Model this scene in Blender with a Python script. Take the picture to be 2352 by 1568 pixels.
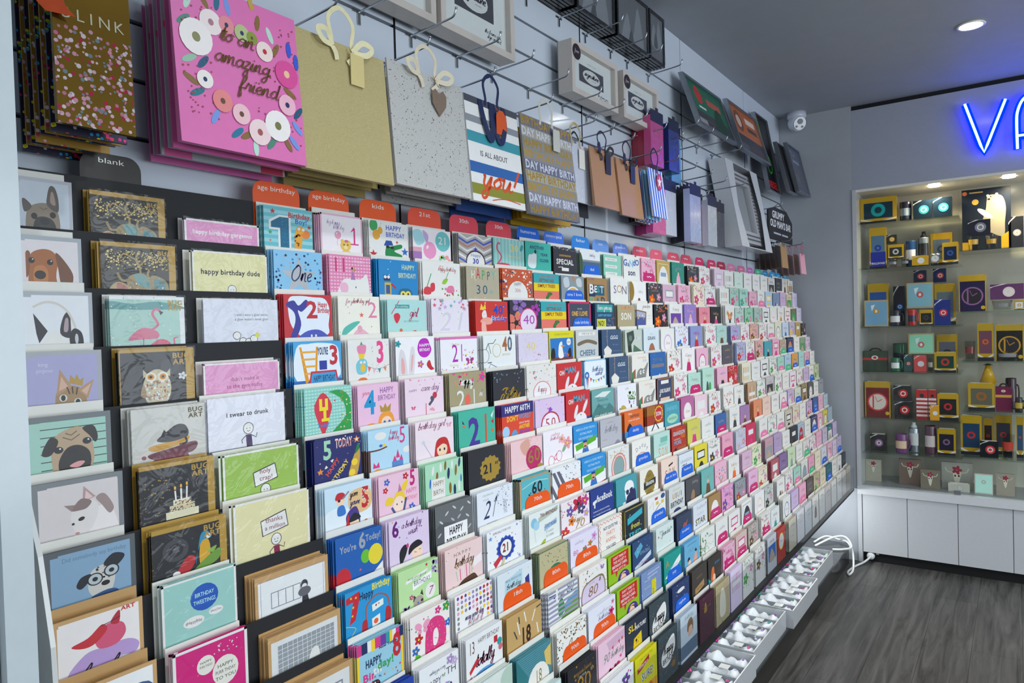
import bpy, math, random
from mathutils import Vector, Matrix
for o in list(bpy.data.objects): bpy.data.objects.remove(o)
SC = bpy.context.scene; COL = SC.collection
R = math.radians
# ---------------- camera, world, lights, exposure ----------------
cam = bpy.data.cameras.new('camera'); cob = bpy.data.objects.new('camera', cam); COL.objects.link(cob)
def cam_basis(yaw, pit, rol):
    cy, sy, cp, sp, cr, sr = math.cos(yaw), math.sin(yaw), math.cos(pit), math.sin(pit), math.cos(rol), math.sin(rol)
    f = Vector((-sy*cp, cy*cp, -sp)); rt = Vector((cy, sy, 0)); up = rt.cross(f)
    return cr*rt+sr*up, -sr*rt+cr*up, f
_r, _u, _f = cam_basis(R(35.57), R(1.113), R(-1.624))
cob.matrix_world = Matrix(((_r.x, _u.x, -_f.x, 0), (_r.y, _u.y, -_f.y, 0), (_r.z, _u.z, -_f.z, 1.45), (0, 0, 0, 1)))
cam.sensor_width = 36; cam.lens = 1626/2352*36; cam.clip_start = .02
SC.camera = cob
SC.view_settings.view_transform = 'Standard'; SC.view_settings.look = 'None'
SC.view_settings.gamma = 1; SC.view_settings.use_curve_mapping = False
SC.view_settings.exposure = 0.28
w = bpy.data.worlds.new('world'); SC.world = w; w.use_nodes = True
w.node_tree.nodes['Background'].inputs[0].default_value = (.55, .68, .85, 1)
w.node_tree.nodes['Background'].inputs[1].default_value = .16
def area(name, loc, rot, sx, sy, power, col=(1, 1, 1), spread=180):
    l = bpy.data.lights.new(name, 'AREA'); l.shape = 'RECTANGLE'; l.size = sx; l.size_y = sy
    l.energy = power; l.color = col; l.spread = R(spread)
    o = bpy.data.objects.new(name, l); COL.objects.link(o); o.location = loc; o.rotation_euler = rot; return o
def spot(name, loc, power, col, ang=120, blend=.6, rad=.04, rot=(0, 0, 0)):
    l = bpy.data.lights.new(name, 'SPOT'); l.energy = power; l.color = col; l.spot_size = R(ang); l.spot_blend = blend; l.shadow_soft_size = rad
    o = bpy.data.objects.new(name, l); COL.objects.link(o); o.location = loc; o.rotation_euler = rot; return o
DL = [(-.15, 3.68), (-.15, 2.35), (-.15, 1.0), (.95, 3.3), (.95, 1.9), (.95, .5), (-.15, -.4), (.95, -.9)]
for i, (x, y) in enumerate(DL):
    spot('downlight_lamp', (x, y, 2.675), [24, 50, 30, 30, 34, 22, 10, 8][i], (.93, .98, 1.0), 128, .8, .045)
area('side_entrance_daylight', (3.4, 1.9, 1.45), (0, R(90), 0), 2.0, 4.2, 92, (.84, .93, 1.0))  # added fill light, no real entrance: lifts the slat wall behind the bags
area('under_shelf_lamp', (-.95, 4.28, .415), (R(58), 0, 0), .12, .03, 1.3, (.93, .98, 1.0))
area('shopfront_daylight', (1.4, -2.3, 1.7), (R(84), 0, R(14)), 3.6, 1.9, 36, (.84, .93, 1.0))  # invented soft fill behind the camera, brightens cards and back wall
area('under_shelf_lamp', (-.95, 3.3, .425), (0, 0, 0), .03, 2.3, 5.5, (.93, .98, 1.0))
spot('cabinet_lamp', (-.378, 4.70, 2.18), 22.0, (1, .80, .48), 150, .9, .02)
spot('cabinet_lamp', (-.03, 4.70, 2.18), 22.0, (1, .80, .48), 150, .9, .02)
# ---------------- colours and materials ----------------
PAL = dict(k='#22222a', w='#ecebe7', r='#c62b36', o='#f26a1b', y='#f4d03a', g='#3fa35a', b='#2f6fc4', n='#22335f', p='#eeb6cf', P='#d93c86', M='#cf1670', l='#cdb4dc', L='#6d3fa0', m='#a8dac8', t='#2f9fa0', c='#efe6cf', G='#b8923c', e='#9a9ea4', s='#c9ccd0', B='#6b4a34', d='#3b3f48', u='#a9d3ee', h='#c69a6a', f='#f7c9a8', v='#fbe9ef')
_cc = {}
def C(c):
    if not isinstance(c, str): return c
    if c in _cc: return _cc[c]
    h = PAL.get(c, c).lstrip('#')
    if len(h) == 3: h = ''.join(q*2 for q in h)
    v = [int(h[i:i+2], 16)/255 for i in (0, 2, 4)]
    r = tuple((x/12.92 if x <= .04045 else ((x+.055)/1.055)**2.4) for x in v)
    _cc[c] = r; return r
def mat(name, rough=.5, metal=0., coat=0., noise=.04, nscale=60, trans=0., alpha=1., bump=0., bscale=200, base=None, ior=1.45, emis=None, est=0.):
    m = bpy.data.materials.new(name); m.use_nodes = True; nt = m.node_tree; b = nt.nodes['Principled BSDF']
    at = nt.nodes.new('ShaderNodeAttribute'); at.attribute_name = 'Col'
    tc = nt.nodes.new('ShaderNodeTexCoord'); nz = nt.nodes.new('ShaderNodeTexNoise'); nz.inputs['Scale'].default_value = nscale
    nt.links.new(tc.outputs['Object'], nz.inputs['Vector'])
    mr = nt.nodes.new('ShaderNodeMapRange'); mr.inputs[1].default_value = .3; mr.inputs[2].default_value = .7
    mr.inputs[3].default_value = 1-noise; mr.inputs[4].default_value = 1
    nt.links.new(nz.outputs['Fac'], mr.inputs[0])
    mx = nt.nodes.new('ShaderNodeMix'); mx.data_type = 'RGBA'; mx.blend_type = 'MULTIPLY'; mx.inputs[0].default_value = 1
    if base: mx.inputs[6].default_value = (*C(base), 1)
    else: nt.links.new(at.outputs['Color'], mx.inputs[6])
    nt.links.new(mr.outputs[0], mx.inputs[7]); nt.links.new(mx.outputs[2], b.inputs['Base Color'])
    b.inputs['Roughness'].default_value = rough; b.inputs['Metallic'].default_value = metal
    b.inputs['Coat Weight'].default_value = coat; b.inputs['Coat Roughness'].default_value = .12
    b.inputs['Transmission Weight'].default_value = trans; b.inputs['IOR'].default_value = ior; b.inputs['Alpha'].default_value = alpha
    if emis: b.inputs['Emission Color'].default_value = (*emis, 1); b.inputs['Emission Strength'].default_value = est
    if bump:
        n2 = nt.nodes.new('ShaderNodeTexNoise'); n2.inputs['Scale'].default_value = bscale; nt.links.new(tc.outputs['Object'], n2.inputs['Vector'])
        bp = nt.nodes.new('ShaderNodeBump'); bp.inputs['Strength'].default_value = bump; bp.inputs['Distance'].default_value = .002
        nt.links.new(n2.outputs['Fac'], bp.inputs['Height']); nt.links.new(bp.outputs[0], b.inputs['Normal'])
    return m
PAPER = mat('printed_card', .42, noise=.03, coat=.12)
_b = PAPER.node_tree.nodes['Principled BSDF']; _a = PAPER.node_tree.nodes.new('ShaderNodeAttribute'); _a.attribute_name = 'Foil'
PAPER.node_tree.links.new(_a.outputs['Fac'], _b.inputs['Metallic'])
GLIT = mat('glitter_paper', .42, metal=.1, noise=.28, nscale=900, bump=.9, bscale=1400)
FOIL = mat('gold_foil', .16, metal=.9, noise=.1, nscale=20, bump=.15, bscale=25)
PLAST = mat('gloss_plastic', .25, noise=.03, coat=.3)
MATTE = mat('matte_board', .6, noise=.06, nscale=30)
STEEL = mat('chrome_steel', .22, metal=1, noise=.05, base='#b9bdc2')
ALU = mat('brushed_aluminium', .34, metal=.9, noise=.08, base='#a8adb4')
LAM = mat('white_laminate', .13, noise=.02, nscale=4, coat=.25)
PAINT = mat('painted_wall', .55, noise=.05, nscale=9, bump=.08, bscale=120)
FAB = mat('satin_fabric', .4, noise=.12, nscale=60, coat=.2, bump=.2, bscale=90)
def clearmat(name, tint=(1, 1, 1), refl=.12, rough=.03, bump=0.):
    m = bpy.data.materials.new(name); m.use_nodes = True; nt = m.node_tree; nt.nodes.clear()
    o = nt.nodes.new('ShaderNodeOutputMaterial'); t = nt.nodes.new('ShaderNodeBsdfTransparent'); t.inputs[0].default_value = (*tint, 1)
    g = nt.nodes.new('ShaderNodeBsdfGlossy'); g.inputs['Roughness'].default_value = rough
    x = nt.nodes.new('ShaderNodeMixShader'); fr = nt.nodes.new('ShaderNodeFresnel'); fr.inputs[0].default_value = 1.35
    ad = nt.nodes.new('ShaderNodeMath'); ad.operation = 'MULTIPLY'; ad.inputs[1].default_value = refl*8
    ge = nt.nodes.new('ShaderNodeNewGeometry'); iv = nt.nodes.new('ShaderNodeMath'); iv.operation = 'SUBTRACT'; iv.inputs[0].default_value = 1; nt.links.new(ge.outputs['Backfacing'], iv.inputs[1])
    m2 = nt.nodes.new('ShaderNodeMath'); m2.operation = 'MULTIPLY'; nt.links.new(fr.outputs[0], ad.inputs[0]); nt.links.new(ad.outputs[0], m2.inputs[0]); nt.links.new(iv.outputs[0], m2.inputs[1]); nt.links.new(m2.outputs[0], x.inputs[0])
    nt.links.new(t.outputs[0], x.inputs[1]); nt.links.new(g.outputs[0], x.inputs[2]); nt.links.new(x.outputs[0], o.inputs[0])
    if bump:
        n2 = nt.nodes.new('ShaderNodeTexNoise'); n2.inputs['Scale'].default_value = 26; tc = nt.nodes.new('ShaderNodeTexCoord'); nt.links.new(tc.outputs['Object'], n2.inputs['Vector'])
        n2.inputs['Distortion'].default_value = 1.5
        bp = nt.nodes.new('ShaderNodeBump'); bp.inputs['Strength'].default_value = bump; bp.inputs['Distance'].default_value = .004
        nt.links.new(n2.outputs['Fac'], bp.inputs['Height']); nt.links.new(bp.outputs[0], g.inputs['Normal']); nt.links.new(bp.outputs[0], fr.inputs['Normal'])
    return m
GLASS = clearmat('clear_glass', (.965, .975, .97), .14)
SHELFG = clearmat('shelf_glass', (.86, .93, .90), .2)
ACRY = clearmat('clear_acrylic', (.90, .91, .92), .1, .08)
CELLO = clearmat('cellophane', (.98, .98, .98), .13, .07, 1.0)
def emat(name, col, st):
    m = bpy.data.materials.new(name); m.use_nodes = True; nt = m.node_tree; nt.nodes.clear()
    o = nt.nodes.new('ShaderNodeOutputMaterial'); e = nt.nodes.new('ShaderNodeEmission'); e.inputs[0].default_value = (*col, 1); e.inputs[1].default_value = st
    nt.links.new(e.outputs[0], o.inputs[0]); return m
LENS = emat('lamp_lens', (1, .98, .94), 30)
WARM = emat('warm_lamp_lens', (1, .86, .62), 22)
NEON = emat('neon_tube', (.35, .72, 1), 2.4)
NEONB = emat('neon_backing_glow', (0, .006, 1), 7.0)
STRIP = emat('light_strip', (.95, .99, 1), 5)
def floor_mat():
    m = bpy.data.materials.new('vinyl_plank_floor'); m.use_nodes = True; nt = m.node_tree; b = nt.nodes['Principled BSDF']; N = nt.nodes.new; L = nt.links.new
    tc = N('ShaderNodeTexCoord'); mp = N('ShaderNodeMapping'); mp.inputs['Rotation'].default_value = (0, 0, R(90)); L(tc.outputs['Object'], mp.inputs[0])
    br = N('ShaderNodeTexBrick'); br.inputs['Scale'].default_value = 1; br.inputs['Brick Width'].default_value = 1.2; br.inputs['Row Height'].default_value = .18
    br.inputs['Mortar Size'].default_value = .0012; br.inputs['Color1'].default_value = (.050, .047, .045, 1); br.inputs['Color2'].default_value = (.072, .067, .063, 1); br.inputs['Mortar'].default_value = (.02, .02, .02, 1)
    L(mp.outputs[0], br.inputs[0])
    m2 = N('ShaderNodeMapping'); m2.inputs['Scale'].default_value = (1.0, 13, 1); L(mp.outputs[0], m2.inputs[0])
    nz = N('ShaderNodeTexNoise'); nz.inputs['Scale'].default_value = 2.4; nz.inputs['Detail'].default_value = 8; nz.inputs['Roughness'].default_value = .65; nz.inputs['Distortion'].default_value = .7; L(m2.outputs[0], nz.inputs[0])
    cr = N('ShaderNodeValToRGB'); cr.color_ramp.elements[0].position = .34; cr.color_ramp.elements[0].color = (.45, .44, .43, 1); cr.color_ramp.elements[1].position = .78; cr.color_ramp.elements[1].color = (2.2, 2.25, 2.25, 1); L(nz.outputs['Fac'], cr.inputs[0])
    mx = N('ShaderNodeMix'); mx.data_type = 'RGBA'; mx.blend_type = 'MULTIPLY'; mx.inputs[0].default_value = 1; L(br.outputs[0], mx.inputs[6]); L(cr.outputs[0], mx.inputs[7]); L(mx.outputs[2], b.inputs['Base Color'])
    b.inputs['Roughness'].default_value = .42; bp = N('ShaderNodeBump'); bp.inputs['Strength'].default_value = .15; L(nz.outputs['Fac'], bp.inputs['Height']); L(bp.outputs[0], b.inputs['Normal'])
    return m
FLOOR = floor_mat()
# ---------------- mesh builder ----------------
class MB:
    def __init__(s): s.v = []; s.f = []; s.c = []; s.fo = []
    def face(s, pts, c, foil=0.):
        n = len(s.v); s.v += [tuple(p) for p in pts]; s.f.append(tuple(range(n, n+len(pts)))); s.c.append(C(c)); s.fo.append(foil)
    def box(s, x0, x1, y0, y1, z0, z1, c, foil=0., front=None):
        c = C(c); P = [(x0, y0, z0), (x1, y0, z0), (x1, y1, z0), (x0, y1, z0), (x0, y0, z1), (x1, y0, z1), (x1, y1, z1), (x0, y1, z1)]
        n = len(s.v); s.v += P
        for i, q in enumerate(((0, 3, 2, 1), (4, 5, 6, 7), (0, 1, 5, 4), (1, 2, 6, 5), (2, 3, 7, 6), (3, 0, 4, 7))):
            s.f.append(tuple(n+j for j in q)); s.c.append(C(front) if (front and i == 2) else c); s.fo.append(foil)
    def loft(s, rings, c, cap=True, foil=0., closed=False):
        n = len(s.v); m = len(rings[0]); c = C(c)
        for r in rings: s.v += [tuple(p) for p in r]
        K = len(rings); T = K if closed else K-1
        for i in range(T):
            for j in range(m):
                a = n+i*m+j; b = n+i*m+(j+1) % m; d = n+((i+1) % K)*m+j; e = n+((i+1) % K)*m+(j+1) % m
                s.f.append((a, b, e, d)); s.c.append(c); s.fo.append(foil)
        if cap and not closed:
            s.f.append(tuple(n+j for j in range(m))[::-1]); s.c.append(c); s.fo.append(foil)
            s.f.append(tuple(n+(K-1)*m+j for j in range(m))); s.c.append(c); s.fo.append(foil)
    def lathe(s, prof, c, cx=0, cy=0, seg=20, cap=True, foil=0.):
        s.loft([[(cx+r*math.cos(2*math.pi*j/seg), cy+r*math.sin(2*math.pi*j/seg), z) for j in range(seg)] for r, z in prof], c, cap, foil)
    def tube(s, pts, r, c, seg=8, closed=False):
        P = [Vector(p) for p in pts]; rings = []; up = Vector((0, 0, 1)); n = len(P); pu = None
        for i, p in enumerate(P):
            a = P[(i-1) % n] if (closed or i > 0) else p; b = P[(i+1) % n] if (closed or i < n-1) else p
            t = (b-a).normalized(); q = pu if pu is not None else (up if abs(t.z) < .9 else Vector((1, 0, 0)))
            x = (q-t*q.dot(t)).normalized(); pu = x; y = t.cross(x); rr = r[i] if isinstance(r, (list, tuple)) else r
            rings.append([p+(x*math.cos(2*math.pi*j/seg)+y*math.sin(2*math.pi*j/seg))*rr for j in range(seg)])
        s.loft(rings, c, True, 0., closed)
    def strip(s, pts, wid, c, th=.0006):     # ribbon: pts centre line, wid vector half width
        W = Vector(wid); P = [Vector(p) for p in pts]
        for a, b in zip(P, P[1:]):
            s.face([a-W, a+W, b+W, b-W], c)
    def build(s, name, m, parent=None, loc=(0, 0, 0), rot=0., smooth=False, mats=None, mi=None):
        me = bpy.data.meshes.new(name); me.from_pydata(s.v, [], s.f)
        ca = me.attributes.new('Col', 'FLOAT_COLOR', 'CORNER'); fa = me.attributes.new('Foil', 'FLOAT', 'FACE')
        buf = []
        for f, c in zip(s.f, s.c): buf += [c[0], c[1], c[2], 1.]*len(f)
        ca.data.foreach_set('color', buf); fa.data.foreach_set('value', s.fo)
        me.materials.append(m)
        if smooth: me.polygons.foreach_set('use_smooth', [True]*len(me.polygons))
        me.validate(); me.update()
        o = bpy.data.objects.new(name, me); COL.objects.link(o); o.location = loc; o.rotation_euler = (0, 0, rot)
        if parent: o.parent = parent
        return o
LABELS = {}
def tag(o, label, cat, group=None):
    o['label'] = label; o['category'] = cat
    if group: o['group'] = group
    n = len(label.replace('-', ' ').split())
    if label in LABELS or n > 16 or n < 4: print('LABEL?', label, n)
    LABELS[label] = 1
    return o
def empty(name, label, cat, loc=(0, 0, 0), rot=0., group=None):
    o = bpy.data.objects.new(name, None); COL.objects.link(o); o.location = loc; o.rotation_euler = (0, 0, rot); return tag(o, label, cat, group)
def struct(o): o['kind'] = 'structure'; return o
def ribbon(mb, pts, hw, c):   # flat band facing -Y that follows a curve
    P = [Vector(p) for p in pts]; L = []
    for i, p in enumerate(P):
        t = P[min(len(P)-1, i+1)]-P[max(0, i-1)]; t.y = 0; t = t.normalized() if t.length > 1e-6 else Vector((0, 0, 1)); n = Vector((-t.z, 0, t.x)); L.append((p-n*hw, p+n*hw))
    for (a, b), (d, e) in zip(L, L[1:]): mb.face([a, b, e, d], c); mb.face([a+Vector((0, .0004, 0)), d+Vector((0, .0004, 0)), e+Vector((0, .0004, 0)), b+Vector((0, .0004, 0))], c)
# ---------------- lettering ----------------
GL = {}
def _mesh_of(txt, bold):
    cu = bpy.data.curves.new('t', 'FONT'); cu.body = txt; cu.resolution_u = 2; cu.offset = .028 if bold else 0
    ob = bpy.data.objects.new('t', cu); COL.objects.link(ob); bpy.context.view_layer.update()
    dg = bpy.context.evaluated_depsgraph_get(); me = bpy.data.meshes.new_from_object(ob.evaluated_get(dg))
    vs = [(v.co.x, v.co.y) for v in me.vertices]; fs = [tuple(p.vertices) for p in me.polygons]
    bpy.data.meshes.remove(me); bpy.data.objects.remove(ob); bpy.data.curves.remove(cu); return vs, fs
_i0 = min(v[0] for v in _mesh_of('I', 0)[0]); CAP = max(v[1] for v in _mesh_of('H', 0)[0])
def glyph(ch, bold):
    k = (ch, bold)
    if k not in GL:
        if ch == ' ': GL[k] = ([], [], .28)
        else:
            vs, fs = _mesh_of(ch, bold); v2, _ = _mesh_of(ch+'I', 0); adv = max(v[0] for v in v2)-max(v[0] for v in _mesh_of('I', 0)[0])
            GL[k] = (vs, fs, adv+(.04 if bold else 0))
    return GL[k]
def text_polys(txt, x, y, size, bold=0, ital=0, rot=0, wid=None):
    out = []; sc = size/CAP; cur = 0
    for ch in txt:
        vs, fs, adv = glyph(ch, bold)
        for f in fs: out.append([(vs[i][0]+cur, vs[i][1]) for i in f])
        cur += adv
    kx = sc
    if wid and cur*sc > 0: kx = wid/cur
    ca, sa = math.cos(R(rot)), math.sin(R(rot)); res = []
    for f in out:
        q = []
        for px, py in f:
            a = (px-cur/2)*kx+ital*py*sc; b = py*sc
            q.append((x+a*ca-b*sa, y-(a*sa+b*ca)))
        res.append(q)
    return res
SCR = dict(a='.8:.66,.8 .35,1 .06,.5 .3,0 .62,.45 .68,1 .68,.15 .85,0', b='.75:0,.1 .3,1.2 .25,2 .12,1.4 .15,.1 .4,0 .6,.4 .4,.9 .3,.75 .8,.9', c='.6:.55,.8 .3,1 .05,.5 .25,0 .6,.15', d='.85:.66,.8 .35,1 .06,.5 .3,0 .62,.5 .72,2 .68,.15 .9,0', e='.6:.08,.4 .5,.65 .35,1 .06,.6 .25,0 .62,.15', f='.5:-.05,.2 .35,1.4 .3,2 .1,1.4 .05,-.8 .25,-.7 .1,.2 .5,.3', g='.8:.66,.8 .35,1 .06,.5 .3,.1 .62,.5 .7,1 .6,-.7 .3,-1 .2,-.6 .9,.2', h='.8:0,.1 .3,1.3 .22,2 .1,1 .1,0 .2,.7 .5,1 .55,.2 .75,0', i='.4:0,.2 .18,1 .18,.1 .4,0', l='.4:0,.1 .28,1.4 .2,2 .12,1 .15,.1 .4,0', m='1.15:0,.2 .12,1 .12,0 .25,.8 .45,1 .48,0 .6,.8 .85,1 .9,.1 1.15,0', n='.8:0,.2 .12,1 .12,0 .28,.85 .5,1 .55,.1 .8,0', o='.7:.4,1 .06,.5 .3,0 .6,.45 .4,1 .75,.85', p='.75:0,.2 .15,1 .1,-.9 .15,.7 .4,1 .6,.5 .4,0 .2,.2 .8,.1', r='.55:0,.2 .15,1.1 .2,.85 .45,.9 .4,.2 .6,0', s='.55:0,.1 .3,1.1 .45,.4 .2,0 .05,.15 .55,.1', t='.45:0,.2 .25,1.8 .15,.3 .3,0 .5,.15 .3,.5 .35,1.2 .05,1.15 .5,1.25', u='.8:0,.9 .1,1 .1,.2 .35,0 .6,.9 .6,.1 .85,0', w='1:0,.9 .12,.2 .3,0 .5,.9 .55,.1 .8,.1 .85,1 1.05,.9', x='.6:0,1 .6,0', y='.8:0,.9 .1,1 .12,.3 .35,.05 .6,1 .55,-.7 .3,-1 .2,-.5 .8,.1', z='.6:.05,1 .5,1 .05,.1 .4,.05 .45,-.7 .15,-.9 .2,-.3 .7,.2', O='1.3:.7,2 .15,1.3 .15,.4 .6,0 1.05,.6 1,1.6 .6,2 .4,1.7', B='1.1:.2,0 .3,1.9 .1,1.6 .7,2 .7,1.3 .3,1.05 .85,.9 .8,.1 .2,.05', G='1.1:.9,1.7 .6,2 .1,1.2 .3,.2 .8,.2 .9,.9 .5,.9 .9,.9 .8,-.6 .4,-.4', F='1:.1,1.7 .4,2 1.1,1.9 .7,1.7 .5,.2 .1,0 .2,.5 .3,1 .9,1.1', D='1.1:.3,1.9 .3,0 .9,.3 1,1.3 .5,2 .1,1.6', W='1.5:0,1.8 .3,0 .7,1.6 1,0 1.5,2')
SCR['!'] = '.4:.3,2 .15,.5'; SCR[' '] = '.45:'
def smooth(P, n=4, closed=False):
    if len(P) < 3: return P
    out = []; m = len(P)
    for i in range(m if closed else m-1):
        g = lambda j: P[j % m] if closed else P[max(0, min(m-1, j))]
        a, b, c, d = g(i-1), g(i), g(i+1), g(i+2)
        for k in range(n):
            t = k/n; out.append(tuple(.5*((2*b[q])+(-a[q]+c[q])*t+(2*a[q]-5*b[q]+4*c[q]-d[q])*t*t+(-a[q]+3*b[q]-3*c[q]+d[q])*t**3) for q in range(len(b))))
    if not closed: out.append(P[-1])
    return out
def stroke(P, w):
    L = []; Rr = []
    for i, p in enumerate(P):
        a = P[max(0, i-1)]; b = P[min(len(P)-1, i+1)]; dx, dy = b[0]-a[0], b[1]-a[1]; d = math.hypot(dx, dy) or 1
        L.append((p[0]-dy/d*w/2, p[1]+dx/d*w/2)); Rr.append((p[0]+dy/d*w/2, p[1]-dx/d*w/2))
    return [[L[i], L[i+1], Rr[i+1], Rr[i]] for i in range(len(P)-1)]
def script_polys(txt, x, y, size, w, rot=0, wid=None, slant=.25):
    cur = 0; S = []
    for ch in txt:
        d = SCR.get(ch) or SCR.get(ch.lower()) or SCR['o']; adv, pts = d.split(':')
        if pts: S.append([(float(a.split(',')[0])+cur, float(a.split(',')[1])) for a in pts.split()])
        if ch == 'i': S.append([(cur+.2, 1.35), (cur+.26, 1.45)])
        if ch == '!': S.append([(cur+.1, .05), (cur+.14, .15)])
        cur += float(adv)
    kx = size if not wid else wid/cur; ca, sa = math.cos(R(rot)), math.sin(R(rot)); out = []
    for s in S:
        q = [((px-cur/2+slant*py)*kx, py*size) for px, py in smooth(s, 4)]
        out += stroke([(x+a*ca-b*sa, y-(a*sa+b*ca)) for a, b in q], w)
    return out
# ---------------- little drawing language for printed faces ----------------
def clip(P, x0, y0, x1, y1):
    for ax, lim, sg in ((0, x0, 1), (0, x1, -1), (1, y0, 1), (1, y1, -1)):
        if not P: return P
        o = []; m = len(P)
        for i in range(m):
            a, b = P[i], P[(i+1) % m]; ia, ib = sg*(a[ax]-lim) >= 0, sg*(b[ax]-lim) >= 0
            if ia: o.append(a)
            if ia != ib:
                t = (lim-a[ax])/(b[ax]-a[ax]); o.append((a[0]+(b[0]-a[0])*t, a[1]+(b[1]-a[1])*t))
        P = o
    return P
def ell(x, y, rx, ry, a=0, n=18):
    ca, sa = math.cos(R(a)), math.sin(R(a)); return [(x+rx*math.cos(t)*ca-ry*math.sin(t)*sa, y+rx*math.cos(t)*sa+ry*math.sin(t)*ca) for t in [2*math.pi*i/n for i in range(n)]]
def star(x, y, r, n=5, k=.42, a0=-90):
    return [(x+(r if i % 2 == 0 else r*k)*math.cos(R(a0+i*180/n)), y+(r if i % 2 == 0 else r*k)*math.sin(R(a0+i*180/n))) for i in range(2*n)]
def draw(dsl, H):
    """-> list of layers: (list of polygons, colour, foil)"""
    L = []
    for it in dsl.split(';'):
        a = it.split()
        if not a: continue
        op = a[0]; foil = 0
        if op in MAC: L += draw(MAC[op], H); continue
        if op[0] == '*': foil = .55; op = op[1:]
        F = lambda i: float(a[i])
        if op in 'TW':
            txt = a[5].replace('_', ' '); o = {q[0]: q[1:] for q in a[6:]}; wid = float(o['n']) if 'n' in o else None; rot = float(o['r']) if 'r' in o else 0
            if op == 'T': L.append((text_polys(txt, F(1), F(2), F(3), 1 if 'b' in o else 0, .25 if 'i' in o else 0, rot, wid), a[4], foil))
            else: L.append((script_polys(txt, F(1), F(2), F(3), float(o.get('w') or F(3)*.16), rot, wid), a[4], foil))
        elif op == 'C': L.append(([ell(F(1), F(2), F(3), F(4))], a[5], foil))
        elif op == 'E': L.append(([ell(F(1), F(2), F(3), F(4), F(5))], a[6], foil))
        elif op == 'R': L.append(([[(F(1), F(2)), (F(3), F(2)), (F(3), F(4)), (F(1), F(4))]], a[5], foil))
        elif op in ('P', 'PS'):
            q = [tuple(map(float, z.split(','))) for z in a[2:]]; L.append(([smooth(q, 4, True) if op == 'PS' else q], a[1], foil))
        elif op in ('L', 'LS'):
            q = [tuple(map(float, z.split(','))) for z in a[3:]]; L.append((stroke(smooth(q, 5) if op == 'LS' else q, F(2)), a[1], foil))
        elif op == 'S': L.append(([star(F(1), F(2), F(3))], a[4], foil))
        elif op == 'X': L.append(([star(F(1), F(2), F(3), 14, .86)], a[4], foil))
        elif op in 'DQ':   # D seed n rmin rmax cols [x0 y0 x1 y1]
            rn = random.Random(int(a[1])); bb = [float(q) for q in a[6:10]] if len(a) > 6 else [0, 0, 1, H]; cs = a[5].split(','); by = {}
            for i in range(int(a[2])):
                x, y, r = rn.uniform(bb[0], bb[2]), rn.uniform(bb[1], bb[3]), rn.uniform(F(3), F(4)); by.setdefault(rn.choice(cs), []).append(ell(x, y, r, r, 0, 7) if op == 'D' else star(x, y, r))
            for c, p in by.items(): L.append((p, c, foil))
        elif op == 'F': # flower x y r petal centre
            x, y, r = F(1), F(2), F(3); L.append(([ell(x+.6*r*math.cos(R(q)), y+.6*r*math.sin(R(q)), r*.5, r*.36, q, 9) for q in range(0, 360, 72)], a[4], foil)); L.append(([ell(x, y, r*.25, r*.25, 0, 8)], a[5], 0))
        elif op == 'Y': # butterfly
            x, y, r = F(1), F(2), F(3); L.append(([ell(x-r*.5, y-r*.25, r*.5, r*.35, 35, 9), ell(x+r*.5, y-r*.25, r*.5, r*.35, -35, 9), ell(x-r*.35, y+r*.35, r*.3, r*.25, -30, 8), ell(x+r*.35, y+r*.35, r*.3, r*.25, 30, 8)], a[4], foil))
        elif op == 'B': x, y, r = F(1), F(2), F(3); L.append((stroke([(x, y+r), (x-.3*r, y+1.8*r), (x, y+2.6*r)], r*.07), '#999', 0)); L.append(([ell(x, y, r*.85, r)], a[4], foil)); L.append(([ell(x-.3*r, y-.35*r, r*.15, r*.25, 20, 8)], 'w', 0))
        elif op == 'G': # gingham
            n = int(a[2]); L.append(([[(i/n, 0), ((i+.5)/n, 0), ((i+.5)/n, H), (i/n, H)] for i in range(n)], a[1], 0)); L.append(([[(0, i/n), (1, i/n), (1, (i+.5)/n), (0, (i+.5)/n)] for i in range(int(n*H))], a[3], 0))
        elif op == 'H': n = int(a[2]); L.append(([[(0, i/n), (1, i/n), (1, (i+.5)/n), (0, (i+.5)/n)] for i in range(int(n*H)+1)], a[1], 0))
        elif op == 'V': n = int(a[2]); L.append(([[(i/n, 0), ((i+.5)/n, 0), ((i+.5)/n, H), (i/n, H)] for i in range(n)], a[1], 0))
        elif op == 'Z': # chevrons col n y0 dy w
            for q, c in enumerate(a[1].split(',')):
                y = F(3)+q*F(4); n = int(a[2]); L.append((stroke([(i/(2*n), y+(.12 if i % 2 else 0)) for i in range(2*n+1)], F(5)), c, 0))
        elif op == 'A': # frame col inset width
            i, q = F(2), F(3); L.append(([[(i, i), (1-i, i), (1-i, i+q), (i, i+q)], [(i, i), (i+q, i), (i+q, H-i), (i, H-i)], [(1-i-q, i), (1-i, i), (1-i, H-i), (1-i-q, H-i)], [(i, H-i-q), (1-i, H-i-q), (1-i, H-i), (i, H-i)]], a[1], foil))
        elif op == 'K': # kitten/dog head simple: x y r fur dark
            x, y, r = F(1), F(2), F(3)
            L.append(([[(x-r, y-.2*r), (x-.85*r, y-1.25*r), (x-.2*r, y-.75*r)], [(x+r, y-.2*r), (x+.85*r, y-1.25*r), (x+.2*r, y-.75*r)]], a[5], 0)); L.append(([ell(x, y, r, r*.9)], a[4], 0))
            L.append(([ell(x-.4*r, y-.1*r, .13*r, .16*r, 0, 9), ell(x+.4*r, y-.1*r, .13*r, .16*r, 0, 9), ell(x, y+.3*r, .13*r, .09*r, 0, 8)], 'k', 0))
        elif op == 'U': # line-drawn stick person x y size shirtcol
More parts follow.
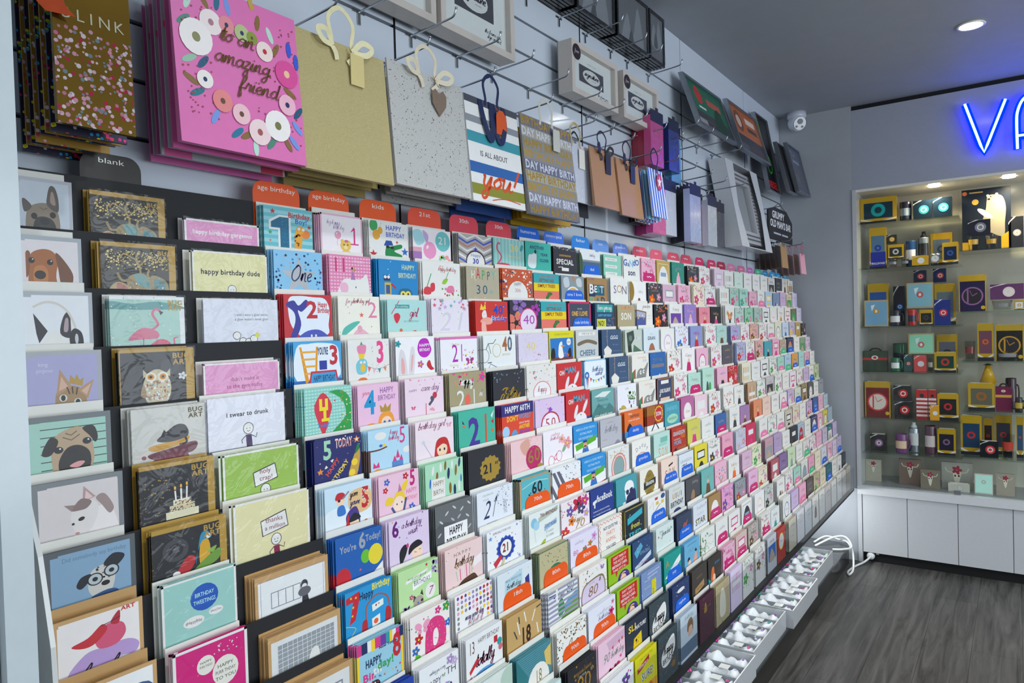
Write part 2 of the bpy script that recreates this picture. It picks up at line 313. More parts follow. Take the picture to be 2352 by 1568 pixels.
            x, y, r = F(1), F(2), F(3); L.append(([ell(x, y, r, r*1.1)], 'k', 0)); L.append(([ell(x, y, r*.88, r*.98)], 'w', 0)); L.append(([ell(x-.3*r, y, .1*r, .1*r, 0, 6), ell(x+.3*r, y, .1*r, .1*r, 0, 6)], 'k', 0))
            L.append((stroke([(x-.3*r, y+.4*r), (x, y+.55*r), (x+.3*r, y+.4*r)], r*.1), 'k', 0)); L.append(([[(x-.55*r, y+1.15*r), (x+.55*r, y+1.1*r), (x+.7*r, y+3.4*r), (x-.4*r, y+3.4*r)]], a[4], 0)); L.append((stroke([(x-.55*r, y+1.3*r), (x-1.3*r, y+2*r), (x-1.2*r, y+2.6*r)], r*.14)+stroke([(x+.55*r, y+1.3*r), (x+1.4*r, y+1.8*r), (x+1.6*r, y+1*r)], r*.14), 'k', 0))
    return L
EPS = 1.6e-5
def art(mb, dsl, w, h, y=0., x0=None, z1=None, vs=1.):
    """print a drawing on the plane y (facing -Y): x0 left edge, z1 top edge"""
    x0 = -w/2 if x0 is None else x0; z1 = h if z1 is None else z1; H = h/w/vs
    for i, (polys, c, foil) in enumerate(draw(dsl, H)):
        for p in polys:
            q = clip(p, 0, 0, 1, H)
            if len(q) > 2: mb.face([(x0+u*w, y-EPS*(i+1), z1-v*w*vs) for u, v in q], c, foil)
# unit 1 (black rack) cards: column letter, row | background | label | drawing
CARDS1 = '''D0|#b9bcc4|grey bordered card with a french bulldog puppy photograph|R .0 .06 .93 1.2 #c9d2dc;PS #8f7f6d .1,.6 .2,.48 .42,.42 .6,.46 .72,.62 .72,.95 .5,1.1 .2,1.1 .08,.9;PS #5a5048 .5,.46 .5,.3 .56,.12 .66,.14 .72,.34 .7,.56;PS #a58f84 .56,.4 .58,.22 .63,.24 .66,.44;PS #5a5048 .2,.5 .08,.38 .02,.4 .06,.6;PS #33302f .22,.82 .3,.68 .48,.66 .62,.74 .66,.95 .45,1.02 .25,1;C .24 .66 .06 .055 #1c1818;C .6 .62 .06 .055 #1c1818;E .44 .74 .09 .06 0 #181618;L #5f5246 .012 .35,.5 .42,.54 .5,.5
D1|#aab2ba|grey bordered card with a brown dachshund photograph|R 0 .07 .93 1.2 #e6dfe2;PS #a8622e .05,.5 .1,.3 .3,.22 .48,.26 .56,.42 .52,.7 .58,1.1 .3,1.2 .05,1.1;PS #74452a .52,.28 .64,.36 .82,.62 .8,.82 .7,.9 .6,.8 .56,.55;PS #8a5230 .0,.3 .08,.3 .06,.6 0,.7;C .1 .42 .055 .05 #1c1210;C .42 .44 .055 .05 #1c1210;C .12 .4 .012 .012 w;C .44 .42 .012 .012 w;PS #c07a40 .14,.55 .3,.5 .38,.62 .34,.84 .14,.84;E .24 .66 .1 .075 0 #2a1c1a;LS #5a3018 .015 .12,.84 .25,.88 .38,.84
D2|#aeb4ba|grey bordered card with a bulldog wearing headphones|R 0 .06 .93 1.2 #e9edf1;PS w .1,1.1 .14,.85 .3,.68 .5,.68 .64,.85 .68,1.1;P #26242c .02,.36 .24,.66 .1,.86 .06,.7;PS #26242c .44,.7 .5,.42 .6,.34 .62,.6 .6,.78;PS #b09aa0 .5,.66 .53,.46 .58,.46 .57,.66;LS #d9d2c8 .04 .02,.26 .2,.18 .4,.2 .58,.34 .68,.56 .7,.66;PS #17171c .6,.72 .68,.62 .8,.7 .82,.92 .7,1.0 .6,.9;E .71 .8 .03 .09 0 #c8ccd0
D3|#a9adb4|grey bordered card with a tabby kitten wearing a crown|R 0 .07 .92 1.2 #aaa8d0;T .1 .24 .06 #d0cfe6 king;T .12 .34 .06 #d0cfe6 gorgeous n.25;PS #a5835a .28,1.2 .26,.86 .3,.66 .46,.58 .66,.64 .74,.82 .68,1.2;P #b8906a .28,.74 .34,.3 .52,.6;P #d8b09a .32,.66 .36,.42 .46,.6;P #b8906a .6,.66 .86,.5 .76,.82;P #d8b09a .66,.68 .82,.56 .74,.76;P G .48,.54 .5,.4 .56,.48 .6,.4 .64,.5 .7,.46 .68,.6;L #4a3826 .02 .44,.6 .48,.72;L #4a3826 .02 .52,.6 .53,.72;L #4a3826 .02 .6,.62 .58,.74;C .38 .78 .06 .06 #d8dcd0;C .38 .78 .035 .05 k;C .6 .86 .06 .06 #d8dcd0;C .6 .86 .035 .05 k;PS #f0e4d8 .36,1.1 .4,.92 .52,.9 .58,1.1;E .47 .94 .03 .02 0 #8a4a40
D4|#6f767a|grey bordered card with a pug against a mint striped wall|R 0 .09 .92 1.3 #a3d0c0;R 0 .2 .92 .215 #3b4a48;R 0 .33 .92 .345 #3b4a48;R 0 .46 .92 .475 #3b4a48;R 0 .59 .92 .605 #3b4a48;R 0 .72 .92 .735 #3b4a48;R 0 .85 .92 .865 #3b4a48;PS #bda283 .14,.6 .2,.34 .42,.22 .6,.24 .72,.5 .72,.85 .5,1.1 .2,1.0;PS #2a2524 .14,.34 .04,.5 .02,.62 .14,.62 .24,.42;PS #2a2524 .58,.24 .74,.22 .8,.4 .76,.5 .68,.38;PS #2a2524 .24,.74 .36,.54 .54,.52 .68,.66 .66,.92 .45,1.02 .26,.94;L #5f4c3c .014 .3,.36 .42,.42 .54,.34;L #5f4c3c .014 .34,.3 .42,.34 .5,.28;C .24 .56 .065 .055 k;C .64 .46 .065 .055 k;C .26 .54 .014 .014 w;C .66 .44 .014 .014 w;E .44 .6 .07 .045 0 k;PS #e3a0a0 .38,.84 .5,.78 .6,.8 .5,.88;P k .0,1.05 .78,.92 .8,1.3 0,1.3
D5|#7d8286|grey bordered card with a white and grey kitten looking down|R 0 .08 .92 1.3 #dcd4d4;PS #efe9e7 .3,1.2 .34,.85 .5,.6 .75,.5 .88,.7 .9,1.2;PS #e6dfdc .28,.62 .36,.42 .5,.36 .64,.46 .62,.7 .46,.95 .34,.86;P #b89a96 .44,.4 .46,.14 .62,.34;P #e8c8c8 .47,.38 .49,.22 .58,.34;P #9a8480 .3,.52 .2,.4 .34,.42;PS #8a7672 .3,.5 .42,.34 .56,.4 .5,.5 .4,.52;PS #a08c88 .62,.36 .74,.32 .86,.56 .8,.66 .7,.5;E .42 .66 .045 .03 -20 #2a2020;E .36 .88 .03 .02 0 #c88a8a;E .31 .72 .02 .02 0 #3a2c2c
D6|#5a5f64|grey bordered card with a dog in glasses and a blue jumper|R .04 .07 .93 1.3 #86a8c4;T .48 .2 .065 #5f7f9a Did_somebody_say_birthday n.8;PS #cfccc6 .38,.7 .42,.46 .55,.38 .7,.42 .72,.66 .64,.86 .46,.86;PS #23262e .42,.48 .3,.5 .24,.62 .3,.68 .4,.58;PS #23262e .58,.38 .7,.24 .84,.28 .84,.36 .72,.46;D 3 14 .01 .018 #6a6a6e .44 .4 .68 .6;C .47 .58 .1 .1 k;C .47 .58 .082 .082 #b8c4c8;C .68 .5 .1 .1 k;C .68 .5 .082 .082 #b8c4c8;C .47 .58 .035 .035 k;C .68 .5 .035 .035 k;E .6 .68 .055 .04 0 #1c1a1c;PS #2d4f7c .4,1.3 .4,.9 .5,.82 .68,.8 .78,.9 .84,1.3
D7|#c9a06c|kraft edged card with a red and violet watercolour bloom|R .02 .06 .95 1.2 #efe9e6;PS #b99bd0 .1,.86 .3,.62 .5,.6 .8,.6 .94,.72 .88,.86 .7,.84 .6,1 .46,.86 .3,.92;PS #d8587a .42,.4 .56,.26 .74,.3 .78,.48 .66,.62 .46,.6;PS #c8303a .15,.44 .34,.38 .5,.24 .56,.34 .42,.5 .28,.52;PS #b82a3a .6,.26 .68,.12 .72,.12 .7,.3;LS #3a2a3a .012 .48,.26 .6,.24 .72,.2;T .82 .12 .06 r ART b;W .5 1.02 .12 k help n.6 w.02
D8|#c9a06c|kraft edged card with a dark blue painted arc|R .03 .06 .95 1.2 #eee;PS #3b5a86 .2,.6 .5,.3 .9,.3 .9,.6
B0|#b8923c|gold edged black card with three elephants, top of its column|X0
B1|#b8923c|gold edged black card with three elephants, second in its column|X0
B2|#e8ebec|sea green card with two pink flamingos|R 0 .05 .93 1.2 #a9d0c4;PS #5a9a98 0,.08 .3,.12 .6,.08 .93,.14 .93,.2 0,.2;D 3 90 .004 .012 #7fb5b0,#cfe6dc,w;LS #d8708c .035 .5,.55 .62,.45 .55,.28 .6,.2 .66,.24;PS #d8708c .22,.68 .4,.5 .6,.55 .62,.66 .4,.68;P k .64,.22 .7,.25 .66,.3;PS #d85878 .5,.78 .65,.68 .78,.74 .75,.85 .5,.85;LS #d8708c .025 .85,.8 .84,.68 .9,.66;L #b8567a .012 .42,.66 .42,.85;T .87 .13 .07 G BUG b;T .87 .22 .07 G ART b
B3|#b8923c|gold edged black card with a jewelled owl|R 0 .05 .88 1.2 #25252a;C .66 .3 .13 .13 #3b3b42;C .48 .62 .19 .3 #cdbf9e;P #cdbf9e .3,.32 .36,.4 .3,.45;P #cdbf9e .66,.32 .6,.4 .66,.45;D 8 90 .008 .018 #8aa,#b98a4a,#eee,#a66 .32 .5 .64 .8;C .4 .44 .075 .075 #e9e2cc;C .56 .44 .075 .075 #e9e2cc;C .4 .44 .045 .045 #d98a1a;C .56 .44 .045 .045 #d98a1a;C .4 .44 .02 .02 k;C .56 .44 .02 .02 k;P #8a6a2a .46,.5 .5,.5 .48,.58;PS #a58a6a .3,.55 .34,.75 .26,.72;F .83 .45 .06 #ddd #999;T .82 .16 .08 G BUG b;T .82 .26 .08 G ART b;A G .0 .012
B4|#cfcdc6|pale card with a black cat asleep on stacked cushions|D 5 60 .004 .01 #bdbbb2,#dddbd4;PS #6b3040 .2,.72 .5,.66 .85,.6 .8,.76 .35,.82;C .15 .75 .03 .03 #8a3040;PS #7a3545 .3,.8 .7,.76 .7,.9 .25,.9;PS #c8952e .22,.6 .5,.55 .75,.5 .7,.6 .3,.68;PS k .32,.52 .45,.4 .6,.3 .72,.34 .74,.5 .5,.56;P k .38,.45 .42,.36 .46,.42;LS k .03 .7,.5 .72,.6 .62,.62;T .86 .13 .07 #5a4a22 BUG b;T .86 .22 .07 #5a4a22 ART b;A #8a8a80 .0 .006
B5|#b8923c|gold edged black card with a three tier candle cake|R 0 .06 .9 1.2 #25252a;Q 7 30 .008 .02 G,#8a7a4a .05 .2 .4 .8;D 4 40 .004 .008 #667 .3 .1 .9 .6;C .5 .4 .05 .05 #3a3a40;L w .022 .46,.62 .45,.44;L w .022 .53,.62 .53,.42;L w .022 .6,.62 .61,.4;C .45 .4 .014 .03 #f2b84a;C .53 .38 .014 .03 #f2b84a;C .61 .36 .014 .03 #f2b84a;R .42 .58 .66 .66 #e6e0c0;D 2 30 .006 .012 #347,#c96,#844 .42 .6 .66 .66;R .37 .66 .71 .75 #d8cfa8;D 9 40 .006 .012 #347,#c96,#844 .37 .68 .71 .75;R .32 .75 .76 .86 #e6e0c0;T .8 .17 .08 G BUG b;T .8 .27 .08 G ART b
B6|#b8923c|gold edged black card with a blue macaw and a red parrot|R 0 .07 .9 1.2 #25252a;C .3 .36 .17 .17 #44444a;C .3 .36 .1 .1 #2a2a30;C .3 .36 .04 .04 #55555c;PS #d8a52a .68,.25 .76,.4 .74,.68 .62,.68 .62,.4;PS #2f8fb8 .64,.22 .72,.18 .78,.3 .66,.32 .58,.5 .56,.66 .6,.4;C .74 .27 .03 .04 w;PS #b8282e .3,.72 .45,.5 .56,.55 .5,.7 .36,.8;C .3 .72 .05 .04 w;PS #6f9a3c .5,.78 .7,.6 .9,.5 .88,.66 .7,.75;PS #8ab04a .72,.5 .85,.45 .8,.54;T .8 .18 .08 G BUG b;T .8 .28 .08 G ART b
B7|#9ccfc6|mint card with a blue circle reading BIRTHDAY TWEETINGS|A w 0 .03;C .55 .34 .19 .2 #1857b8;T .55 .32 .06 #cfe BIRTHDAY n.26;T .55 .43 .06 #cfe TWEETINGS n.3;C .4 .66 .14 .08 w;T .4 .68 .045 k #HappyBday n.22;C .7 .6 .1 .06 w;T .7 .61 .03 k #PartyTime n.15
B8|#d4187a|magenta card with white speech bubbles reading HAPPY PURR THDAY|A w .0 .04;C .42 .33 .12 .14 #ece8dc;T .42 .3 .035 k HAPPY;T .42 .36 .035 k PURR-THDAY n.17;C .68 .52 .18 .22 #ece8dc;T .68 .46 .05 k HAPPY;T .68 .55 .05 k PURR_THDAY n.28;T .68 .64 .05 k TO_YOU;D 3 18 .008 .012 w .5 .1 .9 .25
S0|#e59ac8|pink card reading happy birthday gorgeous|A w 0 .025;T .5 .19 .055 w happy_birthday_gorgeous b n.8;U .55 .36 .055 k
S1|#e8e2a8|pale yellow card reading happy birthday dude|T .5 .3 .065 k happy_birthday_dude b n.8;U .5 .5 .06 n;A w 0 .02
S2|#dfe2ee|white card with a glow worm drawing|T .63 .22 .035 k i_wish_i_were_a_glow_worm, n.46;T .63 .28 .035 k a_glow_worm's_never_glum n.46;C .42 .48 .055 .055 k;C .42 .48 .047 .047 w;C .5 .56 .055 .055 k;C .5 .56 .047 .047 w;C .58 .57 .055 .055 k;C .58 .57 .047 .047 w;C .65 .53 .055 .055 k;C .65 .53 .047 .047 w;C .7 .48 .035 .035 #d6cf3a
S3|#e59ac8|pink card reading didn't make it to the gym today|A w 0 .02;T .52 .24 .05 #8a2a5a didn't_make_it n.38;T .52 .33 .05 #8a2a5a to_the_gym_today n.48;C .55 .52 .05 .05 k;C .55 .52 .043 .043 w
S4|#e9e9f4|white card reading i swear to drunk|T .5 .25 .055 k i_swear_to_drunk b n.55;U .5 .42 .07 #4a3560
S5|#9fc456|green card with a figure holding a holy crap sign|A w 0 .025;U .53 .52 .07 #8a1f4a;P k .37,.28 .67,.2 .7,.4 .39,.47;P w .38,.29 .66,.215 .69,.39 .4,.46;T .53 .31 .06 #8a1f4a holy;T .54 .4 .06 #8a1f4a crap!
S6|#eae2ae|pale yellow card with a figure holding a thanks a million sign|A w 0 .025;U .53 .55 .07 #8a1f4a;P k .33,.28 .67,.2 .7,.42 .35,.48;P w .34,.29 .66,.215 .69,.41 .36,.47;T .51 .32 .06 #8a1f4a thanks;T .52 .41 .055 #8a1f4a a_million
S7|#c9a06c|kraft edged card with a line drawn window and black dress|R .04 .08 .95 1.1 #eef0f0;A #99a .07 .006;R .2 .24 .6 .44 #889;R .21 .25 .29 .43 #eef0f0;R .3 .25 .39 .43 #eef0f0;R .4 .25 .49 .43 #eef0f0;R .5 .25 .59 .43 #eef0f0;P #33353c .62,.35 .68,.35 .76,.75 .6,.75;C .65 .28 .05 .06 #33353c;C .65 .3 .035 .03 w;E .65 .37 .09 .06 0 #66686f
S8|#c9a06c|kraft edged card with a line drawn tiled bathroom|R .04 .08 .95 1.1 #e4e6e4;R .12 .14 .9 .7 #98a0a0;Gr
S9|#c9a06c|kraft edged card with a line drawn woman and window, lowest shown|R .04 .08 .95 1.1 #e4e6e4;R .4 .2 .85 .5 #889;R .42 .22 .6 .48 #e4e6e4;R .63 .22 .83 .48 #e4e6e4;C .45 .5 .07 .09 #33353c'''
ELEPH = 'R 0 .07 .9 1.2 #2a2622;LS #9a8458 .03 .5,.6 .5,.4 .45,.25 .5,.12;LS #9a8458 .02 .5,.35 .65,.2 .7,.25;LS #9a8458 .02 .5,.3 .3,.18 .25,.25;*D 4 150 .006 .015 #a8935c,#c8b06a .06 .12 .9 .42;D 6 60 .006 .01 #d8c47a .06 .12 .9 .42;PS #9a8458 .32,.62 .4,.5 .58,.5 .66,.8 .4,.85;PS #6a9a98 .42,.5 .58,.52 .62,.7 .48,.66;LS #9a8458 .035 .36,.58 .26,.6 .2,.48;PS #9a8458 .62,.6 .68,.5 .86,.6 .88,.85 .66,.85;PS #5a8a90 .7,.56 .84,.62 .82,.76 .7,.72;LS #9a8458 .03 .64,.58 .6,.5 .62,.42;PS #b09a6a .1,.72 .22,.62 .36,.72 .38,.9 .1,.9;PS #b06a5a .2,.64 .32,.7 .3,.8 .2,.76;D 12 50 .006 .012 #eee,#c96,#7aa .35 .52 .86 .85;T .85 .17 .07 G BUG b;T .85 .26 .07 G ART b'
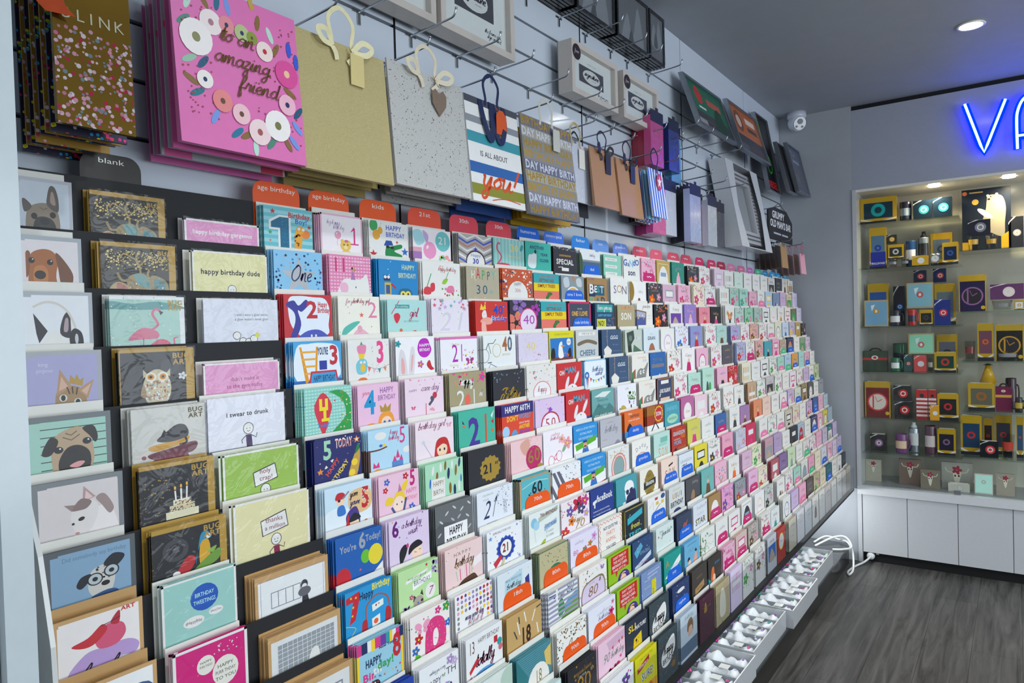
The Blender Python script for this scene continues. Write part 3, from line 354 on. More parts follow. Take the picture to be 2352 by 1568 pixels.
# rack 2 cards c0..c10: column,row | background | label | drawing ;; optional tab
CARDS2 = '''0,0|#9ad6dc|turquoise striped card with a giraffe and a big blue 1|H #6cc0cc 7;P w .1,.28 .3,.16 .54,.16 .54,.9 .28,.9 .28,.46 .1,.46;P #1b6a8c .14,.31 .32,.2 .5,.2 .5,.9 .32,.9 .32,.42 .14,.42;D 3 60 .006 .012 #2f86a8 .32 .2 .5 .8;T .72 .19 .1 r Birthday b n.46;T .76 .3 .09 b Boy! b;P #f0a92e .6,.9 .62,.5 .68,.38 .8,.42 .78,.6 .74,.9;C .85 .5 .1 .09 #e8853a;C .74 .42 .09 .08 #f0a92e;C .71 .4 .03 .03 w;C .8 .41 .03 .03 w;D 7 9 .02 .03 #8a4a2a .62 .5 .74 .85;S .18 .1 .06 r;S .93 .35 .05 r;S .12 .52 .05 g;S .12 .68 .03 o
1,0|#f6eef2|white and pink scalloped card with a teddy bear and a pink 1|A p 0 .035;W .3 .22 .05 l big_happy;W .42 .32 .05 l birthday;R .78 .26 .82 .62 P;R .7 .6 .9 .63 P;P P .7,.36 .8,.22 .8,.3;B .4 .44 .09 #e8a0bc;C .58 .66 .13 .12 #ecc55a;C .5 .56 .04 .04 #ecc55a;C .66 .58 .04 .04 #ecc55a;C .58 .7 .05 .04 #f6e0a0;C .54 .64 .015 .015 k;C .63 .64 .015 .015 k;C .6 .56 .05 .03 #d86a94;PS #ecc55a .45,.9 .5,.78 .68,.78 .72,.9
2,0|w|white card with a crocodile in a blue cap|C .12 .1 .1 .13 g;C .18 .3 .09 .11 #e8a838;E .28 .2 .06 .08 0 #e8a838;T .62 .17 .1 #5a68c8 HAPPY b n.4;T .66 .32 .1 #5a68c8 BIRTHDAY b n.48;PS #1f8a48 .4,.75 .42,.55 .55,.52 .8,.46 .82,.54 .62,.62 .82,.7 .78,.76 .55,.78;P #1f4fa0 .36,.52 .42,.4 .56,.4 .6,.5;C .46 .54 .05 .03 k;C .57 .55 .05 .03 k;S .7 .42 .04 r;S .1 .72 .1 r;S .9 .62 .1 b;D 3 20 .006 .01 r,b,y,g
3,0|#f4ecf0|pastel balloon card with a white 21 on teal|PS #a8d8e0 0,.1 .2,.05 .3,.3 .1,.4;PS #c8a8d8 .25,.05 .4,.15 .35,.35;B .43 .5 .2 #ee9ac4;C .78 .26 .2 .24 #6fc0c0;T .78 .33 .17 w 21;D 2 12 .03 .06 y,#f4a0a0,#8ad0a0 .65 .6 1 .8;R 0 .45 .22 .62 #e0a8b8;R 0 .55 .22 .75 #a878b8
4,0|#b8b4b0|grey chevron card reading Happy 30|Z w,#4a5ac8,#c88a7a,w,#777,w,#4a5ac8,#c0a060 2 0 .1 .045;C .5 .68 .3 .3 #3b3040;C .5 .69 .27 .27 w;S .5 .36 .07 #4040c0;T .5 .55 .08 #4a68b8 Happy;T .5 .72 .12 #2a3aa8 30 b
5,0|#a8d8d0|aqua card with a pink flamingo reading 30th birthday|V #8cc8c4 9;LS #d05870 .045 .1,.72 .25,.5 .12,.3 .15,.14 .22,.16;PS #d83c5c .02,.78 .2,.66 .5,.68 .55,.8;*T .68 .32 .18 #f4e69a 30 b;*T .66 .5 .08 #f4e69a birthday;E .92 .2 .05 .1 20 t
6,0|#3fb8a8|teal card reading ANOTHER YEAR OLDER with a polar bear|T .45 .2 .09 n ANOTHER b n.55;T .72 .38 .08 n YEAR b;T .72 .55 .08 n OLDER b n.36;PS #e8eef0 .1,.7 .12,.4 .25,.36 .4,.3 .42,.5 .36,.75;C .38 .28 .04 .06 k
7,0|#34333c|dark card reading SOMEONE SPECIAL in script|Q 3 40 .01 .02 w 0 0 1 .08;T .5 .28 .08 G someone b i n.5;T .5 .52 .15 w SPECIAL b n.75;L w .02 .2,.62 .4,.6;R .35 .62 .65 .72 w
8,0|#e6ebee|white card with a lake photograph and a dad tab|W .6 .18 .05 #889 birthday;R 0 .3 1 .36 #88909a;R 0 .36 1 .9 #48688a;PS #3a5a3c 0,.1 .12,.3 .1,.8 0,.8|b:dad
9,0|#8fd0bc|mint card with three white text strips|R .1 .1 .75 .2 w;R .1 .34 .75 .44 w;R .1 .58 .75 .68 w;T .42 .17 .04 #456 7.5_BILLION_PEOPLE n.5;T .42 .41 .04 #456 3.7_BILLION_MEN n.5;T .42 .65 .04 #456 75_COUNTRIES n.45
10,0|w|white card with blue patterned letters reading Grandson|T .12 .35 .22 #3a6ab0 G b;T .3 .36 .16 #2858a0 a b;T .48 .38 .24 #8ac0e0 N b;T .66 .32 .22 #3a6ab0 d b;T .85 .3 .2 #2858a0 O b;T .5 .68 .2 n son b
0,1|#8cc8ec|light blue card with a silver star reading One|D 5 26 .02 .026 n,#3a8ac8,#a8b0b8 .05 .02 .97 .4;D 8 18 .02 .026 n,#3a8ac8 .03 .4 .2 .95;D 9 14 .02 .026 n,#3a8ac8 .82 .4 .97 .95;*S .5 .52 .38 #b0b3b8;W .53 .6 .16 n One w.025;T .6 .93 .05 w HAPPY;T .6 1.02 .06 b BIRTHDAY
1,1|#f4c8dc|pink gingham card with a white pony and 11|G #ea94bc 14 #e684b0;T .16 .36 .3 #d03a78 1;T .34 .36 .3 #d03a78 1;PS w .2,.95 .3,.55 .5,.5 .75,.5 .9,.4 .9,.95;C .34 .7 .1 .12 p;C .62 .68 .012 .02 k;P #b07ab0 .5,.52 .55,.3 .62,.52;D 3 8 .015 .02 G .5 .26 .66 .34;T .7 .14 .06 #f8dce8 Happy
2,1|#2488c8|bright blue card with two robots|T .75 .2 .1 #cdd8a8 HAPPY b n.34;T .72 .38 .1 #cdd8a8 BIRTHDAY! b n.46;R .12 .34 .28 .46 n;C .16 .38 .035 .035 w;C .24 .38 .035 .035 w;R .14 .5 .3 .78 #d8b83a;R .17 .55 .27 .74 #3a5a9a;L r .04 .3,.52 .42,.62;PS #2a6a8a .5,.9 .52,.64 .8,.64 .84,.9;C .6 .74 .07 .07 #e8dc6a;C .73 .74 .07 .07 #e8dc6a;C .6 .74 .025 .025 k;C .73 .74 .025 .025 k;D 3 14 .008 .012 w
3,1|w|white card with fruit cocktails reading Happy 21st Birthday|W .5 .2 .05 #c86a6a happy w.008;T .5 .16 .08 r 21;W .75 .2 .05 #c86a6a birthday w.008;L g .02 .1,.6 .22,.28;PS #d8404a .02,.75 .05,.6 .18,.6 .2,.75;PS #d8404a .2,.7 .2,.52 .3,.5 .3,.66;PS #9ac83c .5,.5 .55,.4 .66,.38 .6,.5;PS #e878a0 .62,.7 .66,.56 .8,.55 .82,.7;L g .015 .6,.4 .68,.22;D 5 12 .02 .035 #e08aa8,#5aa84a,#c83a4a .5 .58 .95 .78
4,1|#b8b098|olive grey card with painted letters reading HAPPY 30th|T .2 .3 .2 w H n.12;T .35 .3 .28 r A n.12;T .5 .32 .24 g P n.1;T .66 .32 .22 #456 P n.1;T .82 .32 .25 #5ab8b0 Y n.12;T .35 .68 .22 #345a78 3;T .55 .68 .22 #345a78 0;T .75 .66 .1 #5ab8b0 th;*D 3 14 .022 .028 #f4dc8a
5,1|#cc5a34|orange card with a white dome reading HAPPY 30th|C .5 .7 .33 .38 w;D 4 34 .015 .04 w,#6a4a6a,#f4c8b0,#e8a080 .05 .05 .95 .3;D 6 12 .02 .04 w,#6a4a6a .02 .3 .18 .75;D 7 12 .02 .04 w,#6a4a6a .82 .3 .98 .75;T .5 .45 .09 #556 HAPPY n.24;T .5 .62 .1 #c88 30th n.2
6,1|#2fa8b8|teal yellow and pink banded dinosaur card, upper of two|X1
7,1|#8a9aa4|grey photo card behind a one I love tab|PS #c8d0d4 .1,.1 .3,.05 .35,.3 .15,.35;PS #b88a6a .45,.0 .6,.05 .55,.2;PS #c8d0d4 .65,.1 .85,.06 .9,.3 .7,.3;C .5 .5 .26 .18 w;C .5 .52 .22 .16 #e8ac2e|b:one_I_love
8,1|#a98455|kraft card with block letters reading BEST DAD|T .2 .08 .08 L to_the;R .08 .22 .86 .56 #1f5a70;R .08 .22 .4 .6 n;T .22 .5 .28 w B b;T .42 .46 .2 w E b;T .56 .46 .2 #3aa0a0 S b;T .74 .48 .22 #bcd T b;T .24 .82 .2 #5ab8a0 D b;T .52 .84 .2 #2a6a9a A b;T .78 .82 .2 n D b
9,1|w|white card with spaced letters reading SON|T .25 .52 .26 #6a4a8a S;T .5 .5 .26 G O;T .78 .54 .28 #5a4a70 N
10,1|#f2f0ee|white card with a gold flap on the left|*PS G 0,.05 .18,.1 .25,.4 .15,.65 0,.7;W .65 .4 .05 #ccc birthday;PS #7a4a4a .45,.75 .5,.6 .6,.6 .62,.75
0,2|#c8303a|red card with a blue whale and a red 2|PS #e8f0fa .1,.1 .3,.03 .6,.05 .85,.08 .95,.3 .92,.6 .9,.8 .5,.85 .3,.8 .12,.55;PS #3a3c9a .04,.2 .2,.12 .3,.22 .45,.1 .5,.2 .36,.34 .28,.32 .34,.6 .2,.9 .1,.9 .22,.55 .2,.35;PS #4a58b8 .2,1 .4,.75 .7,.7 .92,.85 .95,1;C .55 .82 .02 .03 w;C .64 .82 .02 .03 w;T .58 .46 .32 r 2 b;T .8 .24 .1 r Happy b n.2;T .82 .36 .1 r Birthday b n.26
1,2|#f5f1e4|cream card with a green umbrella mouse and a pink 2|W .3 .15 .05 #b8788a for_you;W .55 .14 .05 #c87a8a birthday_girl w.01;T .82 .46 .34 #e684a8 2;PS #5abcae .1,.85 .12,.68 .35,.55 .5,.56;PS #ecb8c8 .35,.85 .45,.7 .6,.72 .75,.88;C .5 .7 .06 .08 #e8a8bc;S .55 .4 .06 #e86a4a;D 3 14 .008 .014 r,#e8a0b0,g
2,2|#b4e0dc|aqua card with a strawberry ribbon reading Girl|L P .018 .3,.02 .1,.3;R .2 .1 .56 .18 t;T .38 .16 .045 w for_a_birthday n.3;PS #d8344a .16,.32 .26,.28 .32,.36 .24,.5 .18,.44;W .66 .36 .1 #c8286a girl;T .6 .48 .04 #5aa ON_YOUR_BIRTHDAY n.4;C .3 .78 .07 .09 #e89ab0;C .33 .66 .04 .05 #d86a4a;PS #d8344a .6,.7 .72,.66 .72,.78 .65,.86;C .85 .76 .08 .09 #e89ab0
3,2|#ece4f0|lilac card with coloured stars and a white 21|Q 4 26 .03 .07 #d88aa0,#6abac0,#c8a8d8,w,#e05a6a 0 0 1 .24;T .32 .72 .42 w 2;T .7 .72 .42 w 1;T .33 .73 .42 #d8d4e2 2 i;T .71 .73 .42 #d8d4e2 1 i;D 3 20 .006 .012 P,t
4,2|#d23a34|red card with a crowned sheep reading 40th Birthday|PS w .2,.3 .3,.22 .34,.4 .22,.42;P y .14,.22 .18,.06 .24,.16 .3,.05 .32,.2;PS #f0a898 .14,.5 .3,.4 .5,.44 .48,.56 .3,.58;PS #f4b8a8 .18,.55 .3,.55 .32,.95 .2,.95;T .7 .32 .2 #1f48c0 40 b;T .9 .16 .08 #1f48c0 th b;T .72 .48 .11 w Birthday b n.48;T .73 .49 .11 #1f48c0 Birthday b n.46;Q 3 12 .02 .035 #f4c0b8
5,2|#3a3244|dark floral card with a lilac circle reading 40|F .2 .6 .3 #e07a6a k;F .3 .12 .22 #8a6ab0 k;F .85 .25 .16 #a838a8 k;D 3 26 .01 .02 g,#a8c05a,#a838a8;C .6 .56 .3 .36 P;C .6 .56 .27 .33 #e8dcec;T .62 .64 .24 #b03ab0 40 n.4
6,2|#2fa8b8|teal yellow and pink banded dinosaur card, lower of two|X1
7,2|#44485c|slate card with red edge reading ONE I LOVE|A #d0346a 0 .05;T .5 .24 .05 #ccc FOR_THE n.2;T .5 .42 .13 #e8b84a ONE_I_LOVE b n.7;T .5 .52 .04 #aaa MY_HUBBY n.2|b:male_birthday
8,2|#2b4668|navy and teal card with a yellow NO! square|R .1 .04 .9 .28 #2fa8a0;W .5 .2 .08 w have_a_good_day n.7 w.014;T .5 .42 .07 #48b8d8 HAPPY_BIRTHDAY b n.7;R .1 .5 .55 .9 #d8d83a;T .32 .72 .16 k NO! b n.32;D 3 30 .01 .02 r,#8ab,o .6 .45 1 .9
9,2|#b3a583|kraft card in clear wrap reading SON|W .5 .16 .07 #f08a4a birthday n.6;T .5 .5 .22 #ece8dc SON b n.6;T .4 .86 .06 k MAN_OF
10,2|w|white card with a harbour photo reading Grandson|W .6 .16 .07 #a8888a grandson n.5 w.012;P #8a6a4a 0,.22 .6,.3 .55,.95 0,.95;P #a8b0d0 0,.27 .54,.34 .52,.5 0,.48;P #4a5a9a 0,.5 .52,.52 .5,.9 0,.9;D 4 14 .02 .04 w,#c8a888 .05 .4 .5 .6;T .78 .45 .03 #aaa birthday_wishes n.25;T .78 .55 .03 #aaa for_you n.2
0,3|#4aa8e0|blue edged card with a digger cab reading YOU'RE 3|PS #eaf3fb .06,.12 .3,.04 .6,.03 .9,.1 .95,.4 .9,.75 .06,.75;R 0 .75 1 1 #2468b8;P #e89a1e .12,.1 .16,.1 .3,.75 .24,.85;P #e89a1e .46,.1 .5,.1 .46,.75 .42,.75;R .15 .18 .47 .22 #f0ac3a;R .17 .32 .46 .36 #f0ac3a;R .2 .46 .45 .5 #f0ac3a;R .22 .6 .44 .64 #f0ac3a;R .52 .38 .68 .56 #2a3aa0;P #c83048 .28,.88 .34,.58 .88,.58 .94,.88;P #3aa0d8 .32,.86 .37,.62 .85,.62 .9,.86;T .62 .78 .11 n HAPPY_BIRTHDAY b n.46;T .6 .26 .14 n YOU'RE b n.22;T .84 .46 .36 r 3 b n.22
1,3|w|white card with stacked owls and a pink 3|P g .28,.12 .32,.04 .36,.12;PS #e88ab0 .22,.14 .42,.12 .4,.3 .25,.3;P y .24,.3 .4,.3 .36,.42 .26,.42;PS #7ac8d8 .18,.52 .3,.4 .44,.46 .42,.7 .22,.72;C .34 .6 .06 .09 #f0c040;C .3 .48 .03 .03 w;C .38 .48 .03 .03 w;PS #e87a3a .2,1 .24,.82 .42,.82 .46,1;T .78 .5 .44 #f04a90 3 b n.22;LS #888 .008 .42,.56 .7,.64 1,.56;P #e86a5a .46,.58 .54,.6 .48,.7;P p .58,.62 .66,.64 .6,.74;P t .7,.64 .78,.63 .75,.74;P #e88a5a .84,.62 .92,.6 .9,.71;D 3 20 .006 .01 k,P,t .45 .05 .95 .95
2,3|#f6f4f6|white card with rabbit ears and a purple badge|PS #e0dce0 .05,.9 .1,.3 .22,.35 .28,.85;PS #e9b0b0 .13,.75 .14,.45 .2,.5 .22,.75;PS #e0dce0 .3,.85 .38,.25 .48,.3 .44,.8;PS #e9b0b0 .36,.72 .4,.4 .44,.42 .4,.7;*PS #d03ad0 .6,.1 .7,.04 .82,.06 .88,.18 .92,.3 .84,.42 .72,.46 .6,.4 .55,.26;T .74 .22 .06 w HAPPY b;T .74 .32 .06 w BIRTHDAY! b n.28;F .62 .6 .08 #c868a0 y;PS r .78,.62 .86,.52 .92,.66 .98,.72 .88,.74;F .06 .14 .07 t b
3,3|#f4f2f8|white card with purple butterflies and a purple 21|R 0 0 1 .06 #e07ab8;T .38 .58 .4 #b02ab0 2 n.18;T .56 .58 .4 #b02ab0 1 n.12;T .66 .34 .06 #b02ab0 st;T .4 .2 .05 G On_Your n.2;Y .78 .58 .12 #a8388a;D 5 30 .01 .022 #e8d46a,#c860a8,#8a4aa8 .6 .3 1 .9;D 6 40 .01 .022 #e8d46a,#c860a8,#e0a0c8 .0 .68 1 .95;T .36 .68 .05 #e0d8a0 Birthday n.24
4,3|#edf0f0|white card with a racing bicycle and a patterned 40|L #3a6a5a .02 .05,.4 .15,.2 .3,.2 .38,.1;L #3a6a5a .015 .15,.2 .22,.45;C .4 .38 .13 .17 #c8b85a;C .4 .38 .115 .155 #edf0f0;C .04 .5 .13 .17 #888;C .04 .5 .115 .155 #edf0f0;T .66 .4 .34 #b06a3a 4 b n.16;T .82 .4 .34 #5a6a80 0 b n.16;T .7 .52 .05 #c8b888 BIRTHDAY n.26;L #2a3a6a .015 .1,.9 .2,.7 .5,.85 .9,.8;R .12 .66 .24 .68 k
5,3|#ddd4e8|lilac dotted card reading 40 in yellow|D 3 90 .006 .01 #c0a8d8,#b8a0d0 0 0 1 .9;D 4 30 .012 .02 #e8b0d0 .5 .5 1 .95;T .4 .44 .2 #e8d06a 40 n.3;D 5 30 .006 .01 #e8d06a .2 .15 .6 .55
6,3|#e2d81e|yellow card with a penguin bar scene|R .04 .2 .96 .86 #2a7ac8;T .5 .12 .05 #8a8a20 CONGRATULATIONS_OF n.6;R .06 .74 .94 .84 #7a3a3a;PS #f4f4f0 .36,.74 .38,.4 .5,.3 .52,.5 .56,.74;P #f0902a .44,.4 .66,.42 .5,.46;C .78 .32 .09 .1 w;T .78 .35 .05 k NO!;PS k .06,.74 .1,.5 .2,.5 .22,.74;PS k .72,.74 .76,.55 .86,.5 .88,.74;D 2 6 .02 .03 #a05ac0,o .55 .62 .75 .74
7,3|#c9cccc|grey card reading CHEERS with ribbon banner|R .12 .06 .85 .16 w;T .5 .14 .06 #667 TIME_FOR_THE n.5;PS #7a6a54 .1,.36 .5,.28 .9,.36 .9,.46 .5,.38 .1,.46;T .5 .76 .16 #3a6a88 CHEERS b n.7;R .12 .84 .7 .96 k
8,3|#3c5678|navy card for Dad with a hanging tag, upper of two|X2
9,3|#c6d0c4|sage green card with a folded camera photo|P #3a4a44 .1,.1 .5,.02 .55,.3 .25,.6 .15,.55;P #50705e .5,.5 1,.75 1,1 .4,1;C .32 .28 .1 .1 #6a7a70;W .75 .32 .07 #eef amour n.3 w.012;P #28302c .15,.55 .35,.5 .4,.85 .2,.95
10,3|#d9e5ec|pale blue card with a brown haired figure|T .5 .24 .05 #8ab FOR_MY n.2;T .5 .42 .12 #34506a GRAN b n.5;PS #a86a4a .3,.95 .4,.6 .6,.56 .72,.9
0,4|#bfe8dc|green gingham card with a red balloon and a yellow 4|G #9ad8cc 16 #8ccfc4;PS #2aa04a .5,.1 .75,.08 .95,.25 .98,.6 .9,1.1 .35,1.1 .6,.85 .85,.6 .8,.3 .6,.14;D 3 40 .012 .02 #e8e0c0,#7a9a3a .72 .08 .96 1;PS #d8344a .2,.35 .38,.1 .56,.35 .5,.6 .38,.92 .26,.65;P #f4e02a .3,.22 .36,.22 .36,.38 .42,.38 .42,.22 .48,.22 .48,.45 .44,.45 .44,.6 .5,.6 .5,.66 .34,.66 .34,.6 .38,.6 .38,.45 .3,.45;T .38 .77 .08 #2878c8 Today! b n.24;D 5 14 .01 .016 r,b,g
1,4|#f2c4e0|pink card with a mermaid and a blue 4|W .2 .2 .05 #e86a8a youre;T .3 .6 .46 #2098d0 4 b n.28;T .7 .2 .12 #7a3a98 HAPPY n.34;T .7 .35 .11 #7a3a98 BIRTHDAY n.44;PS #f4a03a .5,1 .5,.7 .68,.58 .85,.7 .86,1;C .68 .82 .13 .12 #fbd6c0;C .63 .82 .03 .035 b;C .75 .82 .03 .035 b;P G .54,.6 .52,.44 .6,.52 .66,.42 .7,.52 .8,.44 .78,.6;PS #f4a03a .1,.9 .3,.8 .5,.9 .3,1
2,4|#f4dcea|pale pink card with a dancing mouse reading Happy Cake Day|D 2 30 .01 .014 #c83a5a,#f8b8c8,w 0 .02 1 .06;T .2 .28 .05 #8a4a88 HAPPY n.2;W .64 .28 .07 #8a4a88 cake_day n.46;LS #556 .06 .6,.6 .7,.5 .72,.44;C .76 .4 .06 .07 #c8344a;C .68 .46 .04 .05 #556;PS #f0a0b0 .6,.7 .7,.66 .75,.74;L #c83a4a .016 .52,.55 .52,.86;L #8a3a5a .012 .25,.9 .75,.86;Y .2 .62 .06 #d85a7a;D 5 10 .008 .01 k,r
3,4|#aa9f7c|olive card with flowers reading happy 21st|W .45 .28 .1 w happy w.03;T .3 .8 .4 w 2 n.24;T .66 .8 .4 w 1 n.14;W .84 .58 .08 w st;D 5 16 .02 .04 #e84a8a,#f08a6a .0 .0 1 .24;F .9 .14 .1 #e84a9a t;PS #f06a5a .4,.6 .5,.5 .56,.66 .46,.75;PS #e84aa0 .75,.9 .82,.75 .92,.85;D 3 16 .012 .02 #8ad04a .1 .75 .4 .95
4,4|#33333a|black card with gold script reading Fifty|*D 4 16 .015 .022 #8aa8c0 .05 .05 .95 .4;*W .5 .74 .15 #c8a03a Fifty w.03 n.66
5,4|#e9e6e2|floral card in clear wrap with a round label|D 3 60 .015 .03 #c8d4c8,#8aa0a8,#e8b0b8,#c07a8a,#d8c890;C .5 .74 .3 .3 #d86a6a;C .5 .74 .28 .28 #f0eef0;W .5 .72 .08 #d88a8a happy n.3
6,4|#cf2f34|red card with a rabbit reading OH MAN, upper of two|X3
7,4|#eaf2f8|pale blue card with bunting and a rosette|A #8ac0e8 0 .04;W .6 .36 .08 #3a5a9a birthday n.5 w.014;W .64 .48 .08 #3a5a9a wishes n.3 w.014;LS #888 .01 .2,.5 .5,.62 .95,.5;P r .25,.52 .33,.56 .28,.66;P g .36,.58 .44,.6 .4,.7;P y .48,.61 .56,.61 .52,.71;P b .6,.61 .68,.59 .65,.69;P o .72,.58 .8,.56 .78,.66;P t .84,.55 .92,.52 .9,.62;C .12 .45 .1 .11 b;S .12 .45 .07 w;P b .08,.52 .14,.52 .12,.9;P r .14,.52 .18,.52 .18,.85
8,4|#3c5678|navy card for Dad with a hanging tag, lower of two|X2
9,4|#ece9e0|cream card with a grey elephant, upper of two|X4
10,4|#2a66ac|royal blue card reading GRANDSON in bronze|T .5 .3 .1 #7a7a5a JUST_FOR n.6;T .5 .52 .12 #a88a4a GRANDSON b n.8;D 3 20 .01 .016 #8ac;PS w .5,.9 .6,.75 .7,.9
0,5|#262a6a|navy space card with a rocket reading 5 TODAY|A #222a66 0 .02;D 7 34 .006 .014 w,#8af,G;*T .28 .4 .34 #a8d8b8 5 b n.2;T .62 .22 .17 #f0e8e0 TODAY b n.36;T .62 .225 .15 #c84a4a TODAY n.34;S .9 .12 .08 #f0902a;S .12 .62 .07 #f0902a;S .9 .12 .04 w;T .4 .6 .08 #e0503a HAPPY b r48;T .52 .74 .08 y BIRTHDAY b r48;PS #c8a04a .7,.85 .78,.55 .9,.3 .96,.3 .96,.55 .85,.9;C .84 .56 .07 .07 y;C .78 .76 .07 .07 y;PS #1f7a4a .85,.4 .92,.2 .96,.3;E .3 .5 .12 .03 -40 #e8e8d8;C .3 .5 .06 .06 #262a6a
1,5|#b8def2|sky blue card with a castle and a pink 5|C .3 .14 .14 .08 w;C .95 .52 .1 .07 w;W .62 .14 .05 P happy;W .62 .26 .05 P birthday;T .84 .36 .34 P 5 n.18;R 0 .4 .05 1 #6a3a2a;LS #6a3a2a .03 0,.42 .25,.42 .45,.38;C .3 .34 .04 .03 b;C .38 .34 .04 .03 y;C .22 1 .18 .2 #f4a84a;P P .1,.78 .12,.66 .18,.74 .24,.66 .26,.78;R .56 .72 .84 .96 #5a8ac8;P P .58,.72 .63,.6 .68,.72;P P .66,.66 .71,.48 .76,.66;P P .74,.72 .8,.6 .84,.72;R .66 .84 .74 .96 P
2,5|#f6e4ec|pale pink card with a red haired fairy reading Birthday Girl|W .42 .16 .07 #a85a7a birthday_girl n.7 w.012;Y .88 .16 .08 #e8a0c0;PS #c83030 .5,.95 .52,.5 .7,.4 .85,.5 .9,.95;C .68 .66 .14 .16 #fbd6b8;C .62 .66 .022 .03 k;C .74 .66 .022 .03 k;PS #c83030 .52,.62 .6,.46 .8,.46 .84,.6 .7,.54;L #b8a8c8 .012 .2,.45 .45,.85;S .2 .44 .06 #c8d8e8
3,5|#48b8a0|green card with a purple and orange 21|T .42 .82 .62 #4a3a98 2 b n.34;T .74 .76 .6 #e0482a 1 b n.16;P o .1,.3 .18,.34 .12,.38;P n .1,.2 .16,.3 .1,.28;P w .88,.2 .98,.08 .92,.26;P r .88,.34 .96,.28 .96,.4;P o .88,.5 .98,.54 .9,.6;W .5 1.0 .08 w totally n.7 w.018
4,5|#e04a32|red and navy card reading HAPPY 60TH DON'T WORRY|R 0 0 1 .28 #34307a;T .5 .2 .14 w HAPPY_60TH b n.8;T .33 .42 .12 y DON'T b n.36;T .72 .4 .12 #3a9ad0 WORRY b n.4;T .7 .52 .06 w about_having n.34;T .7 .64 .09 y ANOTHER b n.34;T .72 .76 .08 #6a4ac8 BIRTHDAY b n.34;C .12 .66 .11 .14 #a8d0f0;PS #6a9ac8 .24,.9 .32,.68 .44,.66 .52,.9
5,5|#e0c8e8|lilac card with a red ornamental 50|PS #b8344a .22,.95 .22,.5 .5,.34 .78,.5 .78,.95;PS #f2eaf4 .25,.95 .25,.53 .5,.38 .75,.53 .75,.95;T .4 .76 .24 #b02a3a 5 n.16;T .6 .76 .24 #b02a3a 0 n.16;F .5 .3 .07 #9a4ac8 P;D 5 20 .01 .02 #a85ac0,#d86a9a
6,5|#cf2f34|red card with a rabbit reading OH MAN, lower of two|X3
7,5|#6fa8a8|teal mountain card reading WISHING YOU WILD ADVENTURES|P #dfe8e4 .1,.2 .5,.08 .9,.1 .6,.25;P #4a8080 0,.7 .3,.4 .6,.6 .8,.45 1,.6 1,1.2 0,1.2;T .5 .36 .06 #2a5a60 WISHING_YOU n.5;T .5 .52 .06 #2a5a60 WILD_BIRTHDAY n.55;W .5 .85 .1 #e8ece0 adventures n.8;L k .012 .2,.22 .28,.28 .36,.2
8,5|#efeff6|white card with a vineyard and grapes drawing|W .5 .16 .05 #ccc wishes;D 3 30 .02 .04 #5a9a4a,#7ab05a .55 .25 .95 .5;D 4 12 .02 .03 #6a4a8a .6 .45 .9 .7;PS #b8a85a .1,.95 .2,.65 .4,.68 .5,.95;D 6 20 .015 .03 #d0a83a,#8a9a3a .08 .7 .5 .95;R .68 .66 .74 .95 k
9,5|#ece9e0|cream card with a grey elephant, lower of two|X4
10,5|#3a4668|navy card with orange edge reading Grandson|A #b86a3a 0 .04;R .25 .08 .75 .2 w;W .5 .5 .12 w grandson n.7 w.022;R .2 .68 .8 .84 #e8c8a8
0,6|#cfe6f4|pale blue pirate ship card reading Yarr You're 5|PS #e8f2f8 0,.5 .3,.4 .6,.5 1,.45 1,1 0,1;PS #e8c08a .5,.2 .85,.12 .97,.2 .95,.55 .55,.58;W .6 .26 .06 k yarr w.014;W .62 .42 .06 #3a3a6a youre w.014;T .86 .52 .38 r 5 b n.2;D 4 20 .012 .014 w .78 .16 .95 .5;C .32 .28 .09 .1 #fbd6b8;PS r .22,.26 .25,.14 .38,.14 .42,.24;C .29 .28 .03 .025 k;L #889 .03 .36,.26 .5,.14;PS #3a78c8 .26,.4 .38,.38 .42,.55 .26,.56;PS #4a3a88 .42,.65 .52,.5 .66,.48 .72,.8 .5,.9;V0 ;PS r .42,.85 .45,.62 .48,.6 .5,.88;C .6 .78 .1 .1 #fbd6b8;PS k .48,.74 .6,.58 .74,.7;PS #c83a3a .1,1 .12,.86 .36,.8 .4,1;PS #c8844a .7,.9 .85,.76 .9,.86
1,6|#f2c8dc|pink card with a blonde girl in a party hat and 5|T .84 .32 .32 #c81e78 5 b n.16;T .8 .48 .1 #e8508a HAPPY n.28;T .8 .62 .08 #e8508a BIRTHDAY! n.3;PS y .36,.5 .45,.38 .6,.42 .62,.6 .36,.62;C .48 .64 .14 .16 #fce0d0;PS y .15,.6 .2,.46 .34,.5 .3,.62;PS y .54,.34 .62,.22 .72,.2 .64,.4;P #c878a8 .46,.4 .5,.22 .56,.38;C .43 .64 .015 .02 k;C .55 .62 .015 .02 k;L #4a5a88 .05 .3,.68 .45,.95;L #4a5a88 .05 .66,.55 .56,.95;F .2 .14 .07 #4a6ac8 w;F .66 .1 .07 r w;F .8 .78 .08 #4a6ac8 w;F .16 .3 .06 r w;C .85 .94 .1 .1 t
2,6|#aee0be|mint card with brushstroke confetti reading HAPPY BIRTHDAY|E .2 .15 .03 .1 10 w;E .3 .28 .03 .09 5 #8a6a2a;E .4 .12 .03 .1 0 w;E .52 .1 .03 .1 5 #8a6a2a;E .6 .28 .035 .12 5 n;E .7 .12 .03 .1 0 w;E .8 .25 .03 .12 5 #8a6a2a;E .9 .1 .03 .1 8 n;E .64 .6 .035 .12 0 #8a6a2a;E .76 .66 .035 .12 0 n;E .88 .6 .03 .12 0 w;E .12 .4 .02 .1 5 b;E .94 .45 .02 .08 0 b;R .15 .33 .5 .95 w;T .33 .48 .1 #8a6a2a HAPPY n.28;T .32 .66 .1 #8a6a2a BIRTH n.26;T .28 .84 .1 #c8943a DAY! n.22
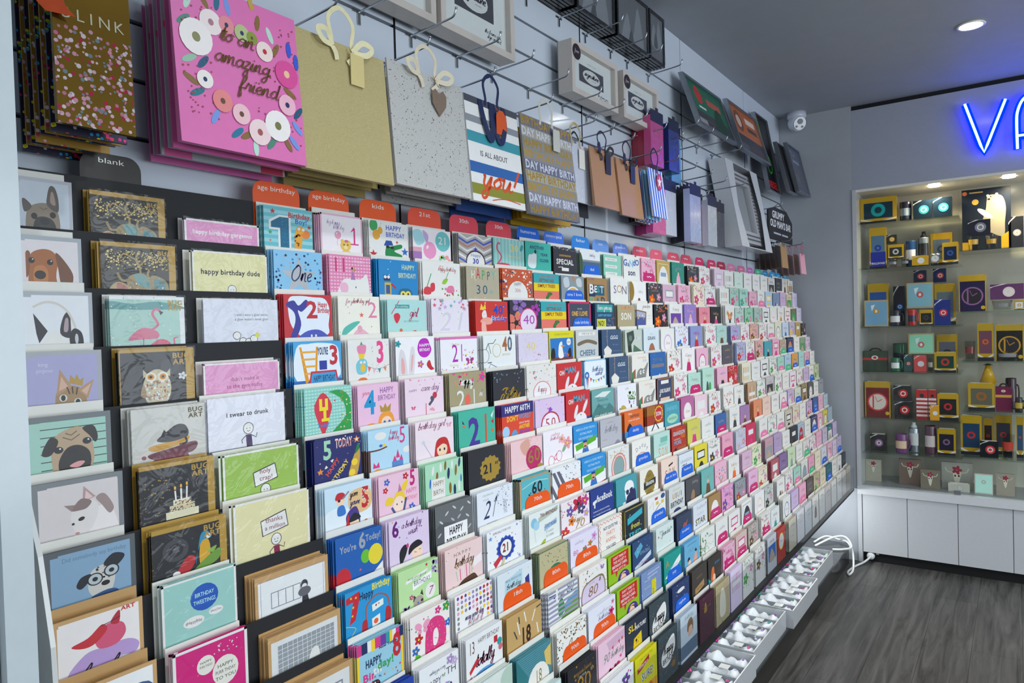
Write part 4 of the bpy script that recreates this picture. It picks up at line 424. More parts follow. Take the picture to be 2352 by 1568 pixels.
3,6|#2e2e34|black card with a gold 21st seal|*X .6 .48 .3 #c8a448;T .54 .58 .2 k 21 b n.28;T .78 .42 .08 k st b
4,6|#f4ccd0|pink card with balloons and a gold 60|PS #e0a898 .3,.1 .55,.0 .6,.2 .48,.4 .34,.3;C .72 .5 .26 .3 #c02a68;*T .62 .62 .32 #b8a04a 6 n.22;*T .83 .6 .32 #b8a04a 0 n.2;*C .92 .8 .1 .12 #c8b04a;D 3 16 .008 .012 #d8909a .5 0 1 .3
5,6|#f6f0f6|white card with watercolour flowers reading 60|W .4 .14 .04 #e08aa0 wishing n.3;W .4 .25 .05 #d06a9a birthday n.35;F .82 .42 .16 #f0a0a8 y;F .62 .28 .12 #f4b8b8 G;E .7 .55 .05 .1 40 #8ab08a;W .45 .78 .16 #d84a6a 60 w.02;C .25 .78 .1 .14 #d84a6a;C .25 .78 .085 .125 #f6f0f6;C .52 .7 .1 .14 #d84a6a;C .52 .7 .085 .125 #f6f0f6
6,6|#2a92d8|blue white and green voting card, upper of two|X5
7,6|#b9b9c2|silver grey card with faint script|W .5 .4 .1 #8a8a98 birthday n.6 w.014;W .45 .14 .03 #a88 wishes n.3;T .2 .62 .04 #b88 SOMEONE n.2;PS #8a8a98 .6,.9 .75,.7 .9,.75 .95,.95
8,6|#e8702e|orange card with white text and a daddy tab|T .3 .1 .06 w What n.2;T .55 .2 .08 #333 HAPPENED b n.5;T .5 .3 .06 w when_he's_grey n.6;PS k .1,.6 .25,.36 .4,.5 .4,.7;R 0 .6 1 .9 #2a8ac8|b:daddy
9,6|#a83a22|rust card with a red burst reading SON|R 0 .62 1 1 #f0f0ee;P #a86a2a 0,.0 .5,0 .5,.3 0,.3;X .72 .3 .28 y;X .72 .3 .24 r;T .72 .36 .13 w SON b n.34;L k .06 .2,.9 .5,.55 .7,.8
10,6|#4aa3b4|teal card with a mint speech bubble reading GRANDSON|T .5 .26 .12 #7ac0e0 FANTASTIC b n.7;C .52 .56 .36 .16 #a8dcc0;T .52 .6 .09 #2a6a6a GRANDSON n.55;D 3 12 .012 .016 k
0,7|#2260b0|deep blue card with balloons reading You're 6 Today|C .14 .78 .16 .2 r;C .62 .5 .1 .13 #6ac03a;C .84 .52 .16 .2 #ecd63a;*T .26 .3 .12 #b8bcc4 You're b n.34;*T .56 .32 .28 #b8bcc4 6 b n.16;*T .8 .22 .12 #b8bcc4 Today! b n.34;S .5 .72 .03 o;P w .25,1.1 .6,1 1,.7 1,1.1
1,7|#e4d0ea|lilac card with a sleeping dark haired girl and 6|T .16 .34 .3 #6a1a78 6 b n.18;W .55 .22 .07 #6a2a7a a_birthday n.5 w.012;W .58 .38 .07 #6a2a7a wish n.24 w.012;C .68 .8 .14 .15 #fbd9c2;PS k .46,.8 .5,.62 .7,.55 .82,.66 .6,.72;PS k .26,.95 .24,.68 .36,.56 .44,.62 .38,.8;C .44 .6 .03 .05 P;L k .01 .6,.78 .66,.8;L k .01 .72,.76 .78,.76;Q 4 12 .02 .03 #8aa8d8,#e8a888,#6a2a7a
2,7|#6a6e70|grey diamond plate card with a white HAPPY BIRTHDAY label|D 3 1 .4 .5 #595d60;E .3 .2 .06 .02 -40 #c8ccd0;E .5 .12 .06 .02 40 #c8ccd0;E .7 .2 .06 .02 -40 #c8ccd0;E .9 .12 .06 .02 40 #c8ccd0;E .15 .35 .06 .02 40 #c8ccd0;E .45 .36 .06 .02 40 #b8bcc0;E .62 .34 .06 .02 -40 #b8bcc0;E .85 .38 .06 .02 40 #c8ccd0;E .9 .62 .06 .02 -40 #b8bcc0;E .1 .6 .06 .02 -40 #b8bcc0;R .22 .46 .84 1 #f4f4f4;T .53 .66 .15 k HAPPY b n.36;T .53 .88 .15 k BIRTHDAY b n.52
3,7|#e8ecf4|white card with blue script 21st and scattered letters|T .3 .12 .04 #8a9 CELEBRATE n.3;T .24 .22 .04 #8a9 YOUR n.16;T .24 .62 .38 n 2 i n.18;T .42 .62 .44 n 1 i n.08;W .5 .3 .07 n st w.01;Q 3 16 .01 .03 n,#8ab .45 .1 .95 .5;T .72 .5 .1 #889 BIRTHDAY n.3 r-85;D 3 40 .004 .01 #667 .6 0 1 .4;T .4 .76 .04 #99a BIRTHDAY n.3
4,7|#5cb8c4|turquoise and kraft card reading 60|A #b09a78 0 .05;T .56 .44 .26 k 60 b n.36;Q 3 12 .02 .03 k .1 .4 .9 .6;R .36 .52 .66 .62 #b8946a;R .08 .72 .92 1 w;T .3 .94 .16 k AGE b;LS w .012 .08,.25 .5,.15 .92,.2|o:70th
5,7|#eef0f4|white card with grey stripes and dots|D 3 30 .012 .018 #556 .3 0 1 .45;P #667 0,.1 .1,.1 .4,.75 .3,.75;P #667 .15,.1 .25,.1 .52,.6 .45,.7;P #667 0,.4 .2,.8 .1,.8 0,.6;S .5 .55 .1 #888|o:70th
6,7|#2a92d8|blue white and green voting card, lower of two|X5
7,7|#e6e8e6|white card with a floral wreath and grey oval|C .5 .58 .36 .42 #e08a80;C .5 .58 .31 .37 #e6e8e6;C .5 .58 .27 .33 #dc7a70;C .5 .58 .24 .3 #8aa8a8;D 3 40 .012 .02 #8ab08a,#d8b878,#e09a90 .1 .05 .9 .3
8,7|#f2efe8|white card reading Daddy behind a grandpa tab|T .28 .34 .12 #5a6a80 D r20;T .42 .28 .12 #5a6a80 a;T .55 .25 .12 #5a6a80 d;T .68 .28 .12 #5a6a80 d r-10;T .8 .36 .12 #5a6a80 y r-20;LS #c86a4a .02 .2,.5 .5,.42 .85,.5|b:grandpa
9,7|#bfe0d8|mint card with orange letters reading SON|R .4 .16 .85 .34 #7ac0b0;R .3 .36 .8 .44 #9ad0c4;T .34 .8 .3 #e88a5a S n.14;T .54 .8 .3 #e88a5a O n.14;T .76 .8 .3 #e88a5a N n.16
10,7|#b83228|red card with bold mixed text for a grandson|T .5 .12 .06 o YOU'RE_MY n.4;T .5 .28 .13 #b8ccd8 GRANDSON b n.8;T .35 .44 .06 w I_am_fond_of n.4;T .75 .42 .12 #e0902a YOU b n.3;T .4 .6 .13 #8aa8c8 MORE b n.5;C .25 .8 .08 .1 k;R .4 .7 .95 .9 #a85a3a
0,8|#2a98d4|bright blue card with headphones reading Happy Birthday 7|P r .02,.1 .3,.04 .3,.16 .2,.55 .08,.6 .16,.2 .02,.22;S .12 .12 .03 y;S .22 .14 .03 y;S .16 .3 .03 y;S .14 .45 .03 y;T .44 .22 .13 #17345a Happy b n.3;T .76 .12 .13 #f0e03a Birthday b n.4;LS #a85a4a .03 .42,.66 .44,.38 .66,.24 .88,.34 .94,.56;PS #b82a34 .34,.9 .34,.66 .44,.64 .44,.9;PS #b82a34 .84,.84 .86,.56 .96,.6 .96,.8;P #e8f0e8 .55,.4 .8,.36 .8,.48 .56,.53;D 3 3 .015 .016 r .6 .42 .76 .46;P #e8f0e8 .54,.66 .72,.62 .72,.8 .55,.84;C .63 .73 .05 .05 #e8603a;LS y .01 0,.6 .2,.7 .1,.85 .3,.95
1,8|#bfe4a4|light green card with a kitten reading BIRTHDAY 7|P #f4f4f0 .18,.24 .72,.14 .72,.2 .18,.3;W .45 .24 .035 #8a8 enjoy_your_special n.46;P #fbfbf8 .34,.34 .82,.22 .82,.36 .34,.48;T .58 .4 .1 #5a4a7a BIRTHDAY n.42;D 3 26 .02 .03 #b8a0d0,#9a8ac0 .84 .04 1 .3;D 4 20 .02 .03 #b8a0d0 .1 .75 .25 .95;C .78 .62 .13 .16 w;T .78 .7 .16 #a83a7a 7 i;P #4a403a .34,.72 .36,.58 .44,.66;P #4a403a .52,.6 .57,.52 .6,.66;C .48 .76 .13 .14 #b0a498;C .56 .74 .03 .03 k;C .46 .76 .02 .02 b;F .3 .6 .05 #c84a7a w;S .7 .06 .04 r
2,8|#f2d4d2|blush pink card with a candle cake reading HAPPY Birthday|T .46 .2 .07 #7a5a3a H_A_P_P_Y n.46;W .5 .42 .09 #6a4a28 birthday w.016 n.52;L #9ac8a0 .018 .32,.72 .28,.5;L P .018 .4,.72 .38,.48;L w .018 .48,.7 .46,.46;L P .018 .56,.7 .55,.44;L #e88a6a .018 .64,.68 .64,.42;L #9ac8a0 .018 .7,.66 .7,.42;D 4 8 .012 .02 G .26 .4 .75 .48;PS #5a3a2a .3,.9 .4,.76 .6,.7 .78,.7 .84,.9;P #f8eef0 .76,.4 .98,.32 .98,.5 .74,.56;D 6 10 .006 .01 k
3,8|#f2f3f6|white card with a blue rosette and 21|X .52 .48 .28 #3a5ac0;X .52 .48 .24 #2a3f98;C .52 .48 .16 .18 #f6f4ee;T .52 .56 .18 #7a2a2a 21 b n.2;P #c83040 .16,.72 .36,.58 .42,.66 .22,.84;P #d0c8a0 .36,.8 .44,.66 .5,.7 .42,.9;T .42 .1 .05 #334 ESPECIALLY_FOR_YOU n.5;S .1 .16 .06 #6a9ad8;S .9 .78 .05 #6a9ad8;S .85 .06 .04 #6a9ad8;D 4 14 .01 .014 #7a2a2a,#334;W .5 .92 .05 k birthday n.4
4,8|#e9efec|pale card with balloons reading DON'T WORRY 70th|C .16 .24 .1 .12 #8ac4e0;C .24 .32 .09 .11 #a8d4e8;L #999 .006 .16,.36 .2,.7;P #b8c4b8 .3,.16 .95,.02 .95,.14 .3,.28;T .64 .16 .08 #7a2a3a 70th_BIRTHDAY b n.56;P #a8c0d8 .48,.42 .9,.32 .9,.44 .48,.54;T .7 .46 .08 #3a6a98 DON'T_WORRY b n.4;T .66 .6 .05 #789 IT'S_EASY n.26;T .66 .7 .05 #789 SAY_CHEERS n.26;E .42 .82 .05 .14 45 #a8b83a
5,8|#f2e8ec|pale pink card crowded with red and purple flowers|F .6 .18 .2 #c8244a k;F .84 .16 .14 #d03a8a y;F .3 .3 .13 #6a5aa8 w;F .7 .34 .14 #4a4a78 w;F .35 .56 .12 #e8843a k;F .12 .78 .14 #d0344a y;F .88 .5 .1 #c8a0d0 y;D 3 50 .01 .02 #6a8a5a,#c84a6a,#8a5a9a 0 0 1 .45;W .58 .62 .07 #c8b07a happy n.3;*T .62 .8 .2 #c8a860 70 i n.36
6,8|#27408c|royal blue card with a white logo and lines of text|P w .1,.32 .26,.28 .26,.36 .2,.38 .2,.5 .15,.5 .15,.4 .1,.4;T .6 .36 .17 w faceBook b n.66;T .45 .62 .04 w I_told_you_to_check_your_birthday n.7;T .48 .72 .04 w but_I_thought_I'd_send_a_message n.74;T .4 .82 .04 w you_can_actually_hold n.5
7,8|#48a0ac|teal card with a white bearded man in sunglasses|PS #f2f4f4 .42,.4 .45,.2 .62,.14 .8,.22 .82,.42;PS #f2f4f4 .44,.4 .8,.4 .78,.7 .6,.85 .46,.7;PS #222a5a .46,.42 .58,.4 .6,.5 .5,.54;PS #222a5a .64,.4 .78,.38 .78,.5 .66,.5;PS #222a5a .5,.6 .9,.45 .9,1 .5,1;PS w .3,.75 .42,.72 .42,.82 .32,.84
8,8|#f1ece0|cream card with a scalloped gold oval and black banner|*X .52 .5 .34 #b89a48;*C .52 .5 .27 .42 #b89a48;P #2a2a2a .2,.44 .86,.36 .86,.56 .2,.64;T .54 .53 .1 w GRANDPA b n.46;T .52 .28 .07 #7a6a2a BEST b;T .52 .76 .07 #7a6a2a EVER b
9,8|#f6dccc|peach card reading SON with a son in law tab|P k .45,.22 .72,.16 .72,.22 .45,.28;T .3 .62 .26 #8a4a2a S n.14;T .53 .6 .26 #8a4a2a O n.16;T .76 .6 .26 #8a4a2a N n.16|b:son_in_law
10,8|#e2e8f0|pale card reading GRANDSON behind a husband tab|R 0 0 1 .02 #556;T .5 .34 .1 #99a GRANDSON n.8;T .36 .6 .2 #334 iTS n.4|b:husband
0,9|#9ccde0|sky blue birthday card with striped border and a red 8|V0 ;R 0 0 .1 .2 P;R .1 0 .22 .2 n;R .22 0 .3 .2 w;R .3 0 .38 .22 y;R .38 0 .5 .2 P;R .5 0 .62 .2 L;R .62 0 .7 .2 t;R .7 0 .76 .2 y;R .76 0 .84 .2 w;R .84 0 .92 .2 P;R .92 0 1 .2 n;R 0 .2 .05 1 y;R .95 .2 1 1 y;T .86 .52 .42 r 8 b n.2;T .34 .48 .14 n HAPPY b n.34;T .24 .72 .14 P Bir b;T .42 .66 .14 w th b;T .6 .6 .14 g day! b;T .66 .24 .05 n Now_You're b;C .36 .92 .1 .12 #f4c8a8;PS k .26,.9 .3,.78 .42,.78 .46,.88;Q 4 14 .02 .03 y,b,r,w .3 .7 .95 .95
1,9|#f4ece8|white card with flowers and a big pink 0|PS #e03a80 .36,.95 .4,.35 .62,.2 .86,.35 .88,.8 .6,1;PS #f4ece8 .56,.75 .57,.5 .66,.45 .7,.62 .64,.78;D 3 30 .012 .016 #f078a8 .4 .3 .86 .95;Y .3 .3 .2 #f0a0c0;F .2 .5 .1 r y;F .92 .1 .1 g y;F .7 .1 .08 P w;F .95 .45 .08 b w;F .12 .7 .09 b y;PS #5ab83a .1,.95 .12,.78 .24,.85 .16,1;D 6 20 .012 .02 y,P,g
2,9|#f4f2f2|white card with rows of coloured dots reading LAUGHTER|X6
3,9|#dfe8ee|pale card with blue foil balloons reading 21st Birthday|P #b8d8e4 .2,.2 .7,.08 .7,.5 .2,.55;T .45 .24 .05 #456 SPECIAL_WISHES_ON_YOUR n.44;W .45 .4 .06 k birthday n.4;*C .6 .56 .12 .14 #5a5ab0;*C .6 .56 .05 .06 #dfe8ee;*P #4a4aa8 .78,.34 .9,.28 .92,.6 .8,.62;D 3 12 .008 .01 g,k|o:18th
4,9|#c0b890|antique green card with a fan shaped banner|C .55 .72 .3 .3 #2f7a5c;C .55 .72 .22 .22 #c9b060;C .55 .72 .16 .16 #2f7a5c;C .55 .74 .08 .08 #345a88;D 3 30 .01 .014 #5a5040 .1 .1 .95 .4;PS #a8c0a0 .25,.9 .5,.76 .9,.62 .9,.78 .5,.9;A #5a7a60 .0 .03|o:80th
5,9|#e8e2f4|lilac card with a flower wreath and an 80th tab|W .3 .2 .04 #a8a8d0 wishing n.3;F .85 .2 .1 #d8a0d8 P;F .7 .34 .08 #e0703a g;F .5 .42 .08 #c85a5a g;LS #4a9a5a .014 .3,.66 .4,.45 .6,.36 .9,.3;F .6 .6 .08 #e06a4a w;T .18 .46 .12 #d060a0 80|o:80th
6,9|#f4efe8|white card with orange zigzag border reading NOT QUITE THE PARTY ANIMAL|L #d8643a .02 0,.08 .07,.02 .14,.08 .21,.02 .28,.08 .35,.02 .42,.08 .49,.02 .56,.08 .63,.02 .7,.08 .77,.02 .84,.08 .91,.02 1,.08;L #d8643a .02 .08,.1 .02,.18 .08,.26 .02,.34 .08,.42 .02,.5 .08,.58 .02,.66 .08,.74 .02,.82 .08,.9;L #d8643a .02 .92,.1 .98,.18 .92,.26 .98,.34 .92,.42 .98,.5 .92,.58 .98,.66 .92,.74 .98,.82 .92,.9;T .5 .26 .08 #2a3a6a NOT_QUITE_THE b n.62;T .5 .44 .11 #e07a5a PARTY n.38;T .5 .62 .11 #e07a5a ANIMAL n.44;T .5 .8 .08 #2a3a6a YOU_USED b n.42
7,9|#1f2a34|black card with a teal label reading from|A #a8963c 0 .03;P #3ab0c0 .14,.26 .86,.12 .86,.3 .14,.44;T .5 .6 .14 #d0c85a from b i;T .5 .84 .14 #3ab0c0 TRIED b n.6;D 3 20 .01 .02 y,#3ab0c0,w
8,9|#f0efec|white card with little boats and a grandad tab|R .4 .06 .56 .14 #b84a3a;C .85 .1 .12 .08 #34508c;R .45 .2 .6 .3 #e0c050;R .75 .22 .9 .32 #e0c050;L k .02 .35,.5 .7,.3;L #888 .012 .1,.3 .3,.16 .3,.4;T .5 .66 .12 k HAPPY b n.6|b:grandad
9,9|#d8dcdc|grey card with bunting letters reading BIRTHDAY|T .5 .16 .05 #c8a83a HAPPY_HAPPY n.5;T .3 .4 .16 #c8a040 U b;T .45 .4 .16 #556 I b;T .6 .4 .16 #c8a040 U b;T .78 .4 .16 #556 I b;T .5 .66 .16 k BIRTHDAY b n.8;C .5 .84 .24 .1 #34406a
10,9|#4a4a50|dark grey card with a brown horse head|PS #a07a5a .3,.95 .4,.5 .55,.42 .62,.6 .52,.95;W .65 .2 .05 #aaa birthday n.4;PS #c8b8a8 .7,.95 .72,.7 .8,.95
0,10|#2448a8|royal blue card reading HAPPY 9TH BIRTHDAY|T .2 .5 .16 w HAPPY b n.3;T .5 .48 .34 #e8ecf4 9 b n.2;T .62 .16 .1 #a8b8e0 TH b;T .74 .4 .14 #a8b8e0 BIRTHDAY! b n.42;C .9 .66 .1 .12 y
1,10|#eef0f2|white card with a floral number reading HAPPY TH|W .45 .22 .04 #778 wishing_you_a_very n.4;T .34 .48 .14 #445 HAPPY n.4;T .8 .4 .14 #445 TH;C .52 .86 .28 .34 #7a5aa8;C .52 .9 .14 .2 #eef0f2;D 3 60 .02 .035 #b088d0,#5ab0c0,#3a2a68,w .26 .54 .8 .8;F .78 .12 .1 #b098c8 w;F .9 .2 .08 #c8b0d8 w;Y .6 .36 .05 #8a8
2,10|#eeeff0|white card reading 13 totally with balloons and gifts|T .16 .34 .24 #6a4020 13 n.16;T .62 .2 .1 #4a3028 HAPPY_BIRTHDAY n.6;W .5 .64 .13 #6a2a48 totally w.03;C .5 .86 .3 .12 #5aa0d8;T .5 .88 .09 #334a8a AMAZINGLY n.5;P r .08,.66 .3,.46 .34,.54 .1,.74;C .92 .4 .07 .08 t;C .94 .52 .06 .07 #d86a7a;R .76 .24 .86 .38 r;Q 3 8 .03 .05 #8ab,#c88 .05 .8 .3 1
3,10|#c9a468|kraft card with white confetti strips reading 18|L w .03 .3,.2 .36,.5;L w .03 .5,.06 .55,.3;L w .03 .72,.36 .82,.14;L w .03 .86,.46 .9,.7;L w .03 .2,.8 .3,.95;L w .03 .3,.8 .2,.95;L #444 .03 .2,.36 .28,.56;L #444 .03 .34,.1 .36,.26;L #444 .03 .86,.12 1,.1;T .54 .74 .34 #3a2018 18 b n.3;P #3a4a3a .3,.92 .8,.78 .8,.84 .3,.98
4,10|#e9eeea|watercolour card of a porch and hills reading Happy 80|T .72 .24 .24 #2a4a78 80 i n.24;W .44 .22 .07 #9a9ab8 happy n.2;PS #5a9ac0 .45,.6 .6,.42 1,.3 1,.7;PS #3a8a4a .34,.66 .34,.34 .48,.3 .54,.6;PS #6a9a3a .4,.84 .6,.6 1,.5 1,.8;P #e8e8f0 0,.2 .25,.1 .25,.7 0,.9;P #3a3a8a 0,.08 .3,.1 .22,.2;H #9a9ab0 9;P #e9eeea .26,0 .32,0 .32,.3 .26,.3;P #2a4a9a .3,1 .42,.8 .6,.78 .6,1;PS #8a6a4a .6,.9 .8,.76 .92,.8 .7,.98
5,10|#f0ece8|floral edged card with a lilac plaque reading 80th|D 3 90 .012 .025 #b088b0,#8a9a5a,#d8c8a0,#7a5a6a;PS #8a7a5a .12,.9 .12,.42 .5,.3 .88,.36 .88,.9;PS #dccbe4 .15,.88 .15,.45 .5,.34 .85,.4 .85,.88;T .46 .72 .24 #8a6a3a 80 i n.36;W .74 .46 .06 #8a6a3a th;T .44 .42 .04 #8a7 ON_YOUR n.2;Y .84 .14 .08 #a868c0
6,10|#93c01f|lime card with a red speech bubble and purple haired face, upper|X7
7,10|#2f4a76|navy card with sky blue banner reading AMAZING|P #5aa8c8 .08,.3 .4,.1 .5,.24 .2,.5;P #c8d8e8 .1,.72 .9,.48 .9,.62 .1,.86;T .6 .46 .1 #8ab AMAZING n.5;T .5 .74 .08 #a85a6a HUSBAND n.5;D 3 16 .008 .014 w
8,10|#dce9e6|pale mint card with sketch reading Grandad|W .55 .3 .08 #345 grandad n.5 w.014;W .3 .18 .04 #567 to_my n.2;S .14 .28 .05 r;S .88 .2 .05 g;LS #345 .014 .3,.9 .4,.75 .6,.85 .75,.8;D 3 10 .012 .016 r,g,k
9,10|#33405c|dark navy card with a small crest and a brother tab|PS #a8564a .4,.42 .5,.3 .6,.34 .7,.24 .66,.42 .5,.5;D 3 12 .006 .01 #8ab;R 0 0 1 .03 #222a40|b:brother
10,10|#dfe4ec|white card with gold lettering reading STAR|W .55 .2 .06 #a8a8b8 husband n.6;T .5 .42 .08 #b8c4d8 YOU'RE_A n.5;*T .5 .72 .2 #8a7a48 STAR b n.7;S .9 .12 .05 G
2,11|#dfe8e2|marbled green and white card with a pink plaque|C .25 .4 .25 .25 #b8d0c0;C .9 .25 .25 .25 #b8d0c0;C .6 .8 .3 .2 #c8dcd0;P #e0c8c8 .35,.6 .95,.45 .95,.9 .35,.95;W .65 .75 .06 #b08a8a eighteen n.4
3,11|#5a9aa4|teal card with pinstripes and a gold 18|H #3a7a88 22;C .62 .75 .32 .4 #f0ece4;P #2f7a80 0,0 .32,.5 .3,.95 0,.95;P #e0c068 .8,.2 1,.1 1,.6 .85,.5;T .62 .76 .26 #8a8048 18 n.2;T .62 .9 .05 #8a8048 CENTURIES n.3
4,11|#f1f0ea|white card with bronze scatter and a scrolled 90|*D 3 80 .01 .024 #6a5420,#a88a4a .0 .02 1 .3;*LS #8a6a28 .022 .4,.8 .34,.6 .42,.4 .5,.34 .45,.6;*C .68 .66 .14 .24 #8a6a28;C .68 .66 .115 .215 #f1f0ea;*D 4 20 .01 .02 #6a5420 0 .3 .2 .9|o:90th
5,11|#e9eaf4|white card with a bird and flowers and a 90th tab|W .55 .26 .05 #aab0c8 wishing n.5;W .55 .4 .06 #6a7ab0 birthday n.4;F .84 .36 .1 #d8306a k;F .9 .14 .06 #e88ab0 k;PS #445 .2,.56 .3,.5 .4,.56 .38,.68 .28,.64;C .34 .7 .05 .06 #f0c0a8|o:90th
6,11|#93c01f|lime card with a red speech bubble and purple haired face, lower|X7
7,11|#7f97c2|periwinkle card with a vertical yellow strip|R .5 .36 .72 1 #d8d020;T .62 .8 .1 #667 NOW r90;T .3 .3 .05 #c8d4ec dear_boy n.3;Q 3 20 .02 .03 w,#5a7ac0;T .3 .5 .05 #c8d4ec birthday n.3;R .3 .1 .9 .14 #b0bcd8;R .3 .2 .8 .24 #b0bcd8
8,11|#1f9c92|teal card with a white banner and a pop tab|P #f2f4f4 .06,.66 .7,.3 .96,.2 .96,.4 .3,.72;T .55 .46 .05 #7ab CONGRATULATIONS n.5;T .2 .36 .2 #c8903a A;D 3 8 .01 .014 G|b:pop
9,11|#6fb4da|sky blue card with two dancing cartoon figures|T .5 .14 .05 #2a5a8a HAPPY_BIRTHDAY n.6;LS #7a9a9a .025 .25,.34 .35,.26 .45,.36 .55,.26 .65,.36 .75,.28;PS k .2,.6 .25,.5 .35,.52 .32,.64;PS #f0c8a8 .24,.95 .26,.62 .4,.64 .4,.95;PS k .68,.42 .75,.34 .82,.44;PS #f0a888 .6,.9 .66,.5 .8,.5 .78,.9
10,11|#e9ece6|white card with leafy green stems|D 3 40 .015 .04 #3a7a4a,#5a9a5a,#8aa86a .0 .1 .5 .9;L #7a5a3a .03 .25,.95 .32,.4;D 4 14 .01 .02 #8aa86a .5 .5 1 .9;W .7 .3 .04 #99a birthday n.3
3,12|#d9e8e4|pale aqua card with a folded inner sheet|A #b8d4d0 0 .02;W .5 .5 .06 #9ab birthday n.4
4,12|#26272d|black card with gold lettering reading 90th|*T .55 .7 .36 #c8963a 90 n.5;T .84 .38 .1 #c8963a th;*W .5 .26 .06 #b89048 congratulations n.6;T .5 .36 .05 #ccc ON_YOUR n.24;*D 3 12 .01 .03 G
5,12|#f0cadc|pink card with bunting and a pot of red roses|P #d8b0c8 .3,.1 1,.05 1,.3 .4,.35;P r .5,.3 .56,.28 .54,.4;P p .62,.28 .68,.26 .66,.38;P r .74,.26 .8,.24 .78,.36;P r .86,.24 .92,.22 .9,.32;T .28 .58 .22 #888 90 i n.24;W .7 .56 .08 #888 birthday n.5;D 3 30 .03 .05 r,P,#8a2a4a .3 .8 .75 1;S .82 .68 .06 P
6,12|#2c3446|navy card with a yellow cheese wedge reading SLIGHTLY MATURE|T .3 .28 .16 y SLI b n.34;T .66 .32 .1 #e8e8e8 MATURE b i n.5;P #e8c820 .3,.86 .36,.52 .7,.44 .72,.8;D 3 5 .02 .04 #b88a18 .4 .56 .65 .76
7,12|#3c4a50|charcoal dotted card with white happy birthday brushstroke, upper|X8
8,12|#2f3f6c|navy card with white cloud label and a nephew tab|C .5 .24 .22 .06 w;D 3 16 .008 .014 w|b:nephew
9,12|#45403c|dark brown card with a bronze plaque|P #b08a58 .2,.62 .8,.5 .8,.7 .2,.84;T .5 .7 .06 #5a3a20 BIRTHDAY n.4;T .5 .36 .08 #8a7048 HAPPY n.4
10,12|#3b3830|dark card with a red haired woman and teal corner|P #2a90a0 0,.6 .4,.95 0,1.2;PS #d8703a .2,.8 .24,.4 .4,.34 .44,.6 .36,.9;PS #f4c8a8 .32,.9 .36,.6 .5,.64 .48,.95;T .68 .3 .08 #4a8ac8 BIRTHDAY n.4
5,13|#efeff0|white card with jewel coloured flowers|F .3 .5 .2 P w;F .7 .3 .16 L w;F .65 .65 .14 t w;D 3 30 .015 .03 P,L,g .1 .1 .9 .9
6,13|#dcd51a|yellow card reading SURE over an orange animal|P #b02a30 .1,.3 .64,.14 .64,.28 .1,.44;T .37 .34 .08 #f0d8d0 DEFINITELY b n.44;T .5 .14 .05 #7a7a10 CERTAINLY_THE n.6;T .56 .72 .2 w SURE! b n.6;T .56 .72 .2 #2a4a9a SURE! n.56;R 0 .9 1 1.4 #e0a02a;PS #c8641e .2,1.2 .3,.95 .5,1 .7,.9 .8,1.2
7,13|#3c4a50|charcoal dotted card with white happy birthday brushstroke, lower|X8
8,13|#c4d2de|pale blue card with a brown haired girl|PS #8a6a4a .4,.6 .45,.3 .65,.25 .75,.45 .7,.7;PS #e0b8a0 .45,.75 .5,.5 .68,.5 .68,.75;R 0 .9 1 1.3 #5a7088;W .5 .2 .06 #8aa birthday n.5
9,13|#4a2438|maroon card with a small gold figure|*PS #c8a040 .3,.5 .4,.2 .5,.5;T .6 .4 .04 #a88 birthday n.3;D 3 20 .01 .02 #7a3a58,#8a6a48
10,13|#b9ab86|gold beige floral card with a cream arch|D 3 60 .015 .03 #8a9a6a,#c8b890,#a8906a;PS #e0dcc8 .3,1.1 .3,.5 .5,.2 .7,.5 .7,1.1'''
